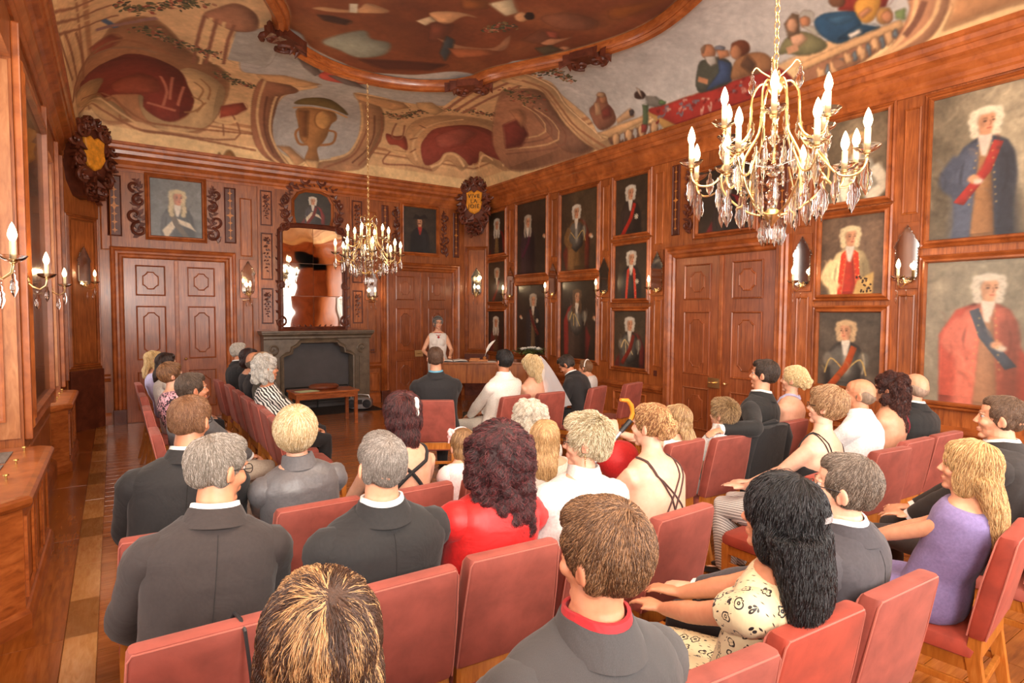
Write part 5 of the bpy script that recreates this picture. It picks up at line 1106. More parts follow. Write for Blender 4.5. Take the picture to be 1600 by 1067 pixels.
# ------------------------------------------------------------------ chairs
def make_chair(red=False):
    o = empty('upholstered_chair'); vm = 'velvet_red' if red else 'velvet'
    def rr(w, d, z, y, c=0.025, n=3):                                   # rounded rectangle ring
        pts = []
        for sx, sy, a0 in ((1, 1, 0), (-1, 1, PI/2), (-1, -1, PI), (1, -1, 1.5*PI)):
            for k in range(n+1): a = a0+PI/2*k/n; pts.append((sx*(w/2-c)+c*math.cos(a), y+sy*(d/2-c)+c*math.sin(a), z))
        return pts
    m = MB(); m.loft([rr(0.375, 0.42, 0.415, 0.0), rr(0.40, 0.445, 0.425, 0.0, 0.04), rr(0.404, 0.45, 0.455, 0.0, 0.045), rr(0.385, 0.43, 0.478, 0.0, 0.05), rr(0.34, 0.35, 0.488, 0.0, 0.06), rr(0.15, 0.15, 0.491, 0.0, 0.05)]); m.build('seat', vm, o, smooth=True)
    # back pad: rings up the height, each a rounded slab
    def slab(w, t, z, y, c=0.016): return rr(w, t, z, y, min(c, t/2-0.001), 3)
    bk = [(0.30, 0.03, 0.505, -0.205), (0.395, 0.062, 0.508, -0.206), (0.405, 0.07, 0.53, -0.21), (0.40, 0.075, 0.62, -0.227), (0.39, 0.074, 0.74, -0.25), (0.377, 0.07, 0.86, -0.275), (0.37, 0.067, 0.915, -0.287), (0.36, 0.056, 0.928, -0.29), (0.30, 0.03, 0.932, -0.291)]
    m = MB(); m.loft([slab(*q) for q in bk]); m.build('backrest', vm, o, smooth=True)
    m = MB()
    for s in (-1, 1):                                                    # piping along the front and rear edges of the back
        def yo(t): return s*(t/2-0.003)
        pth = [(-0.199, -0.207+yo(.066), 0.512), (-0.198, -0.218+yo(.07), 0.57), (-0.194, -0.25+yo(.074), 0.74), (-0.183, -0.284+yo(.067), 0.905), (-0.172, -0.289+yo(.064), 0.922), (0.172, -0.289+yo(.064), 0.922), (0.183, -0.284+yo(.067), 0.905), (0.194, -0.25+yo(.074), 0.74), (0.198, -0.218+yo(.07), 0.57), (0.199, -0.207+yo(.066), 0.512)]
        m.tube(pth, 0.0032, 6)
    m.build('piping', 'welt', o, smooth=True)
    for s in (-1, 1):
        MB().loft([[(s*x+dx, y+dy, z) for dx, dy in ((-a, -a), (a, -a), (a, a), (-a, a))] for x, y, z, a in ((0.176, 0.195, 0.0, 0.013), (0.178, 0.19, 0.2, 0.018), (0.178, 0.188, 0.425, 0.021))]).build('leg', 'chairwood', o, bevel=0.002)
        MB().loft([[(s*x+dx, y+dy, z) for dx, dy in ((-a, -b), (a, -b), (a, b), (-a, b))] for x, y, z, a, b in ((0.173, -0.29, 0.0, 0.013, 0.016), (0.177, -0.235, 0.2, 0.017, 0.021), (0.179, -0.198, 0.42, 0.019, 0.026), (0.177, -0.204, 0.52, 0.016, 0.02))]).build('leg', 'chairwood', o, bevel=0.002)
        MB().box(s*0.178-0.011, s*0.178+0.011, -0.2, 0.176, 0.365, 0.42).build('seat_rail', 'chairwood', o, bevel=0.002)
        MB().box(s*0.176-0.008, s*0.176+0.008, -0.215, 0.176, 0.285, 0.312).build('stretcher', 'chairwood', o, bevel=0.002)
    MB().box(-0.18, 0.18, 0.178, 0.2, 0.365, 0.42).build('seat_rail', 'chairwood', o, bevel=0.002); MB().box(-0.18, 0.18, -0.225, -0.195, 0.43, 0.50).build('back_rail', 'chairwood', o, bevel=0.003)
    MB().box(-0.178, 0.178, -0.224, -0.204, 0.285, 0.312).build('stretcher', 'chairwood', o, bevel=0.002)
    return o
CH0 = make_chair(); CH1 = make_chair(True)
def chair(x, y, face, label, red=False):
    """x, y: middle of the top edge of the back; face: degrees clockwise from the far wall"""
    src = CH1 if red else CH0; first = not src.get('used', 0)
    o = src if first else copy_tree(src); src['used'] = 1
    a = math.radians(face); o.location = (x+0.29*math.sin(a), y+0.29*math.cos(a), 0); o.rotation_euler = (0, 0, -a)
    tag(o, label, 'chair', 'rose velvet chairs'); return o
CHAIRS = [
 # nearest row
 (0.30, 0.85, 2, 'velvet chair of the woman with streaked hair, nearest the camera'), (0.80, 0.85, 2, 'velvet chair under the man in grey pinstripe with red collar'),
 (1.20, 0.86, 5, 'empty velvet chair whose back top shows at the bottom edge beside the floral dress'), (1.62, 0.85, 4, 'russet velvet chair behind the black-haired woman in floral dress', 1),
 (2.05, 0.82, 3, 'velvet chair behind the man in grey suit with glasses'), (2.98, 0.78, -6, 'velvet chair with its wooden legs showing under the girl in violet', 1), (3.74, 0.80, -4, 'velvet chair under the smiling man at the right edge'),
 # second row
 (0.19, 1.73, 1, 'velvet chair with a black cord strap over its back'), (0.75, 1.72, 1, 'velvet chair behind the man in black suit with bald crown'), (1.18, 1.73, 4, 'velvet chair behind the woman in red blouse'),
 (1.62, 1.72, 2, 'velvet chair behind the woman in white shirt'), (2.02, 1.66, -2, 'velvet chair behind the bare-backed woman with crossed straps'), (3.17, 1.65, -2, 'russet velvet chair behind the woman with short hair and black top', 1),
 (4.06, 1.71, 6, 'velvet chair behind the balding man in white shirt'), (4.53, 1.75, 3, 'velvet chair behind the woman in dark red dress'), (4.96, 1.73, 4, 'velvet chair nearest the picture wall, behind the bald man'),
 # third row
 (0.18, 2.58, 4, 'velvet chair under the broad man in charcoal suit at left'), (0.74, 2.62, 0, 'velvet chair behind the blonde woman in grey blouse'), (1.21, 2.60, -2, 'velvet chair behind the woman with black cross straps and flower'),
 (1.66, 2.60, 3, 'velvet chair behind the little girl with pink flower'), (2.12, 2.56, 0, 'velvet chair under the woman with honey-blond ponytail'),
 (3.14, 2.57, -4, 'velvet chair behind the long-haired girl'), (3.55, 2.51, 2, 'velvet chair behind the boy with spiky hair'), (4.05, 2.56, 0, 'velvet chair draped with a black jacket'), (4.48, 2.61, 0, 'velvet chair behind the blonde woman with bare shoulders'),
 # couple and witnesses
 (2.56, 5.12, 30, 'velvet chair behind the dark-suited man at front left'), (3.40, 4.95, -6, 'velvet chair behind the groom'), (3.86, 4.96, -3, 'velvet chair behind the bride'), (4.62, 5.05, -22, 'velvet chair behind the man bending over his lap'), (5.24, 5.10, -14, 'empty velvet chair by the picture wall, rightmost of the front row'),
 # front side row
 (1.05, 8.02, 88, 'side-row velvet chair under the white-haired man, farthest of its row'), (1.08, 7.40, 90, 'second velvet chair from the far end of the side row'), (1.08, 6.83, 90, 'velvet chair under the balding bearded man in the side row'),
 (1.07, 6.27, 90, 'velvet chair under the fair-haired guest in the side row'), (1.08, 5.80, 91, 'velvet chair under the old lady in striped blouse'), (1.06, 5.29, 92, 'empty velvet chair beside the old lady in stripes'), (1.03, 4.83, 93, 'empty velvet chair at the near end of the side row'),
 # rear side row
 (0.22, 8.14, 88, 'rear side-row velvet chair farthest from the camera'), (0.22, 7.05, 88, 'rear side-row velvet chair under the dark-haired woman in white'), (0.22, 6.05, 90, 'rear side-row velvet chair under the woman in pink and black'), (0.22, 4.86, 90, 'rear side-row velvet chair under the man in grey jacket'),
]
for c in CHAIRS: chair(c[0], c[1], c[2], c[3], len(c) > 4)

# ------------------------------------------------------------------ registrar's desk and what lies on it
DA = math.radians(-33)
dk = tag(empty('registrar_desk', (5.27, 8.67, 0), DA), 'walnut ceremony desk standing across the far right corner', 'desk')
MB().box(-0.85, 0.85, -0.36, 0.36, 0.915, 0.95).build('desk_top', 'desk', dk, bevel=0.006)
for a, b in ((-0.82, -0.275), (-0.272, 0.272), (0.275, 0.82)): MB().box(a, b, -0.345, -0.32, 0.60, 0.914).build('front_panel', 'desk', dk, bevel=0.003)
for s in (-1, 1):
    MB().box(s*0.82-0.012, s*0.82+0.012, -0.32, 0.33, 0.60, 0.914).build('side_panel', 'desk', dk, bevel=0.003)
    for t_ in (-1, 1): MB().loft([[(s*0.79+dx, t_*0.3+dy, z) for dx, dy in ((-a, -a), (a, -a), (a, a), (-a, a))] for z, a in ((0, 0.018), (0.6, 0.03))]).build('leg', 'desk', dk, bevel=0.003)
for i in range(4): MB().box(-0.8, 0.8, -0.30+i*0.001, -0.29+i*0.001, 0.70+i*0.05, 0.703+i*0.05).build('inlay_line', 'inlay', dk) if i == 0 else None
def on_desk(u, v, z=0.95): c, s = math.cos(DA), math.sin(DA); return (5.27+c*u-s*v, 8.67+s*u+c*v, z)
bk_ = tag(empty('open_binder', on_desk(-0.52, -0.12), DA+0.15), 'black ring binder lying open with white pages before the officiant', 'binder')
MB().box(-0.25, 0.25, -0.16, 0.16, 0, 0.008).build('cover', 'plastic_black', bk_, bevel=0.002)
for s in (-1, 1): MB().loft([[(s*0.01, -0.14, 0.008), (s*0.12, -0.14, 0.02), (s*0.235, -0.14, 0.012), (s*0.235, 0.14, 0.012), (s*0.12, 0.14, 0.02), (s*0.01, 0.14, 0.008)], [(s*0.01, -0.14, 0.018), (s*0.12, -0.14, 0.032), (s*0.235, -0.14, 0.018), (s*0.235, 0.14, 0.018), (s*0.12, 0.14, 0.032), (s*0.01, 0.14, 0.018)]]).build('pages', 'paper', bk_)
qs = tag(empty('quill_stand', on_desk(-0.08, -0.05), DA), 'small wooden desk stand holding a white feather quill', 'pen stand')
m = MB(); m.box(-0.16, 0.16, -0.07, 0.07, 0, 0.025); m.box(-0.15, 0.02, -0.06, 0.06, 0.025, 0.05); m.lathe([(0.028, 0), (0.03, 0.04), (0.016, 0.05), (0.014, 0.055)], 12, (0.1, 0, 0.025)); m.build('stand', 'chairwood', qs, bevel=0.004)
m = MB(); pt = [(0.1, 0, 0.06), (0.13, 0, 0.16), (0.19, 0, 0.27), (0.28, 0.0, 0.36)]
m.tube(pt, [0.003, 0.003, 0.0025, 0.001], 6); m.loft([[(x-w*0.9, 0.004, z+w*0.4), (x, 0.0, z), (x+w*0.7, 0.004, z-w*0.5), (x, 0.004, z+0.001)] for (x, y, z), w in zip([(0.125, 0, 0.14), (0.15, 0, 0.2), (0.19, 0, 0.27), (0.24, 0, 0.325), (0.285, 0, 0.362)], (0.004, 0.022, 0.026, 0.02, 0.003))]); m.build('feather', 'flower', qs, smooth=True)
for u, v, r_, lab in ((0.22, -0.15, 0.1, 'white sheet of paper lying on the desk near the groom'), (0.34, -0.12, 0.4, 'white document lying on the desk beside the flowers')):
    m = MB(); m.box(-0.15, 0.15, -0.105, 0.105, 0, 0.004); o = m.build('document', 'paper'); o.location = on_desk(u, v); o.rotation_euler = (0, 0, DA+r_); tag(o, lab, 'paper')
fl_ = tag(empty('bridal_bouquet', on_desk(0.79, -0.02), 0), 'low bouquet of white roses and green leaves on the desk', 'bouquet'); g = random.Random(4)
def petal_rose(r): 
    m = MB()
    for ring, n, rr, hh, op in ((0, 3, 0.35, 0.9, 0.1), (1, 5, 0.7, 0.75, 0.35), (2, 6, 1.0, 0.5, 0.7)):
        for k in range(n):
            a = 2*PI*k/n+ring; c, s = math.cos(a), math.sin(a); w = r*rr*0.75
            q = [(rr*r*0.3*c-w*s*0.4, rr*r*0.3*s+w*c*0.4, 0), (rr*r*0.3*c+w*s*0.4, rr*r*0.3*s-w*c*0.4, 0), (rr*r*c*0.8+w*s, rr*r*s*0.8-w*c, r*hh*0.7), (rr*r*c*(0.8+op*.3), rr*r*s*(0.8+op*.3), r*hh), (rr*r*c*0.8-w*s, rr*r*s*0.8+w*c, r*hh*0.7)]
            m.add(q, [(0, 1, 2, 3, 4)])
    m.ell((0, 0, r*0.3), (r*0.5, r*0.5, r*0.45), 8, 5); return m
for i in range(13):
    a, rr = g.uniform(0, 2*PI), 0.17*math.sqrt(g.random()); o = shared('rose', lambda: petal_rose(0.042), 'rose', 'flower', fl_, (rr*math.cos(a)*1.4, rr*math.sin(a)*0.8, 0.22-rr*0.25+g.uniform(-.01, .02)), g.uniform(0, 6))
def leaf_m():
    m = MB(); m.loft([[(x, -w, z-0.004), (x, 0, z), (x, w, z-0.004), (x, 0, z-0.003)] for x, w, z in ((0, 0.003, 0), (0.03, 0.016, 0.012), (0.06, 0.018, 0.012), (0.09, 0.009, 0.0), (0.105, 0.001, -0.012))]); return m
for i in range(60):
    a = g.uniform(0, 2*PI); rr = g.uniform(0.06, 0.22); o = shared('leaf', leaf_m, 'leaf', 'leaf', fl_, (rr*math.cos(a)*1.2, rr*math.sin(a)*0.75, 0.12+g.uniform(0, 0.08)), a+g.uniform(-.6, .6)); o.rotation_euler[1] = g.uniform(-0.5, 0.3)
m = MB(); m.lathe([(0.002, 0), (0.07, 0.0), (0.06, 0.06), (0.10, 0.15), (0.15, 0.18), (0.002, 0.185)], 16); m.build('moss_bowl', 'leaf', fl_, smooth=True)
# glass vases standing on the floor below the desk
for u, v, h, lab in ((-0.28, -0.62, 0.34, 'clear glass lantern on the floor before the desk, left of two'), (0.02, -0.60, 0.30, 'clear glass lantern on the floor before the desk, right of two')):
    o = tag(empty('glass_lantern', on_desk(u, v, 0.012)), lab, 'vase'); MB().lathe([(0.002, 0), (0.055, 0.0), (0.06, 0.03), (0.05, h*0.5), (0.062, h), (0.057, h), (0.045, h*0.5), (0.05, 0.03), (0.002, 0.02)], 16).build('glass', 'crystal', o, smooth=True); MB().lathe([(0.002, 0.02), (0.035, 0.022), (0.035, h*0.45), (0.002, h*0.46)], 12).build('candle', 'ivory', o, smooth=True)
# ------------------------------------------------------------------ low table, stool, boombox by the hearth
lt = tag(empty('low_table', (2.72, 9.35, 0)), 'low wooden side table with green sheet in front of the fireplace', 'table')
MB().box(-0.50, 0.50, -0.26, 0.26, 0.52, 0.55).build('table_top', 'bench', lt, bevel=0.005)
for a, b, c, d in ((-0.46, 0.46, -0.24, -0.225), (-0.46, 0.46, 0.225, 0.24), (-0.47, -0.455, -0.22, 0.22), (0.455, 0.47, -0.22, 0.22)): MB().box(a, b, c, d, 0.44, 0.52).build('apron', 'bench', lt, bevel=0.002)
for a in (-0.45, 0.45):
    for b in (-0.22, 0.22): MB().box(a-0.025, a+0.025, b-0.025, b+0.025, 0, 0.52).build('leg', 'bench', lt, bevel=0.003)
o = MB().box(-0.16, 0.16, -0.1, 0.1, 0, 0.003).build('green_leaflet', plain('pale_green_paper', lin((196, 214, 170)), 0.6)); o.location = (2.45, 9.28, 0.55); o.rotation_euler = (0, 0, 0.2); tag(o, 'pale green sheet lying on the low table', 'paper')
m = MB(); m.lathe([(0.002, 0), (0.2, 0.0), (0.235, 0.03), (0.235, 0.055), (0.2, 0.08), (0.002, 0.09)], 20); o = m.build('leather_cushion', 'leather', smooth=True); o.location = (2.75, 9.42, 0.55); o.scale = (1.0, 0.7, 1); tag(o, 'brown leather cushion on the low table', 'cushion')
bb = tag(empty('boombox', (3.66, 10.30, 0.02), -0.55), 'silver portable stereo with two round speakers on the floor by the hearth', 'stereo')
m = MB(); n = 18
m.loft([[(0.22*sx*math.copysign(abs(math.cos(t))**0.5, math.cos(t)), y, 0.12+0.105*sx*math.copysign(abs(math.sin(t))**0.7, math.sin(t))) for t in [2*PI*k/n for k in range(n)]] for y, sx in ((-0.1, 0.9), (-0.08, 1.0), (0.06, 1.0), (0.11, 0.8))]); m.build('body', 'silver', bb, smooth=True)
for s in (-1, 1):
    m = MB(); m.lathe([(0.075, 0), (0.075, 0.014), (0.062, 0.016), (0.058, 0.006), (0.03, 0.004), (0.001, 0.012)], 20, (0, 0, 0), lambda x, y, z, s=s: (s*0.135+x, -0.098-z, 0.12+y)); m.build('speaker', 'plastic_black', bb, smooth=True)
m = MB(); m.box(-0.055, 0.055, -0.112, -0.09, 0.11, 0.19); m.build('display', 'plastic_black', bb, bevel=0.006); m = MB(); m.box(-0.05, 0.05, -0.112, -0.09, 0.045, 0.085); m.build('cassette_door', 'silver', bb, bevel=0.004)
m = MB(); m.tube([(-0.17, 0, 0.2), (-0.15, 0.0, 0.26), (0, 0, 0.275), (0.15, 0, 0.26), (0.17, 0, 0.2)], 0.011, 8); m.build('handle', 'silver', bb, smooth=True)

# ------------------------------------------------------------------ people: one continuous skin each, clothes and hair as children
def remesh(mb, voxel, smooth=4, zmap=None, name='tmp'):
    V = np.array(mb.v, np.float64)
    me = bpy.data.meshes.new(name)
    if zmap is not None:
        me.from_pydata(V.tolist(), [], mb.f); bm = bmesh.new(); bm.from_mesh(me); z0, z1 = zmap.zone
        for _ in range(3):
            es = [e for e in bm.edges if e.calc_length() > .022 and max(e.verts[0].co.z, e.verts[1].co.z) > z0 and min(e.verts[0].co.z, e.verts[1].co.z) < z1]
            if not es: break
            bmesh.ops.subdivide_edges(bm, edges=es, cuts=1, use_grid_fill=True)
        V = zmap(np.array([v.co[:] for v in bm.verts]), False)
        for v, c in zip(bm.verts, V): v.co = c
        bm.to_mesh(me); bm.free()
    else: me.from_pydata(V.tolist(), [], mb.f)
    ob = bpy.data.objects.new('tmp', me); COL.objects.link(ob)
    r = ob.modifiers.new('r', 'REMESH'); r.mode = 'VOXEL'; r.voxel_size = voxel; r.use_smooth_shade = True
    if smooth: s = ob.modifiers.new('s', 'SMOOTH'); s.factor = 0.5; s.iterations = smooth
    dg = bpy.context.evaluated_depsgraph_get(); dg.update()
    out = bpy.data.meshes.new_from_object(ob.evaluated_get(dg)); bpy.data.objects.remove(ob); bpy.data.meshes.remove(me)
    out.name = name; n = len(out.vertices)
    if zmap is not None:
        co = np.zeros(n*3); out.vertices.foreach_get('co', co); co = zmap(co.reshape(-1, 3), True); out.vertices.foreach_set('co', co.ravel())
    out.update(); out.polygons.foreach_set('use_smooth', [True]*len(out.polygons)); return out
def make_zmap(zn, k, anchor):
    zs_ = np.linspace(-0.5, 2.5, 1200); g = 1+(k-1)*np.clip((zs_-(zn-0.06))/0.06, 0, 1); f = np.r_[0, np.cumsum((g[1:]+g[:-1])/2*np.diff(zs_))]-0.5; ax, ay = anchor
    def fn(V, inv):
        V = V.copy()
        if not inv: gz = np.interp(V[:, 2], zs_, g); V[:, 2] = np.interp(V[:, 2], zs_, f)
        else: V[:, 2] = np.interp(V[:, 2], f, zs_); gz = 1/np.interp(V[:, 2], zs_, g)
        V[:, 0] = ax+(V[:, 0]-ax)*gz; V[:, 1] = ay+(V[:, 1]-ay)*gz; return V
    fn.zone = (zn-.08, zn+.02); return fn
def mesh_co(me): c = np.zeros(len(me.vertices)*3); me.vertices.foreach_get('co', c); return c.reshape(-1, 3)
def wrinkle(me, amp, sc, seed, stretch=(1, 1, 1)):
    from mathutils import noise
    co = mesh_co(me); nr = np.zeros(len(me.vertices)*3); me.vertices.foreach_get('normal', nr); nr = nr.reshape(-1, 3)
    o = Vector((seed*3.1, seed*1.7, seed*0.9))
    d = np.array([noise.noise(Vector((c[0]*sc*stretch[0], c[1]*sc*stretch[1], c[2]*sc*stretch[2]))+o)+0.5*noise.noise(Vector(c)*sc*2.3+o) for c in co])
    me.vertices.foreach_set('co', (co+nr*d[:, None]*amp).ravel()); me.update()
HN = 0.872
_fab = {}
def fabric(c, rough=0.85, kind='plain', sheen=0.1):
    key = (c, rough, kind)
    if key in _fab: return _fab[key]
    t = NT('cloth_%s_%d' % (kind, len(_fab))); L = lin(c); d = tuple(x*0.86 for x in L); e = tuple(min(1, x*1.12) for x in L)
    if kind == 'plain': t.base(t.ramp(t.noise(90, 3, 0.6), [(0.3, d), (0.7, e)]))
    elif kind == 'pinstripe':
        f = t.noise(110, 2, 0.5, 0, (5, 5, 0.05)); t.base(t.ramp(f, [(0.35, d), (0.6, L), (0.7, e)]))
    elif kind in ('stripes_v', 'stripes_d'):
        tc = t.n('ShaderNodeTexCoord'); mp = t.n('ShaderNodeMapping'); mp.inputs['Rotation'].default_value = (0, 0.85, 0) if kind == 'stripes_v' else (0.3, 0.6, 0.0); t.l(tc.outputs['Object'], mp.inputs[0])
        w = t.n('ShaderNodeTexWave'); w.wave_type = 'BANDS'; w.bands_direction = 'X' if kind == 'stripes_v' else 'DIAGONAL'; w.inputs['Scale'].default_value = 24 if kind == 'stripes_v' else 15; w.inputs['Distortion'].default_value = 0.0 if kind == 'stripes_v' else 5.0; w.inputs['Detail'].default_value = 1; w.inputs['Detail Scale'].default_value = 1.0; t.l(mp.outputs[0], w.inputs[0])
        t.base(t.ramp(w.outputs[0], [(0.0, (0.015, 0.014, 0.013)), (0.47, (0.02, 0.018, 0.017)), (0.53, (0.72, 0.69, 0.64)), (1.0, (0.78, 0.75, 0.7))] if kind == 'stripes_d' else [(0.0, (0.75, 0.72, 0.68)), (0.5, (0.75, 0.72, 0.68)), (0.56, (0.03, 0.025, 0.025)), (0.8, (0.03, 0.025, 0.025)), (0.86, (0.42, 0.38, 0.36))]))
    elif kind == 'blotch':
        t.base(t.ramp(t.noise(26, 3, 0.6, 1.6), [(0.40, (0.02, 0.015, 0.018)), (0.47, (0.02, 0.015, 0.018)), (0.52, lin((226, 160, 176))), (0.6, lin((240, 196, 204)))]))
    elif kind == 'plaid':
        b = t.n('ShaderNodeTexBrick'); b.offset = 0; b.inputs['Scale'].default_value = 26; b.inputs['Color1'].default_value = (0.78, 0.77, 0.75, 1); b.inputs['Color2'].default_value = (0.60, 0.59, 0.57, 1); b.inputs['Mortar'].default_value = (0.3, 0.29, 0.28, 1); b.inputs['Mortar Size'].default_value = 0.08; b.inputs['Brick Width'].default_value = 0.5; b.inputs['Row Height'].default_value = 0.5
        tc = t.n('ShaderNodeTexCoord'); t.l(tc.outputs['Object'], b.inputs[0]); t.base(b.outputs[0])
    elif kind == 'floral':
        tc = t.n('ShaderNodeTexCoord'); 
        def vor(scale, rnd=0.55):
            v = t.n('ShaderNodeTexVoronoi'); v.inputs['Scale'].default_value = scale; v.inputs['Randomness'].default_value = rnd; t.l(tc.outputs['Object'], v.inputs['Vector'])
            mv = t.n('ShaderNodeVectorMath', operation='SCALE'); mv.inputs['Scale'].default_value = scale; t.l(tc.outputs['Object'], mv.inputs[0])
            sb = t.n('ShaderNodeVectorMath', operation='SUBTRACT'); ps = t.n('ShaderNodeVectorMath', operation='SCALE'); ps.inputs['Scale'].default_value = scale; t.l(v.outputs['Position'], ps.inputs[0]); t.l(mv.outputs[0], sb.inputs[0]); t.l(ps.outputs[0], sb.inputs[1])
            sp = t.n('ShaderNodeSeparateXYZ'); t.l(sb.outputs[0], sp.inputs[0]); return v, sp
        def mth(op, a, b=None, c_=None):
            m_ = t.n('ShaderNodeMath', operation=op)
            for i, q in enumerate((a, b, c_)):
                if q is None: continue
                if isinstance(q, (int, float)): m_.inputs[i].default_value = q
                else: t.l(q, m_.inputs[i])
            return m_.outputs[0]
        v, sp = vor(21, 0.45); yz = mth('ADD', sp.outputs['Y'], sp.outputs['Z']); th = mth('ARCTAN2', yz, sp.outputs['X']); pet = mth('MULTIPLY', mth('ABSOLUTE', mth('SINE', mth('MULTIPLY', th, 2.5))), 0.10)
        rr = mth('ADD', pet, 0.24); d1 = mth('ABSOLUTE', mth('SUBTRACT', v.outputs['Distance'], rr)); ring = mth('LESS_THAN', d1, 0.045); core = mth('LESS_THAN', mth('ABSOLUTE', mth('SUBTRACT', v.outputs['Distance'], 0.10)), 0.035)
        v2, sp2 = vor(46, 1.0); lf = mth('LESS_THAN', mth('ADD', mth('ABSOLUTE', mth('ADD', sp2.outputs['X'], mth('MULTIPLY', sp2.outputs['Z'], 0.6))), mth('MULTIPLY', v2.outputs['Distance'], 0.35)), 0.13); far_ = mth('GREATER_THAN', v.outputs['Distance'], 0.42)
        k_ = mth('MAXIMUM', mth('MAXIMUM', ring, core), mth('MULTIPLY', lf, far_)); t.base(t.mix(k_, L, (0.012, 0.011, 0.012)))
    t.set(rough=rough, sheen=sheen); t.bump(t.noise(7, 3, 0.55, 1.2), 0.35, 0.02); _fab[key] = t.m; return t.m
_sk = {}
def skin_mat(c):
    if c in _sk: return _sk[c]
    t = NT('skin_%d' % len(_sk)); L = lin(c); f = t.noise(28, 4, 0.6); col = t.ramp(f, [(0.3, tuple(x*q for x, q in zip(L, (0.92, 0.86, 0.84)))), (0.7, tuple(min(1, x*1.05) for x in L))])
    at = t.n('ShaderNodeAttribute'); at.attribute_name = 'tint'; t.base(t.mix(1.0, col, at.outputs['Color'], 'MULTIPLY')); t.set(rough=0.48, sss=0.08); t.b.inputs['Subsurface Radius'].default_value = (0.02, 0.008, 0.004); t.bump(t.noise(160, 2), 0.06, 0.002); _sk[c] = t.m; return t.m
_hm = {}
def hair_mat(c, c2=None):
    key = (c, c2)
    if key in _hm: return _hm[key]
    res = []
    for strand in (0, 1):
        t = NT('hair_%d_%d' % (len(_hm), strand)); L = lin(c); L2 = lin(c2) if c2 else tuple(min(1, x*1.55+0.004) for x in L); D = tuple(x*0.55 for x in L)
        if strand: hi = t.n('ShaderNodeHairInfo'); t.base(t.ramp(hi.outputs['Random'], [(0.0, D), (0.35, L), (0.62, L), (0.85 if not c2 else 0.7, L2)])); t.set(rough=0.38, spec=0.55)
        else: t.base(t.ramp(t.noise(30, 4, 0.6, 0.4, (3, 3, 0.8)), [(0.3, D), (0.6, L)])); t.set(rough=0.6); t.bump(t.noise(90, 3, 0.6, 0.4, (3, 3, 0.6)), 0.5, 0.006)
        res.append(t.m)
    _hm[key] = res; return res
M['eye'] = plain('eye_white', (0.50, 0.46, 0.42), 0.35); M['iris'] = plain('iris_dark', (0.05, 0.035, 0.025), 0.1); M['specs'] = plain('dark_spectacle_frame', (0.02, 0.018, 0.018), 0.3)
M['lens'] = M['crystal']; M['shoe'] = plain('black_shoe', (0.015, 0.014, 0.014), 0.3); M['veil'] = None
t = NT('bridal_veil'); t.base((0.85, 0.84, 0.86)); t.set(alpha=0.42, rough=0.8); M['veil'] = t.m
M['silverclip'] = plain('silver_barrette', (0.75, 0.74, 0.74), 0.3, 220, 0.6, metal=0.6)

HEAD = [((0, -.012, .028), (.074, .092, .086)), ((0, .028, .045), (.060, .053, .056)), ((0, .033, -.02), (.058, .057, .062)), ((0, .026, -.066), (.047, .052, .042)), ((0, .068, -.094), (.022, .02, .017)),
        ((.034, .060, -.025), (.024, .024, .022)), ((-.034, .060, -.025), (.024, .024, .022)), ((.024, .078, .026), (.022, .011, .009)), ((-.024, .078, .026), (.022, .011, .009)), ((.031, .0665, .0185), (.0145, .0115, .0055)), ((-.031, .0665, .0185), (.0145, .0115, .0055)), ((.031, .0655, -.002), (.0135, .0105, .005)), ((-.031, .0655, -.002), (.0135, .0105, .005)), ((0, .083, -.057), (.022, .012, .007)), ((0, .082, -.067), (.019, .012, .008)),
        ((0, .1005, -.022), (.0115, .0115, .010)), ((.010, .094, -.026), (.008, .010, .007)), ((-.010, .094, -.026), (.008, .010, .007)), ((0, -.06, .008), (.06, .044, .06))]
def hand(m, w, d, nrm, side, s=1.0, curl=0.5, spread=0.12):
    """palm and five fingers: w wrist, d pointing direction, nrm back-of-hand normal, side +1 puts the thumb towards d x nrm"""
    d = Vector(d).normalized(); nrm = Vector(nrm); nrm = (nrm-d*nrm.dot(d)).normalized(); x = d.cross(nrm)*side; w = Vector(w)
    def ring(p, a, b): return [p+x*(a*math.cos(q))+nrm*(b*math.sin(q)) for q in [2*PI*k/10 for k in range(10)]]
    m.loft([ring(w-d*0.03*s, .024*s, .02*s), ring(w, .025*s, .019*s), ring(w+d*.03*s, .036*s, .017*s), ring(w+d*.07*s, .041*s, .015*s), ring(w+d*.09*s, .038*s, .012*s)])
    for i, ln in enumerate((.072, .082, .076, .058)):
        u = (0.029-i*0.0195)*s; p = w+d*.082*s+x*u; dd = (d+x*(1.5-i)*spread).normalized(); a = 0.0; pts = [p-dd*.02*s, p]
        for k in range(3): a += curl*(0.5+0.35*k); q = dd*math.cos(a)-nrm*math.sin(a); p = p+q*(ln*s*(0.44, 0.31, 0.25)[k]); pts.append(p)
        m.tube(pts, [.0095*s, .0098*s, .009*s, .0082*s, .0065*s], 7)
    p = w+d*.022*s+x*.026*s; dd = (d*.75+x*.75-nrm*.15).normalized(); m.tube([p-dd*.012*s, p, p+dd*.03*s, p+dd*.03*s+(dd+d*.5).normalized()*.026*s], [.013*s, .0135*s, .0105*s, .0075*s], 7)
def ik(a, b, l1, l2, pole):
    a, b, pole = Vector(a), Vector(b), Vector(pole); v = b-a; L = min(v.length, (l1+l2)*0.999); d = v.normalized(); x = (l1*l1-l2*l2+L*L)/(2*L); h = math.sqrt(max(l1*l1-x*x, 0)); p = pole-d*pole.dot(d); return a+d*x+p.normalized()*h, a+d*L
NP = 0
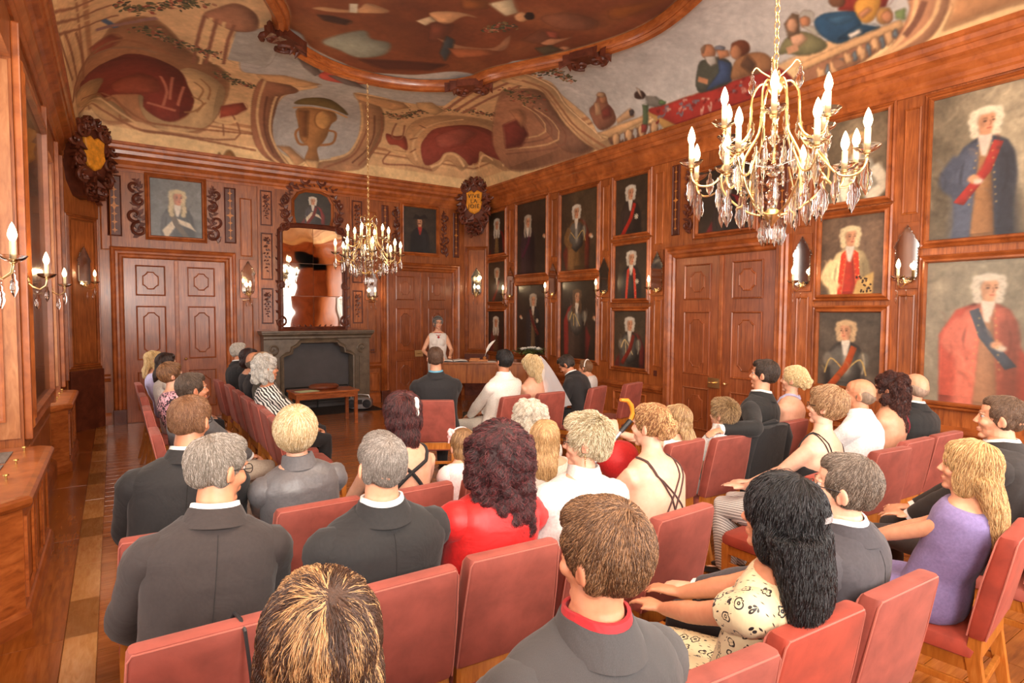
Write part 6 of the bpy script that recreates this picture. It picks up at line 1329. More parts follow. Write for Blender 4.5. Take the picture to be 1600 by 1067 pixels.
def person(label, head, face=0.0, sex='m', skin=(226, 172, 140), hair=None, top=None, bottom=None, hyaw=0, hpitch=0, hroll=0, lean=None, tilt=None, kw=1.0, fat=1.0, arms=('lap', 'lap'), voxel=0.014, hk=2.0, standing=False, age=1.0, faceon=False, specs=False, extras=None, group='seated wedding guests', shoulder=1.0, headscale=1.0, seatz=0.485, legs=True, brow=None, stubble=None, zmin=None):
    global NP; NP += 1; seed = NP
    base = (0.80 if seatz == .485 else seatz) if standing else seatz; T = head[2]-base; k = T/HN
    if not standing and lean is None:
        fr = math.radians(face); fw = Vector((math.sin(fr), math.cos(fr))); best = None
        for cx_, cy_, cf_, *_r in CHAIRS:
            ca = math.radians(cf_); og = Vector((cx_+.29*math.sin(ca), cy_+.29*math.cos(ca))); dd = (Vector(head[:2])-og).length
            if best is None or dd < best[0]: best = (dd, og)
        if best[0] < .5:
            rel = Vector(head[:2])-best[1]; d_ = rel.dot(fw)-.03; e_ = rel.x*fw.y-rel.y*fw.x; q_ = .70*k
            lean = math.degrees(math.asin(max(-.20, min(.26, d_/q_)))); tilt = math.degrees(math.asin(max(-.13, min(.13, e_/q_)))) if tilt is None else tilt
    lean = 0 if lean is None else lean; tilt = 0 if tilt is None else tilt
    kk_ = k; kf = {'m': 1.0, 'f': 0.90, 'c': 0.78}[sex]*kw
    hs = {'m': 1.0, 'f': 0.96, 'c': 0.92}[sex]*headscale; sw = {'m': .172, 'f': .150, 'c': .118}[sex]*kw*shoulder; R3 = lambda: None
    la, ti = math.radians(lean), math.radians(tilt)
    def TL(p):
        x, y, t = p; f = min(max((t-0.04)/0.3, 0), 1); z = t*k-0.08; c, s = math.cos(la*f), math.sin(la*f); y, z = y*c+z*s, -y*s+z*c
        c, s = math.cos(ti*f), math.sin(ti*f); x, z = x*c+z*s, -x*s+z*c; return Vector((x, y, z+0.08+base))
    K_ = kf*fat
    sec = [(.0, .165*K_, .115*K_, .0), (.05, .185*K_, .135*K_, .0), (.12, .18*K_, .132*K_, -.008), (.22, .158*K_, .112*K_, -.018), (.34, .168*kf*(.5+.5*fat), .115*kf*(.5+.5*fat), -.03), (.45, .178*kf, .12*kf, -.036), (.53, .18*kf, .108*kf, -.036), (.575, .155*kf, .088*kf, -.034), (.605, .112*kf, .072*kf, -.028), (.625, .078*hs, .068*hs, -.018), (.65, .060*hs, .060*hs, -.006), (.69, .055*hs, .058*hs, .004), (.745, .05*hs, .055*hs, .012)]
    if sex == 'f': sec = [(t, a*(.93 if .2 < t < .3 else 1), b, y) for t, a, b, y in sec]; sec = [(t, a*(.88 if t > .61 else 1), b*(.88 if t > .61 else 1), y) for t, a, b, y in sec]
    bust = sex == 'f'
    def torso(m, grow, t0, t1, n=20, box=0.0):
        ts = [t0]+[q[0] for q in sec if t0 < q[0] < t1]+[t1]; rings = []; G_ = grow
        for t in ts:
            grow = G_(t) if callable(G_) else G_
            a = np.interp(t, [q[0] for q in sec], [q[1] for q in sec])+grow; b = np.interp(t, [q[0] for q in sec], [q[2] for q in sec])+grow*0.9; yc_ = np.interp(t, [q[0] for q in sec], [q[3] for q in sec])
            if box and .4 < t < .6: a += box*(1-abs(t-.53)/.2)
            e = 0.85 if t < .58 else 1.0
            rings.append([TL((a*math.copysign(abs(math.cos(q))**e, math.cos(q)), yc_+b*math.copysign(abs(math.sin(q))**e, math.sin(q)), t)) for q in [2*PI*j/n for j in range(n)]])
        m.loft(rings)
    hc = TL((0, .012, HN-.115*hs/k)); HR = Matrix.Rotation(-math.radians(hyaw), 3, 'Z') @ Matrix.Rotation(math.radians(hroll), 3, 'Y') @ Matrix.Rotation(-math.radians(hpitch)-la*0.25, 3, 'X')
    HL = lambda p: hc+HR @ (Vector(p)*hs)
    S = {}; E = {}; Wr = {}; HD = {}
    for i, s in enumerate((-1, 1)):
        sh = TL((s*sw*1.02, -.03, .514)); S[s] = sh; l1, l2 = .285*k*(.95 if sex != 'c' else .85), .25*k*(.95 if sex != 'c' else .85); a = arms[i]
        if a == 'lap': tgt = Vector((s*.10*kf, .30*kf+.03, base+.155)); pole = Vector((s*1.0, -0.35, -0.15)); hd = (Vector((-s*.35, .9, -.25)), Vector((0, .2, 1)))
        elif a == 'cross': tgt = Vector((-s*.02, .27*kf+.05, base+.17+.02*s)); pole = Vector((s*1.0, -0.4, -0.5)); hd = (Vector((-s*.9, .4, -.1)), Vector((0, .3, 1)))
        elif a == 'side': tgt = sh+Vector((s*.05, .10, -.5*k)); pole = Vector((s*0.4, -1, 0)); hd = (Vector((0, .15, -1)), Vector((s, 0, 0)))
        elif isinstance(a, dict): tgt = Vector(a['to']); pole = Vector(a.get('pole', (s*.8, -.6, -.4))); hd = (Vector(a.get('d', (-s*.3, 1, -.1))), Vector(a.get('n', (0, 0, 1))))
        E[s], Wr[s] = ik(sh, tgt, l1, l2, pole); HD[s] = hd+((a.get('curl', .45) if isinstance(a, dict) else .45), (a.get('spread', .12) if isinstance(a, dict) else .12))
    def arm(m, s, grow, f=1.0, n=12, thin=0.0, sleeve=False):
        A, B, C = S[s], E[s], Wr[s]; r = {'m': 1, 'f': .86, 'c': .72}[sex]*(.6+.4*fat)
        inn = A+(TL((0, -.03, .50))-A)*0.42
        P = [inn, A, A.lerp(B, .3), A.lerp(B, .7), B, B.lerp(C, .3), B.lerp(C, .7), C]; Rr = [.05*r, .057*r, .053*r, .045*r, .042*r, .043*r, .034*r, .026*r]
        if f < 1:
            cut = f*7; kk = int(cut); P2 = P[:kk+1]; R2 = Rr[:kk+1]
            if kk < 7: P2.append(P[kk].lerp(P[kk+1], max(cut-kk, .02))); R2.append(Rr[kk]+(Rr[kk+1]-Rr[kk])*(cut-kk))
            P, Rr = P2, R2
        if thin: Rr = [q-(.012 if i/7 < thin-.1 else 0) for i, q in enumerate(Rr)]
        Rr = [q+grow*(1.0 if i < 6 else .9) for i, q in enumerate(Rr)]
        if sleeve:
            P3, R3_ = [], []
            for i in range(len(P)-1):
                a_, b_, c_, d_ = P[max(i-1, 0)], P[i], P[i+1], P[min(i+2, len(P)-1)]; nn = 4
                for j in range(nn): t_ = j/nn; P3.append(0.5*((2*b_)+(c_-a_)*t_+(2*a_-5*b_+4*c_-d_)*t_*t_+(-a_+3*b_-3*c_+d_)*t_**3)); R3_.append(Rr[i]+(Rr[i+1]-Rr[i])*t_)
            P, Rr = P3+[P[-1]], R3_+[Rr[-1]]
        m.tube(P, Rr, n)
    LEG = {}
    for s in (-1, 1):
        if standing: LEG[s] = [Vector((s*.085, -.01, base+.12)), Vector((s*.09, .0, base+.02)), Vector((s*.095, .02, .46*base/.8)), Vector((s*.10, 0, .085))]
        else:
            kn = Vector((s*(.10 if sex != 'f' else .075)*kf, .45*min(1.05, kf*1.02), base+.055*kf)); lk_ = extras.get('knees') if extras else None
            if lk_: kn = Vector((s*lk_[0], lk_[1], lk_[2]))
            LEG[s] = [Vector((s*.085*kf, -.01, base+.085*kf)), Vector((s*.09*kf, .10, base+.08*kf)), kn, Vector((kn.x, kn.y-.02, max(.085, kn.z-.44*kf)))]
    def leg(m, s, grow, f=1.0, n=14):
        P = LEG[s]; r = {'m': 1, 'f': .95, 'c': .72}[sex]*(.5+.5*fat); pts = [P[0], P[1], P[1].lerp(P[2], .5), P[2], P[2].lerp(P[3], .35), P[3]]; R_ = [.085*r, .085*r, .074*r, .06*r, .056*r, .038*r]
        if f < 1: n_ = 2+int(f*4); pts, R_ = pts[:n_], R_[:n_]
        m.tube(pts, [q+grow for q in R_], n)
    # --- continuous skin
    tp = dict(top or dict(kind='jacket', c=(40, 38, 40))); kind = tp['kind']
    if kind == 'jacket' and max(tp['c']) < 120: tp['c'] = tuple(int(q*.80) for q in tp['c'])
    gr = tp.get('grow', {'jacket': .02, 'shirt': .013, 'blouse': .012, 'dress': .008, 'vest': .016}[kind]); t1 = tp.get('t1', {'jacket': .622, 'shirt': .625, 'blouse': .60, 'dress': .41, 'vest': .60}[kind]); sl = tp.get('sleeve', {'jacket': .97, 'shirt': .97, 'blouse': .40, 'dress': 0, 'vest': 0}[kind]); t0 = tp.get('t0', .0)
    m = MB(); torso(m, lambda t: -.014 if t < t1-.025 else 0.0, 0.0, .78)
    for c, r in HEAD: m.ell(HL(c), tuple(q*hs for q in r), 14, 10, HR)
    m.tube([HL((0, .080, .02)), HL((0, .089, .0)), HL((0, .1005, -.02))], [.008*hs, .0085*hs, .0105*hs], 8)
    for s in (-1, 1):
        er = HR @ Matrix.Rotation(s*0.35, 3, 'Z') @ Matrix.Rotation(-0.2, 3, 'X'); m.ell(HL((s*.080, -.010, -.008)), (.0075*hs, .0165*hs, .028*hs), 10, 8, er); m.ell(HL((s*.075, .0, -.018)), (.008*hs, .012*hs, .02*hs), 8, 6, HR)
        arm(m, s, 0.0, thin=sl); hand(m, Wr[s], HD[s][0], HD[s][1], s if True else 1, {'m': 1, 'f': .9, 'c': .72}[sex], HD[s][2], HD[s][3])
        if legs: leg(m, s, 0.0); f0 = LEG[s][3]; m.ell(f0+Vector((0, .06, -.045)), (.036*kf, .11*kf, .034), 10, 8)
        if bust: m.ell(TL((s*.07*kf, .055*kf, .42)), (.06*kf, .055*kf, .06*kf), 10, 8)
    zn = TL((0, 0, .668)).z
    body = remesh(m, voxel, 3, make_zmap(zn, hk, (hc.x, hc.y)))
    body.materials.append(skin_mat(skin))
    co = mesh_co(body); inv = np.array(HR.transposed()); hl = (co-np.array(hc)) @ inv.T/hs; tint = np.ones((len(co), 4), np.float32)
    g_ = lambda cx, cy, cz, rx, ry, rz: np.exp(-(((hl[:, 0]-cx)/rx)**2+((hl[:, 1]-cy)/ry)**2+((hl[:, 2]-cz)/rz)**2))
    def dab(w, c): w = np.clip(w, 0, 1)[:, None]; tint[:, :3] = tint[:, :3]*(1-w)+w*np.array(c)
    if hk > 1.2:
        dab(g_(0, .09, -.062, .020, .02, .0085)*1.2, (0.80, 0.42, 0.42) if sex != 'm' else (0.82, 0.55, 0.52)); bc = tuple(x/y for x, y in zip(lin(brow or (90, 64, 44)), lin(skin)))
        for s in (-1, 1): dab(g_(s*.03, .08, .030, .019, .03, .0048)*1.1, tuple(min(1, q+.1) for q in bc)); dab(g_(s*.036, .07, -.03, .018, .03, .016)*.4, (1, .74, .70))
        dab(g_(0, .11, -.024, .014, .02, .012)*.35, (1, .78, .74))
        for s in (-1, 1): dab(g_(s*.082, -.01, -.01, .012, .03, .035)*.3, (.95, .72, .68)); dab(g_(s*.088, -.006, -.008, .008, .009, .016)*.7, (.62, .42, .38))  # reddened ears; shade of the ear hollow painted as a darker dab
        if stubble: dab((g_(0, .04, -.085, .06, .08, .035))*.6, stubble)
    at = body.attributes.new('tint', 'FLOAT_COLOR', 'POINT'); at.data.foreach_set('color', tint.ravel())
    fa = math.radians(face); rx, ry = hc.x*math.cos(fa)+hc.y*math.sin(fa), -hc.x*math.sin(fa)+hc.y*math.cos(fa)
    o = link('person', body); o.location = (head[0]-rx, head[1]-ry, 0); o.rotation_euler = (0, 0, -fa); tag(o, label, 'person', group)
    bvh = None
    def BV():
        nonlocal bvh
        if bvh is None: bvh = BVHTree.FromPolygons([Vector(c) for c in co], [tuple(p.vertices) for p in body.polygons])
        return bvh
    # --- eyes
    if faceon:
        for s in (-1, 1):
            e = MB().ell(HL((s*.031, (.0690 if sex else 0), .009)), (.0100*hs,)*3, 12, 8).build('eye', 'eye', o, smooth=True); q = HL((s*.031, (.0690 if sex else 0), .009))+HR @ Vector((s*.001, .0072, 0))*hs; MB().ell(q, (.0055*hs, .0040*hs, .0055*hs), 10, 6, HR).build('iris', 'iris', e, smooth=True)
    if specs:
        m = MB()
        for s in (-1, 1):
            ring = [HL((s*.032+.0225*math.cos(q), .098-.006*abs(math.cos(q)), .006+.015*math.sin(q))) for q in [2*PI*j/14 for j in range(15)]]; m.tube(ring, .0016*hs, 6); m.tube([HL((s*.054, .092, .010)), HL((s*.072, .06, .010)), HL((s*.081, .0, .008)), HL((s*.079, -.02, -.008))], .0018*hs, 6)
        m.tube([HL((-.010, .099, .010)), HL((0, .103, .012)), HL((.010, .099, .010))], .0016*hs, 6); m.build('spectacles', 'specs', o, smooth=True)
    # --- clothes
    def garment(name, mat, fn, vox=None, sm=3, wr=0.004, wsc=9.0, parent=None):
        m = MB(); fn(m); me = remesh(m, vox or max(voxel, .012), sm); wrinkle(me, wr, wsc, seed, (1, 1, .6)); me.materials.append(mat); return link(name, me, parent or o)
    tm = fabric(tp['c'], tp.get('rough', .85), tp.get('pat', 'plain'), tp.get('sheen', .1))
    def gf(m):
        torso(m, gr, t0, t1, 22, .018*kf if kind == 'jacket' else 0)
        if bust:
            for s in (-1, 1): m.ell(TL((s*.07*kf, .06*kf, .42 if t1 > .44 else t1-.05)), (.062*kf+gr, .06*kf+gr*.6, .06*kf+gr), 10, 8)
        if sl:
            for s in (-1, 1): m.ell(S[s]*.92+TL((0, -.03, .5))*.08, tuple(q+gr*.7 for q in (.048*kf, .056*kf, .046*kf)), 12, 8)
    gname = {'jacket': 'jacket', 'shirt': 'shirt', 'blouse': 'blouse', 'dress': 'dress', 'vest': 'vest'}[kind]
    gar = garment(gname, tm, gf, wr=.005 if voxel < .016 else .004)
    if sl:
        for s in (-1, 1):
            m = MB(); arm(m, s, gr*(.85 if kind == 'jacket' else .8)+tp.get('puff', 0), sl, 16, sleeve=True); so_ = m.build('sleeve', tm, gar, smooth=True, auto=False); wrinkle(so_.data, .0055 if kind != 'jacket' else .0045, 16, seed+s, (.6, .6, 1.2))
    def band(m, ta, tb, ra, rb, th, dy=0, n=26, gap=0.0):
        rings = []
        for t, r in ((ta, ra), (tb, rb), (tb, rb-th), (ta, ra-th)):
            yc_ = np.interp(t, [q[0] for q in sec], [q[3] for q in sec])
            rings.append([TL((r*hs*math.cos(q), yc_+dy+(r*1.02)*hs*math.sin(q), t-.022*(math.sin(q)+0.3 if math.sin(q) > -0.3 else 0))) for q in [2*PI*j/n for j in range(n)]])
        m.loft(rings+[rings[0]], cap=False)
    if kind == 'jacket':
        m = MB(); band(m, .605, .655, .104, .078, .012); m.build('jacket_collar', tm, gar, smooth=True)
        sc_ = tp.get('shirt', (236, 234, 230)); m = MB(); band(m, .625, .668, .082, .0715, .008); m.build('shirt_collar', fabric(sc_, .7), o, smooth=True)
        m = MB()
        for s in (-1, 1): d = (Wr[s]-E[s]).normalized(); m.tube([Wr[s]-d*.03, Wr[s]+d*.012], [.035*kf+.004, .036*kf+.003], 12)
        m.build('shirt_cuffs', fabric(sc_, .7), o, smooth=True)
        m = MB(); b_ = .12*kf+gr; m.loft([[TL((x*w, y, t)) for x, y in ((-1, y0), (0, y0+.012), (1, y0), (0, y0-.05))] for t, w, y0 in ((.36, .012, b_-.035), (.46, .035, b_-.036), (.56, .055, b_-.065), (.61, .045, .045))]); m.build('shirt_front', fabric(sc_, .7), o, smooth=True)
        if tp.get('tie'): m = MB(); m.tube([TL((0, .062, .60)), TL((0, b_-.03, .54)), TL((0, b_-.012, .44)), TL((0, b_-.012, .34))], [.016, .016, .024, .03], 8, flat=.3); m.build('tie', fabric(tp['tie'], .5), o, smooth=True)
        if voxel < .0125:
            gb = BVHTree.FromPolygons([v.co.copy() for v in gar.data.vertices], [tuple(p.vertices) for p in gar.data.polygons]); pts = []
            for i in range(24):
                p_ = TL((0, -.45, .585-.5*i/23)); q_ = gb.ray_cast(p_, (TL((0, 0, .585-.5*i/23))-p_).normalized())
                if q_[0] is not None: pts.append(q_[0]+q_[1]*.0004)
            m = MB(); m.tube(pts, .0016, 5); m.build('back_seam', fabric(tuple(int(x*.6) for x in tp['c']), .9), gar)
    if kind == 'shirt' or tp.get('collar'):
        cc = fabric(tp.get('collar') or tp['c'], .75); m = MB(); band(m, .612, .668, .086, .070, .008); m.build('shirt_collar', cc, gar, smooth=True)
    bt = bottom or dict(kind='trousers', c=(34, 32, 34))
    if legs:
        bm_ = fabric(bt['c'], .85, bt.get('pat', 'plain'))
        if bt['kind'] == 'skirt':
            def sf(m):
                for s in (-1, 1): leg(m, s, .02, bt.get('f', .75))
                P0, P1 = LEG[-1], LEG[1]; w = .14*kf
                m.loft([[((P0[i]+P1[i])/2+Vector((x*(w+.02), 0 if i else -.04, z*.07))) for x, z in ((-1, -1), (1, -1), (1.05, .6), (.5, 1.05), (-.5, 1.05), (-1.05, .6))] for i in (0, 1, 2)])
                if standing: m.lathe([(.15*kf, base+.1), (.19*kf, base-.05), (.22*kf, .45), (.19*kf, .42)], 16)
            garment('skirt', bm_, sf, .016, 3, .004)
        else:
            def pf(m):
                for s in (-1, 1): leg(m, s, bt.get('grow', .014))
                m.ell((0, -.0, base+.07*kf), (.17*K_, .13*K_, .095*kf), 14, 8)
            garment('trousers', bm_, pf, .016, 3, .004)
        for s in (-1, 1):
            f0 = LEG[s][3]; m = MB(); m.loft([[(f0.x+a*math.cos(q), f0.y+y+b*math.sin(q)*0, max(.013, f0.z-.073+zz+h*math.sin(q))) for q in [2*PI*j/10 for j in range(10)]] for y, a, b, zz, h in ((-.06, .02, .0, .035, .02), (-.045, .036, 0, .04, .035), (.0, .04, 0, .045, .045), (.06, .044, 0, .032, .032), (.12, .044, 0, .025, .025), (.165, .03, 0, .018, .016), (.185, .008, 0, .014, .006))]); m.build('shoe', 'shoe' if not bt.get('shoe') else fabric(bt['shoe'], .4), o, smooth=True)
    # --- hair
    if hair: make_hair(o, hair, HL, HR, hc, hs, TL, seed, kf, voxel, BV)
    ctx = dict(o=o, TL=TL, HL=HL, HR=HR, hc=hc, hs=hs, kf=kf, base=base, Wr=Wr, E=E, S=S, BV=BV, LEG=LEG, gar=gar, seed=seed, fa=fa)
    return ctx

def make_hair(o, h, HL, HR, hc, hs, TL, seed, kf, voxel, BV):
    g = random.Random(seed); st = h['style']; mats = hair_mat(h['c'], h.get('c2')); m = MB(); th = h.get('th', 0.0)
    E_ = lambda c, r: m.ell(HL(c), tuple(q*hs for q in r), 16, 11, HR)
    crown = Vector((0.004, -.055, .095)); grav = 0.25; ln = h.get('len', .05); wav = h.get('wav', .0); lift = h.get('lift', .004)
    if st == 'short': E_((0, -.020, .030+th*.2), (.0785+th, .094+th, .0925+th)); E_((0, -.064, -.006), (.055+th*.6, .037+th*.4, .050)); [E_((s*.06, -.022, -.005), (.018+th*.5, .036, .045)) for s in (-1, 1)]; fr_ = h.get('front', 1.0); E_((0, .012+.016*fr_, .078), (.060+th*.6, .056+th*.4, .040+th*.4)); [E_((s*.064, .012*fr_, .042), (.013+th*.5, .040, .040)) for s in (-1, 1)]; ln = h.get('len', .035)
    elif st == 'bald': E_((0, -.045, -.008), (.0765, .0590, .056)); [E_((s*.058, -.026, .002), (.0178, .047, .043)) for s in (-1, 1)]; ln = .025
    elif st == 'bob': E_((0, -.02, .035), (.088+th, .104+th, .097+th)); E_((0, -.045, -.035), (.088+th, .078+th, .085)); [E_((s*.070, -.005, -.035), (.026+th*.5, .055, .07)) for s in (-1, 1)]; E_((0, .05, .085), (.055, .035, .024)); ln = .10
    elif st in ('curly', 'curly_long'):
        E_((0, -.02, .035), (.09+th, .105+th, .098+th)); E_((0, -.045, -.04), (.095+th, .08+th, .09)); lim = -.12 if st == 'curly' else -.30
        for i in range(150 if st == 'curly' else 230):
            a = g.uniform(0, 2*PI); z = g.uniform(lim, .125); r = math.sqrt(max(0.05, 1-(max(z-.03, 0)/.1)**2)) if z > .03 else 1.0; x, y = (.092+th)*r*math.cos(a), -.025+(.10+th)*r*math.sin(a)
            if z < -.11: y = -.075+.03*math.sin(a)*1.6; x = (.085+th)*math.cos(a)
            if y > .035 and z < .055: continue
            q = g.uniform(.014, .026); E_((x, y, z), (q, q, q*1.2))
        if st == 'curly_long': m.loft([[HL((x*(.088+th)*w, y0+y*.035, z)) for x, y in ((-1, 0), (-.7, -1), (0, -1.3), (.7, -1), (1, 0), (.7, 1), (0, 1), (-.7, 1))] for z, w, y0 in ((-.02, 1, -.06), (-.12, 1.05, -.075), (-.22, 1.05, -.085), (-.30, .8, -.09))])
        ln = .07; wav = .012; lift = .008
    elif st == 'updo':
        E_((0, -.02, .034), (.082+th, .098+th, .094+th)); E_((0, .030, .080), (.058, .050, .036)); [E_((s*.064, .012, .042), (.015, .042, .040)) for s in (-1, 1)]; bx = h.get('bun', (0, -.105, .03)); br = h.get('br', .05); E_(bx, (br*1.1, br*.85, br))
        for i in range(34):
            v = Vector((g.gauss(0, 1), g.gauss(0, 1), g.gauss(0, 1))).normalized(); q = g.uniform(.010, .02); E_(tuple(Vector(bx)+Vector((v.x*br*1.05, v.y*br*.8, v.z*br))), (q, q*.8, q))
        ln = .06; lift = .003; wav = h.get('wav', .006)
    elif st in ('long', 'pony'):
        E_((0, -.02, .035), (.083+th, .10+th, .095+th)); E_((0, -.05, -.03), (.08+th, .07+th, .08)); L = h.get('drop', .30)
        if st == 'long': [E_((s*.068, .0, -.045), (.022+th*.4, .05, .075)) for s in (-1, 1)]; E_((0, .040, .082), (.058, .042, .032))
        wd = h.get('wd', .085); b0 = HL((0, -.06, -.03)); n = 7; rings = []
        for i in range(n):
            t_ = i/(n-1); z = -.02-L*t_; w = wd*(1+.15*math.sin(t_*3))*(1-.35*max(0, t_-.75)/.25); d = h.get('dp', .045)*(1-.45*t_); yy = -.055-.05*min(1, t_*2.2)
            if st == 'pony': w = wd*(.45+.25*math.sin(t_*PI)) if t_ > .15 else wd*.8
            c_ = hc+(HR @ Vector((0, yy*hs, 0)))+Vector((h.get('dx', 0)*t_, h.get('dy', 0)*t_, z*hs)); ax = HR @ Vector((1, 0, 0)); ay = HR @ Vector((0, 1, 0)); rings.append([c_+ax*(w*math.cos(q))*hs+ay*(d*math.sin(q))*hs for q in [2*PI*j/14 for j in range(14)]])
        m.loft(rings); ln = .16; grav = 0.9
    elif st == 'spiky': E_((0, -.018, .034), (.080+th, .096+th, .095+th)); E_((0, .028, .082), (.060, .052, .038)); [E_((s*.064, .010, .040), (.014, .040, .040)) for s in (-1, 1)]; E_((0, -.06, -.01), (.06, .042, .055)); ln = .03; lift = .018
    me = remesh(m, h.get('vox', max(voxel*.55, .0065)*hs), 3 if 'curly' not in st else 1); wrinkle(me, h.get('amp', .0014 if st in ('short', 'bald') else .0035), h.get('asc', 34), seed, (1, 1, .5)); me.materials.append(mats[0])
    if h.get('crown'):                                                # thin hair on the crown: the cap sinks below the scalp there
        cc = mesh_co(me); nn = np.zeros(len(cc)*3); me.vertices.foreach_get('normal', nn); dd = np.linalg.norm(cc-np.array(HL((0, -.045, .098))), axis=1); f_ = np.clip(1-dd/(h['crown']*hs), 0, 1)**.6
        me.vertices.foreach_set('co', (cc-nn.reshape(-1, 3)*f_[:, None]*.011).ravel()); me.update()
    ho = link('hair', me, o)
    n = h.get('n', 0)
    if not n: return ho
    co = mesh_co(me); P = [tuple(p.vertices) for p in me.polygons]; bv = BVHTree.FromPolygons([Vector(c) for c in co], P); ar = np.zeros(len(P)); me.polygons.foreach_get('area', ar); ce = np.zeros(len(P)*3); me.polygons.foreach_get('center', ce); ce = ce.reshape(-1, 3)
    rg = np.random.default_rng(seed); K = 8; pos = np.zeros((n, K, 3), np.float32); cw = HL(crown); wt = ar*(1+3.5*np.exp(-(np.linalg.norm(ce-np.array(cw), axis=1)/(.045*hs))**2)); ids = rg.choice(len(P), n, p=wt/wt.sum()); ax = HR @ Vector((1, 0, 0)); skinbv = BV() if st in ('short', 'bald', 'spiky') else None; kept = 0
    up = HR @ Vector((0, 0, 1))
    for i, pid in enumerate(ids):
        p = Vector(ce[pid]); q = bv.find_nearest(p)
        if skinbv is not None:
            s_ = skinbv.find_nearest(p)
            if (p-s_[0]).dot(s_[1]) < 0.0005: continue
        L_ = ln*g.uniform(.6, 1.25)*hs; step = L_/(K-1); sw_ = g.gauss(0, (.09 if st == 'short' else .25) if st in ('short', 'spiky', 'curly', 'curly_long', 'updo', 'bald') else .10); ph = g.uniform(0, 6.28); nrm = q[1]; base_ = p-nrm*.003; jj = (.05 if st == 'short' else .12) if st not in ('bob', 'long', 'pony') else .04; jit = Vector((g.gauss(0, jj), g.gauss(0, jj), g.gauss(0, jj)))
        for k_ in range(K):
            t_ = k_/(K-1); off = -.002+lift*g.uniform(.5, 1.3)*math.sin(min(1, t_*1.1)*PI*.75)*hs if st != 'spiky' else lift*t_*1.2
            pos[kept, k_] = p+nrm*off+ax*(wav*math.sin(t_*11+ph)*t_)
            fl = (p-cw); fl = fl-nrm*fl.dot(nrm)
            if fl.length < 1e-5: fl = Vector((g.gauss(0, 1), g.gauss(0, 1), 0))
            fl.normalize(); sd = nrm.cross(fl); gr_ = Vector((0, 0, -1)); gr_ = gr_-nrm*gr_.dot(nrm); d = (fl*(1-grav*.6)+gr_*grav+sd*sw_+jit).normalized()
            p2 = p+d*step; q = bv.find_nearest(p2)
            if q[0] is None: break
            p = q[0]; nrm = q[1]
        kept += 1
    if not kept: return ho
    groups = [(np.arange(kept), mats[1])]
    if h.get('streak'):
        from mathutils import noise
        rel = (pos[:kept, 0]-np.array(cw)); rel = rel @ np.array(HR); az = np.arctan2(rel[:, 0], rel[:, 1]); sel = np.array([noise.noise(Vector((math.cos(a)*5.5, math.sin(a)*5.5, 2.2)))+.5*noise.noise(Vector((math.cos(a)*14, math.sin(a)*14, 7)))+g.gauss(0, .10) > h['streak'] for a in az])
        groups = [(np.where(~sel)[0], hair_mat(h['c'], None)[1]), (np.where(sel)[0], hair_mat(h['c2'], None)[1])]
    for ix, mt in groups:
        if not len(ix): continue
        hcv = bpy.data.hair_curves.new('hair_strands'); hcv.add_curves([K]*len(ix)); hcv.attributes['position'].data.foreach_set('vector', pos[ix].ravel()); r0 = h.get('r', .0011)
        ra = hcv.attributes.get('radius') or hcv.attributes.new('radius', 'FLOAT', 'POINT'); rad = np.tile(np.linspace(1, .35, K)*r0, len(ix)).astype(np.float32); ra.data.foreach_set('value', rad)
        hcv.materials.append(mt); so = bpy.data.objects.new('hair_strands', hcv); COL.objects.link(so); so.parent = ho; so['kind'] = 'stuff'
    return ho
def strap(c, name, pts, r, mat, off=0.004, body=True, n=8):
    """a cord laid on the skin through the given local points"""
    Q = [Vector(p) for p in pts]; out = []
    for i in range(len(Q)-1):
        for k in range(n):
            p = Q[i].lerp(Q[i+1], k/n); q = c['BV']().find_nearest(p); out.append(q[0]+q[1]*off)
    q = c['BV']().find_nearest(Q[-1]); out.append(q[0]+q[1]*off); m = MB(); m.tube(out, r, 6); return m.build(name, mat, c['o'], smooth=True)

def J(c, shirt=(232, 230, 226), tie=None, pat='plain'): return dict(kind='jacket', c=c, shirt=shirt, tie=tie, pat=pat)
def Hs(style, c, n=0, c2=None, **k): return dict(style=style, c=c, c2=c2, n=n, **k)
SK, SKP, SKD = (214, 158, 126), (222, 170, 142), (202, 140, 106)
# ---- rows facing the desk, left part
person('grey-cropped man with spectacles in dark brown suit, nearest on the left', (0.27, 2.12, 1.385), 2, skin=SKD, hair=Hs('short', (122, 112, 100), 8500, (170, 160, 150), len=.028, r=.0007, crown=.05), top=J((62, 52, 49)), hyaw=60, hpitch=10, specs=True, faceon=True, voxel=.011, kw=.94, fat=1.12, brow=(90, 80, 70))
person('broad man with thinning reddish-brown hair in charcoal suit, head turned right', (0.27, 2.96, 1.41), 3, skin=SKD, hair=Hs('short', (116, 78, 52), 7000, (150, 110, 78), len=.03, r=.0008, crown=.05), top=J((46, 44, 46)), hyaw=30, hpitch=8, specs=True, kw=1.02, fat=1.15, voxel=.012)
person('blonde woman with short smooth bob and grey satin blouse', (0.70, 2.86, 1.315), 0, 'f', skin=SKP, hair=Hs('short', (206, 176, 130), 8000, (240, 222, 186), len=.08, r=.001, th=.022, lift=.008), top=dict(kind='blouse', c=(98, 96, 98), sleeve=.45, t1=.615, collar=(98, 96, 98), rough=.4, puff=.006), hyaw=14, fat=1.15, kw=1.06, voxel=.012)
person('man in black suit with grey hair and bald crown, seen from behind', (0.75, 1.90, 1.38), 1, skin=SK, hair=Hs('short', (118, 110, 102), 8500, (164, 156, 148), len=.024, r=.0007, lift=.003, crown=.065), top=J((42, 40, 41)), fat=1.15, kw=1.05, voxel=.011)
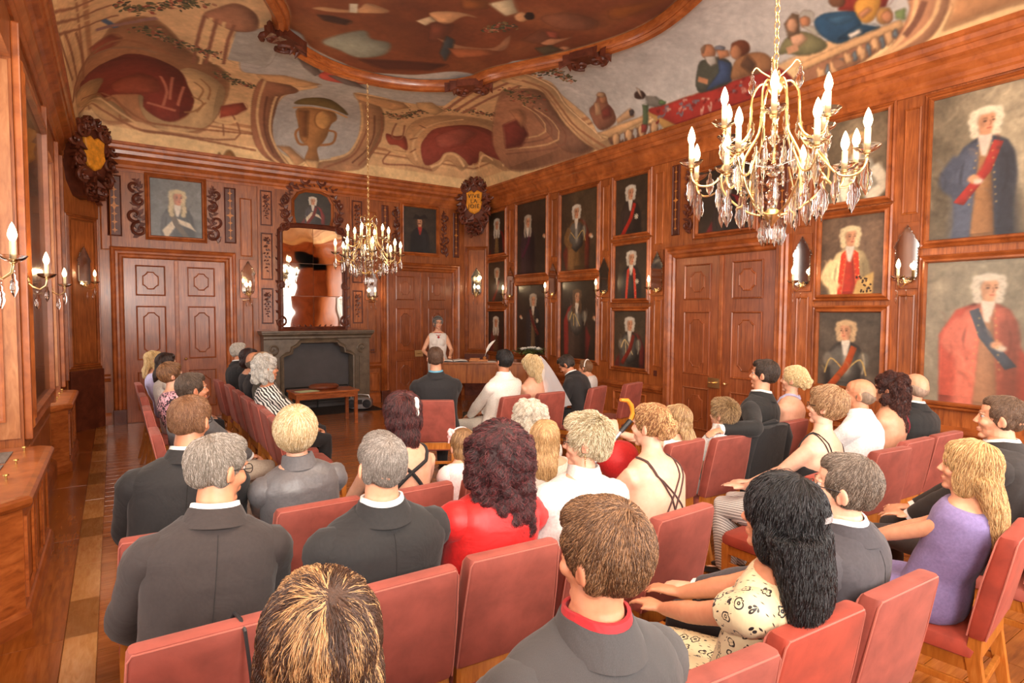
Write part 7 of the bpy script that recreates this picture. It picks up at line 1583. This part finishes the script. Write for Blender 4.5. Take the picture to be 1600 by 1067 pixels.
c = person('woman with dark red updo, white flower and black cross straps on bare back', (1.30, 3.00, 1.335), -2, 'f', skin=SKP, hair=Hs('pony', (48, 22, 24), 6500, (104, 50, 48), th=.008, drop=.17, wd=.085, wav=.012, len=.10, lift=.016, r=.0011), top=dict(kind='dress', c=(26, 24, 26), t1=.36), hyaw=10, fat=1.1, voxel=.012)
T = c['TL']
for pts in ([T((-.10, .02, .60)), T((-.09, -.13, .52)), T((0, -.17, .46)), T((.10, -.16, .36))], [T((.10, .02, .60)), T((.09, -.13, .52)), T((0, -.17, .46)), T((-.10, -.16, .36))]): strap(c, 'dress_strap', pts, .011, fabric((26, 24, 26)), .003)
m = MB(); g = random.Random(3)
for i in range(7): a = i*0.9; v = c['HL']((.062+.01*math.cos(a), -.075+.035*math.cos(a), .045+.04*math.sin(a))); m.ell(v, (.016, .022, .026), 8, 6)
m.build('hair_flower', 'flower', c['o'], smooth=True)
c = person('little girl with brown hair, pink flower headband and pale pink dress', (1.69, 3.02, 1.10), 4, 'c', skin=SKP, hair=Hs('pony', (126, 92, 58), 4200, (176, 140, 94), drop=.13, wd=.08, len=.10, r=.0010), top=dict(kind='blouse', c=(238, 214, 214), sleeve=.25, puff=.008), bottom=dict(kind='skirt', c=(238, 214, 214)), legs=True, voxel=.013, headscale=.97)
m = MB(); m.tube([c['HL']((.088*math.cos(a), .02, .03+.098*math.sin(a))) for a in [PI*k/12 for k in range(13)]], .005, 6); hb = m.build('headband', 'pinkflower', c['o'], smooth=True)
m = MB()
for i in range(9): a = i*0.7; m.ell(c['HL']((-.066-.012*math.cos(a), .015+.024*math.sin(a*1.3), .085+.024*math.sin(a))), (.013, .015, .015), 7, 5)
m.build('headband_flower', 'pinkflower', hb, smooth=True)
person('woman with big dark red curls and bright red blouse', (1.25, 1.94, 1.33), 4, 'f', skin=SKP, hair=Hs('curly_long', (50, 22, 24), 8000, (104, 44, 46), th=.026, r=.0010), top=dict(kind='blouse', c=(206, 34, 34), sleeve=.95, t1=.61, rough=.5, puff=.01, grow=.018), fat=1.25, kw=1.08, voxel=.011, hyaw=14)
person('old lady with white curly hair, two rows behind the groom', (2.17, 3.02, 1.225), 0, 'f', skin=SKP, hair=Hs('curly', (196, 184, 164), 3000, (232, 224, 210), th=.006, r=.0011), top=dict(kind='blouse', c=(196, 188, 178), sleeve=.9), hyaw=6)
person('woman with honey-blond hair tied half up, leaning to her neighbour', (1.95, 2.56, 1.20), 6, 'f', skin=SKP, hair=Hs('long', (178, 140, 94), 5500, (222, 186, 134), drop=.17, wd=.082, len=.12, r=.0011, wav=.006), top=dict(kind='blouse', c=(206, 196, 184), sleeve=.5), hyaw=40, hroll=8, voxel=.013, specs=True)
c = person('woman with spiky frosted blond hair, earrings, glasses and white shirt', (1.69, 1.92, 1.34), 2, 'f', skin=SKP, hair=Hs('spiky', (172, 152, 116), 7000, (234, 222, 192), len=.06, r=.0010, lift=.012), top=dict(kind='blouse', c=(216, 214, 210), sleeve=.6, t1=.615, grow=.02, collar=(216, 214, 210), puff=.008), hyaw=-42, hpitch=4, specs=True, faceon=True, fat=1.35, kw=1.12, voxel=.011)
m = MB(); 
for k in range(5): m.ell(c['HL']((-.084, -.008, -.045-.010*k)), (.0035, .0035, .0045), 6, 4)
m.build('earring', 'gold', c['o'], smooth=True)
c = person('woman with auburn-blond updo and thin brown straps crossing her bare back', (2.20, 2.02, 1.335), -3, 'f', skin=(228, 182, 156), hair=Hs('updo', (142, 94, 56), 6500, (226, 184, 128), bun=(.0, -.09, -.005), br=.055, wav=.009, len=.09, r=.0010, lift=.006), top=dict(kind='dress', c=(72, 50, 50), t1=.30), hyaw=-12, fat=1.25, kw=1.1, voxel=.011)
T = c['TL']; bm_ = fabric((74, 48, 44))
for x0, x1, z1 in ((-.11, .15, .33), (-.105, .06, .30), (.06, -.08, .30), (.10, -.02, .29)): strap(c, 'dress_strap', [T((x0, .0, .61)), T((x0*.95, -.13, .54)), T(((x0+x1)/2, -.2, .44)), T((x1, -.2, z1))], .0045, bm_, .003)
gp = person('long-haired blonde girl holding up an umbrella by its shaft', (3.20, 2.70, 1.16), -6, 'c', skin=SKP, hair=Hs('long', (150, 116, 78), 3200, (206, 174, 124), drop=.20, wd=.075, len=.13, r=.0012), top=dict(kind='blouse', c=(226, 222, 214), sleeve=.2), bottom=dict(kind='skirt', c=(200, 198, 194), pat='plaid'), hyaw=-8, arms=(dict(to=(-.36, .10, .985), pole=(-.4, -.3, -1), d=(-.1, .2, 1), n=(-.3, -1, .2), curl=.9), 'lap'), voxel=.012)
boy = person('boy with spiky fair hair in white shirt and grey waistcoat', (3.60, 2.62, 1.17), 2, 'c', skin=SKP, hair=Hs('spiky', (134, 104, 70), 3600, (196, 164, 118), len=.035, lift=.022, r=.0011), top=dict(kind='shirt', c=(232, 230, 226), sleeve=.45, puff=.008), hyaw=-10, arms=(dict(to=(-.20, .02, .50), pole=(-.3, -1, 0), d=(0, .1, -1), n=(-1, 0, 0)), 'lap'), voxel=.012, bottom=dict(kind='trousers', c=(120, 120, 124)))
m = MB(); T = boy['TL']; m.loft([[T((a*math.cos(q), -.03+b*math.sin(q), t)) for q in [2*PI*j/20 for j in range(20)]] for t, a, b in ((.1, .150, .115), (.2, .143, .108), (.35, .146, .112), (.46, .150, .113), (.53, .118, .098), (.575, .088, .086))]); m.build('waistcoat', fabric((168, 164, 158)), boy['o'], smooth=True)
# ---- couple, witnesses, officiant
person('man with short brown hair and blue collar in black suit, front left of the couple', (2.66, 5.30, 1.44), 22, skin=SK, hair=Hs('short', (84, 60, 44), 1800, len=.025, r=.0016, crown=.045), top=J((42, 41, 43), shirt=(92, 156, 184)), hyaw=2, fat=1.15, kw=1.06)
person('groom with black hair in white suit, seen from behind', (3.38, 5.15, 1.395), -14, skin=SKD, hair=Hs('short', (20, 17, 17), 1500, (44, 38, 36), th=.006, len=.05, r=.0016), top=J((236, 232, 222), shirt=(236, 234, 230)), bottom=dict(kind='trousers', c=(214, 208, 196), shoe=(220, 214, 204)), hyaw=10, arms=('lap', 'lap'))
br = person('bride with blonde curled updo and long veil, head bowed', (3.82, 5.25, 1.30), -4, 'f', skin=SKP, hair=Hs('long', (218, 188, 138), 3600, (244, 226, 184), drop=.20, wd=.085, dp=.055, th=.006, wav=.016, len=.12, r=.0015, lift=.010, amp=.008, asc=22), top=dict(kind='dress', c=(234, 230, 226), t1=.38), bottom=dict(kind='skirt', c=(234, 230, 226)), hyaw=-30, hpitch=26, hroll=-6)
m = MB(); hL = br['HL']; T = br['TL']; P0 = hL((.02, -.10, .07)); rows = []
for i in range(9):
    t_ = i/8; row = []
    for j in range(9):
        s_ = j/8-.5; wv = .012*math.sin(j*2.1+i*.7)*t_; row.append((P0.x+.02+s_*(.05+.34*t_)+.15*t_, P0.y-.05*math.sin(t_*2.2)-.13*t_+wv, P0.z-.56*t_**1.15+abs(s_)*.03))
    rows.append(row)
m.loft(rows, cap=False, closed=False); curls = m.build('bridal_veil', 'veil', br['o'], smooth=True, auto=False)
person('young man with short dark hair in black suit bending over his lap', (4.42, 5.38, 1.325), -28, skin=SKD, hair=Hs('short', (44, 34, 28), 1500, (74, 58, 46), len=.03, r=.0016), top=J((38, 37, 39)), lean=20, hpitch=32, hyaw=-6, arms=(dict(to=(-.06, .36, .72), d=(.3, .9, -.2)), dict(to=(.08, .36, .70), d=(-.3, .9, -.2))), bottom=dict(kind='trousers', c=(30, 29, 31)))
c = person('child with white hair band, mostly hidden behind the bending man', (5.05, 5.77, 1.17), -20, 'c', standing=True, seatz=.56, skin=SK, hair=Hs('short', (120, 84, 54), 800, len=.04, r=.0016), top=dict(kind='blouse', c=(206, 200, 196), sleeve=.4), voxel=.016)
m = MB(); m.tube([c['HL']((.086*math.cos(a), -.03, .03+.098*math.sin(a))) for a in [PI*k/12 for k in range(13)]], .007, 6); m.build('hair_band', 'flower', c['o'], smooth=True)
of = person('officiant with short grey hair, white sleeveless dress and red necklace standing at the desk', (4.90, 9.66, 1.69), 200, 'f', skin=(230, 176, 144), hair=Hs('spiky', (120, 116, 112), 1500, (190, 188, 186), len=.035, lift=.006, r=.0018), top=dict(kind='dress', c=(236, 232, 226), t1=.59, grow=.014), bottom=dict(kind='skirt', c=(232, 228, 222)), standing=True, hk=3.2, faceon=True, specs=True, arms=(dict(to=(-.18, .30, 1.00), pole=(-.6, -.7, -.4), d=(.2, 1, -.1)), dict(to=(.20, .26, 1.0), pole=(.7, -.7, -.4), d=(-.2, 1, -.2))), group='wedding officiant', hyaw=-10)
T = of['TL']; m = MB(); m.tube([T((.075*math.cos(a), -.02+.095*math.sin(a)*(-1 if a > PI else 1), .60-.05*max(0, math.sin(a)))) for a in [2*PI*k/18 for k in range(19)]], .006, 6); m.ell(T((0, .095, .52)), (.022, .012, .022), 8, 6); m.build('red_necklace', fabric((176, 36, 34), .4), of['o'], smooth=True)
# ---- front side row, facing right
person('white-haired man in black suit, farthest of the side row', (1.31, 8.14, 1.385), 84, skin=SKD, hair=Hs('short', (186, 180, 170), 1000, (220, 216, 210), len=.03, r=.0018), top=J((38, 37, 39)), hyaw=-8)
person('dark-haired woman half hidden between the white-haired and the balding man', (1.30, 7.36, 1.35), 88, 'f', skin=SK, hair=Hs('bob', (44, 22, 22), 900, r=.0018), top=dict(kind='blouse', c=(34, 32, 36), sleeve=.9))
person('balding bearded man in navy suit in the side row', (1.26, 6.80, 1.355), 88, skin=SKD, hair=Hs('bald', (110, 96, 84), 900, (150, 138, 126), r=.0016), top=J((38, 38, 44)), stubble=(.55, .5, .48), hpitch=6)
person('guest with wavy light-brown hair and olive jacket behind the old lady', (1.24, 6.26, 1.37), 88, 'f', skin=SK, hair=Hs('bob', (150, 116, 84), 1400, (196, 166, 130), r=.0016, th=.004), top=dict(kind='jacket', c=(84, 80, 66)))
c = person('old lady with white hair, glasses and black and white striped blouse', (1.17, 5.80, 1.37), 84, 'f', skin=SKD, hair=Hs('curly', (200, 194, 184), 3200, (232, 230, 226), th=-.004, r=.0013), top=dict(kind='blouse', c=(30, 28, 28), pat='stripes_d', sleeve=.5, t1=.615, grow=.018), bottom=dict(kind='trousers', c=(22, 21, 23)), specs=True, faceon=True, hk=2.6, fat=1.12, kw=.95, hpitch=4)
# ---- rear side row
person('blonde woman in lilac top, farthest of the rear side row', (0.40, 8.40, 1.30), 86, 'f', skin=SKP, hair=Hs('long', (206, 172, 116), 1400, (236, 210, 160), drop=.2, wd=.07, r=.0018), top=dict(kind='blouse', c=(196, 188, 222), sleeve=.4), kw=.95)
person('woman with long dark hair and white blouse in the rear side row', (0.46, 7.26, 1.335), 86, 'f', skin=SK, hair=Hs('long', (44, 28, 24), 2200, (78, 54, 44), drop=.18, wd=.09, r=.0016), top=dict(kind='blouse', c=(232, 228, 222), sleeve=.5))
person('woman with short brown hair, glasses and pink and black patterned blouse', (0.42, 6.12, 1.32), 80, 'f', skin=SKP, hair=Hs('short', (110, 74, 48), 2600, (164, 120, 80), th=.010, len=.05, r=.0014), top=dict(kind='blouse', c=(216, 150, 166), pat='blotch', sleeve=.5, t1=.615), specs=True, faceon=True, hk=2.6)
person('man with dark brown hair in grey jacket, smiling profile in the rear side row', (0.46, 4.80, 1.335), 70, skin=SKD, hair=Hs('short', (74, 58, 46), 3000, (104, 86, 72), th=.004, len=.04, r=.0013), top=J((112, 110, 112)), bottom=dict(kind='trousers', c=(176, 164, 148)), faceon=True, hk=2.6, hyaw=6, voxel=.013)
# ---- right block
person('dark-haired man in black suit and wine tie resting his arm on a chair', (4.18, 2.68, 1.44), -12, skin=SK, hair=Hs('short', (50, 38, 30), 3600, (78, 60, 48), len=.03, r=.0013, th=.003), top=J((36, 35, 36), tie=(96, 24, 34)), hyaw=-6, faceon=True, hk=2.8, arms=(dict(to=(-.58, -.10, .965), pole=(-.2, -1, -.3), d=(-1, .2, -.1)), 'lap'), voxel=.012)
c = person('blonde woman with curled updo and bare shoulders beside the picture wall door', (4.71, 2.75, 1.355), -6, 'f', skin=SKP, hair=Hs('updo', (226, 198, 148), 4200, (246, 228, 184), bun=(0, -.10, -.005), br=.058, wav=.010, len=.10, r=.0012, th=.006), top=dict(kind='dress', c=(176, 172, 200), t1=.38), hyaw=-8, faceon=True, hk=2.6, voxel=.012)
strap(c, 'halter_strap', [c['TL']((-.06, .09, .52)), c['TL']((-.075, .02, .63)), c['TL']((0, -.09, .64)), c['TL']((.075, .02, .63)), c['TL']((.06, .09, .52))], .012, fabric((176, 172, 200)), .003)
c = person('woman with short light-brown hair, dark glasses, black strap top and striped trousers', (3.45, 1.81, 1.365), -6, 'f', skin=(228, 182, 156), hair=Hs('short', (150, 112, 78), 6000, (200, 164, 122), th=.014, len=.06, r=.0011, lift=.007), top=dict(kind='dress', c=(24, 23, 25), t1=.42), bottom=dict(kind='trousers', c=(206, 200, 194), pat='stripes_v', grow=.028), specs=True, faceon=True, hk=2.8, hyaw=-6, arms=(dict(to=(-.09, .27, .70), pole=(-.9, -.4, -.5), d=(-.35, 1, .1), n=(0, -.1, 1), curl=.25, spread=.2), dict(to=(-.02, .30, .70), d=(-.5, 1, .0))), voxel=.0105, seatz=.485)
for s in (-.1, .1):
    for q in (0, .012): strap(c, 'dress_strap', [c['TL']((s-q, .06, .50)), c['TL']((s*.95+q, .0, .60)), c['TL']((s+q*2, -.13, .50)), c['TL']((s*1.1, -.16, .40))], .004, fabric((24, 23, 25)), .003)
person('balding man with shaved sides in white shirt', (4.28, 2.02, 1.34), -8, skin=SKD, hair=Hs('bald', (136, 114, 94), 2200, (150, 132, 114), len=.012, r=.001, lift=.001), top=dict(kind='shirt', c=(236, 236, 236)), hyaw=-14, faceon=True, hk=2.6, fat=1.1, voxel=.012)
c = person('woman with long dark curls and wine-red halter dress', (4.76, 2.04, 1.345), -6, 'f', skin=SK, hair=Hs('curly_long', (56, 28, 24), 4500, (104, 58, 46), th=.0, r=.0012), top=dict(kind='dress', c=(120, 18, 30), t1=.30), hyaw=-6, fat=1.05)
strap(c, 'halter_strap', [c['TL']((.03, -.1, .62)), c['TL']((.07, -.14, .50)), c['TL']((.12, -.15, .36)), c['TL']((.14, -.13, .28))], .016, fabric((120, 18, 30)), .003)
person('bald man in black suit, nearest the picture wall', (5.03, 1.98, 1.34), 4, skin=SK, hair=Hs('bald', (168, 142, 122), 800, len=.01, r=.001, lift=.001), top=J((36, 35, 36)), fat=1.15, kw=1.05, hyaw=6)
person('smiling man with short brown hair in dark brown suit at the right edge', (3.76, 1.08, 1.365), -8, skin=SK, hair=Hs('short', (92, 68, 50), 4500, (128, 100, 76), len=.022, r=.0009, front=.5), top=J((52, 44, 41)), bottom=dict(kind='trousers', c=(56, 46, 42)), hyaw=-8, faceon=True, hk=3.0, arms=(dict(to=(-.05, .34, .655), d=(-.2, 1, 0), curl=.3, spread=.2), dict(to=(.05, .36, .67), d=(-.6, .8, 0), curl=.3)), voxel=.010)
person('girl with wavy blonde hair in violet sleeveless dress', (2.98, .96, 1.25), -6, 'c', skin=SK, hair=Hs('long', (186, 146, 96), 9000, (232, 196, 138), drop=.32, wd=.115, dp=.06, len=.17, r=.0009, wav=.014, th=.006, lift=.008), top=dict(kind='blouse', c=(126, 112, 158), sleeve=0, t1=.585, grow=.022), bottom=dict(kind='skirt', c=(126, 112, 158)), hyaw=-12, faceon=True, hk=2.4, arms=(dict(to=(-.02, .40, .67), pole=(-1, -.5, -.2), d=(-.1, 1, -.2)), dict(to=(.12, .36, .67), d=(-.2, 1, -.2))), voxel=.0095, kw=1.1, headscale=1.02)
person('man with spectacles and short greying hair in grey suit, in profile', (2.04, 1.00, 1.315), -8, skin=(226, 176, 148), hair=Hs('short', (92, 78, 66), 8000, (140, 126, 112), len=.03, r=.0008, th=.003, front=.5), top=J((80, 76, 80), tie=(206, 160, 156)), hyaw=-10, specs=True, faceon=True, hk=3.4, arms=(dict(to=(-.20, .42, .69), pole=(-.8, -.6, -.3), d=(-.5, .9, .0), n=(0, 0, 1), curl=.35), 'lap'), voxel=.0095, fat=1.05)
c = person('woman with long black hair, silver barrette and cream floral dress', (1.62, .98, 1.30), -10, 'f', skin=SKD, hair=Hs('long', (15, 14, 15), 12000, (40, 37, 40), drop=.43, wd=.150, len=.20, r=.0008, th=.016, lift=.010, wav=.012, dx=.05, dy=.05, dp=.085), top=dict(kind='blouse', c=(220, 204, 164), pat='floral', sleeve=.33, t1=.60, grow=.010, rough=.4, puff=.010), bottom=dict(kind='skirt', c=(220, 204, 164), pat='floral', f=1.0), hyaw=-10, arms=(dict(to=(-.01, .30, .735), pole=(-.7, -.2, -1), d=(.2, 1, -.05), n=(0, -.1, 1), curl=.3, spread=.15), dict(to=(.14, .40, .69), pole=(.6, -.6, -.4), d=(-.2, 1, 0), curl=.35)), voxel=.0095, fat=1.0, kw=1.02)
m = MB(); m.loft([[c['HL']((x, y_+x*x*7, z)) for x in (-.045, -.02, 0, .02, .045) for y_ in ([-.140] if z_ else [-.147])] for z, z_ in ((.028, 1), (.026, 0), (.044, 0), (.042, 1))], cap=False, closed=False); m.build('silver_barrette', 'silverclip', c['o'])
person('man with thick brown hair, red shirt collar and grey pinstripe jacket, nearest the camera', (.84, .90, 1.395), 4, skin=SKD, hair=Hs('short', (92, 64, 42), 14000, (150, 112, 78), th=.006, len=.045, r=.0006, lift=.007), top=J((84, 82, 82), shirt=(176, 26, 34), pat='pinstripe'), hyaw=-14, hpitch=6, voxel=.0095, kw=1.04, fat=1.1)
person('woman with brown hair streaked blond, cut off by the bottom edge', (.262, .94, 1.36), 6, 'f', skin=SKP, hair=Hs('bob', (72, 50, 38), 22000, (186, 146, 100), th=.004, len=.13, r=.0005, lift=.009, streak=.12), top=dict(kind='blouse', c=(60, 46, 50), sleeve=.9, t1=.60), voxel=.011)
# ---- things held, hung or lying about
bag = tag(MB().ell((0, 0, 0), (.17, .13, .14), 24, 16).build('red_cushion', fabric((190, 24, 26), .6), smooth=True), 'plump red cushion on the lap of the girl with the umbrella', 'cushion'); bag.location = (3.02, 3.08, .72); wrinkle(bag.data, .01, 9, 3)
um = tag(empty('umbrella', (2.80, 2.82, 1.0), 0), 'closed umbrella with curved orange handle and black grip held by the girl', 'umbrella')
dU = Vector((.17, -.03, .16)).normalized(); pU = lambda t, a=0, b=0: tuple(dU*t+Vector((a, 0, b)))
MB().tube([pU(-.02), pU(.09)], .017, 12).build('grip', 'plastic_black', um, smooth=True); MB().tube([pU(-.40), pU(-.26), pU(-.02)], [.012, .014, .014], 12).build('shaft', 'silver', um, smooth=True)
MB().tube([pU(-.75), pU(-.70), pU(-.45), pU(-.36)], [.006, .02, .035, .016], 10).build('furled_canopy', fabric((40, 40, 44)), um, smooth=True)
MB().tube([pU(.085), pU(.12, -.005, .03), pU(.12, -.02, .08), pU(.10, -.04, .13), pU(.06, -.07, .165)], [.014, .016, .0165, .015, .011], 12).build('curved_handle', plain('orange_wood', lin((226, 142, 44)), .3, coat=.4), um, smooth=True)
jk = tag(empty('hung_jacket', (4.05, 2.56, 0)), 'black suit jacket hung over a chair back beside the boy', 'jacket'); m = MB()
prof = [(.20, .925), (.225, .86), (.23, .70), (.235, .52), (.22, .42)]
m.loft([[(w*x, y+dy, z) for x, y in ((-1, -.05), (-.6, -.09), (0, -.075), (.6, -.09), (1, -.05), (1, .04), (.5, .05), (-.5, .05), (-1, .04))] for w, z, dy in ((.10, .955, .0), (.19, .945, .0), (.215, .90, .01), (.225, .80, .03), (.235, .62, .06), (.235, .45, .085), (.22, .40, .09))]); me_o = m.build('body', fabric((34, 33, 34)), jk, smooth=True)
for s in (-1, 1): MB().tube([(s*.19, -.01, .92), (s*.235, -.0, .84), (s*.245, .03, .68), (s*.225, .06, .46)], [.05, .06, .055, .045], 12).build('sleeve', fabric((34, 33, 34)), jk, smooth=True)
m = MB(); m.tube([(-.10, -.02, .965), (0, -.055, .985), (.10, -.02, .965)], [.012, .018, .012], 8); m.build('collar', fabric((34, 33, 34)), jk, smooth=True)
st_ = tag(MB().tube([(.255, 1.845, .80), (.255, 1.80, .90), (.262, 1.772, .9335), (.27, 1.725, .9345), (.275, 1.69, .915), (.285, 1.675, .80), (.30, 1.69, .62), (.30, 1.70, .52)], .005, 8).build('cord_strap', 'plastic_black', smooth=True), 'thin black cord strap hanging over the left front chair back', 'strap')
yf = tag(empty('folder', (1.72, 8.15, .50), .3), 'yellow folder and papers on a low stand beyond the side row', 'folder'); MB().box(-.16, .16, -.12, .12, 0, .012).build('cover', 'yellow_paper', yf, bevel=.003); MB().box(-.15, .15, -.11, .11, .012, .02).build('pages', 'paper', yf)
sd = tag(empty('low_stool', (1.72, 8.15, 0), .3), 'small dark stool carrying the yellow folder', 'stool'); MB().box(-.2, .2, -.17, .17, .46, .50).build('seat', 'wood_d', sd, bevel=.006)
for a in (-.17, .17):
    for b in (-.14, .14): MB().box(a-.018, a+.018, b-.018, b+.018, 0, .46).build('leg', 'wood_d', sd, bevel=.002)
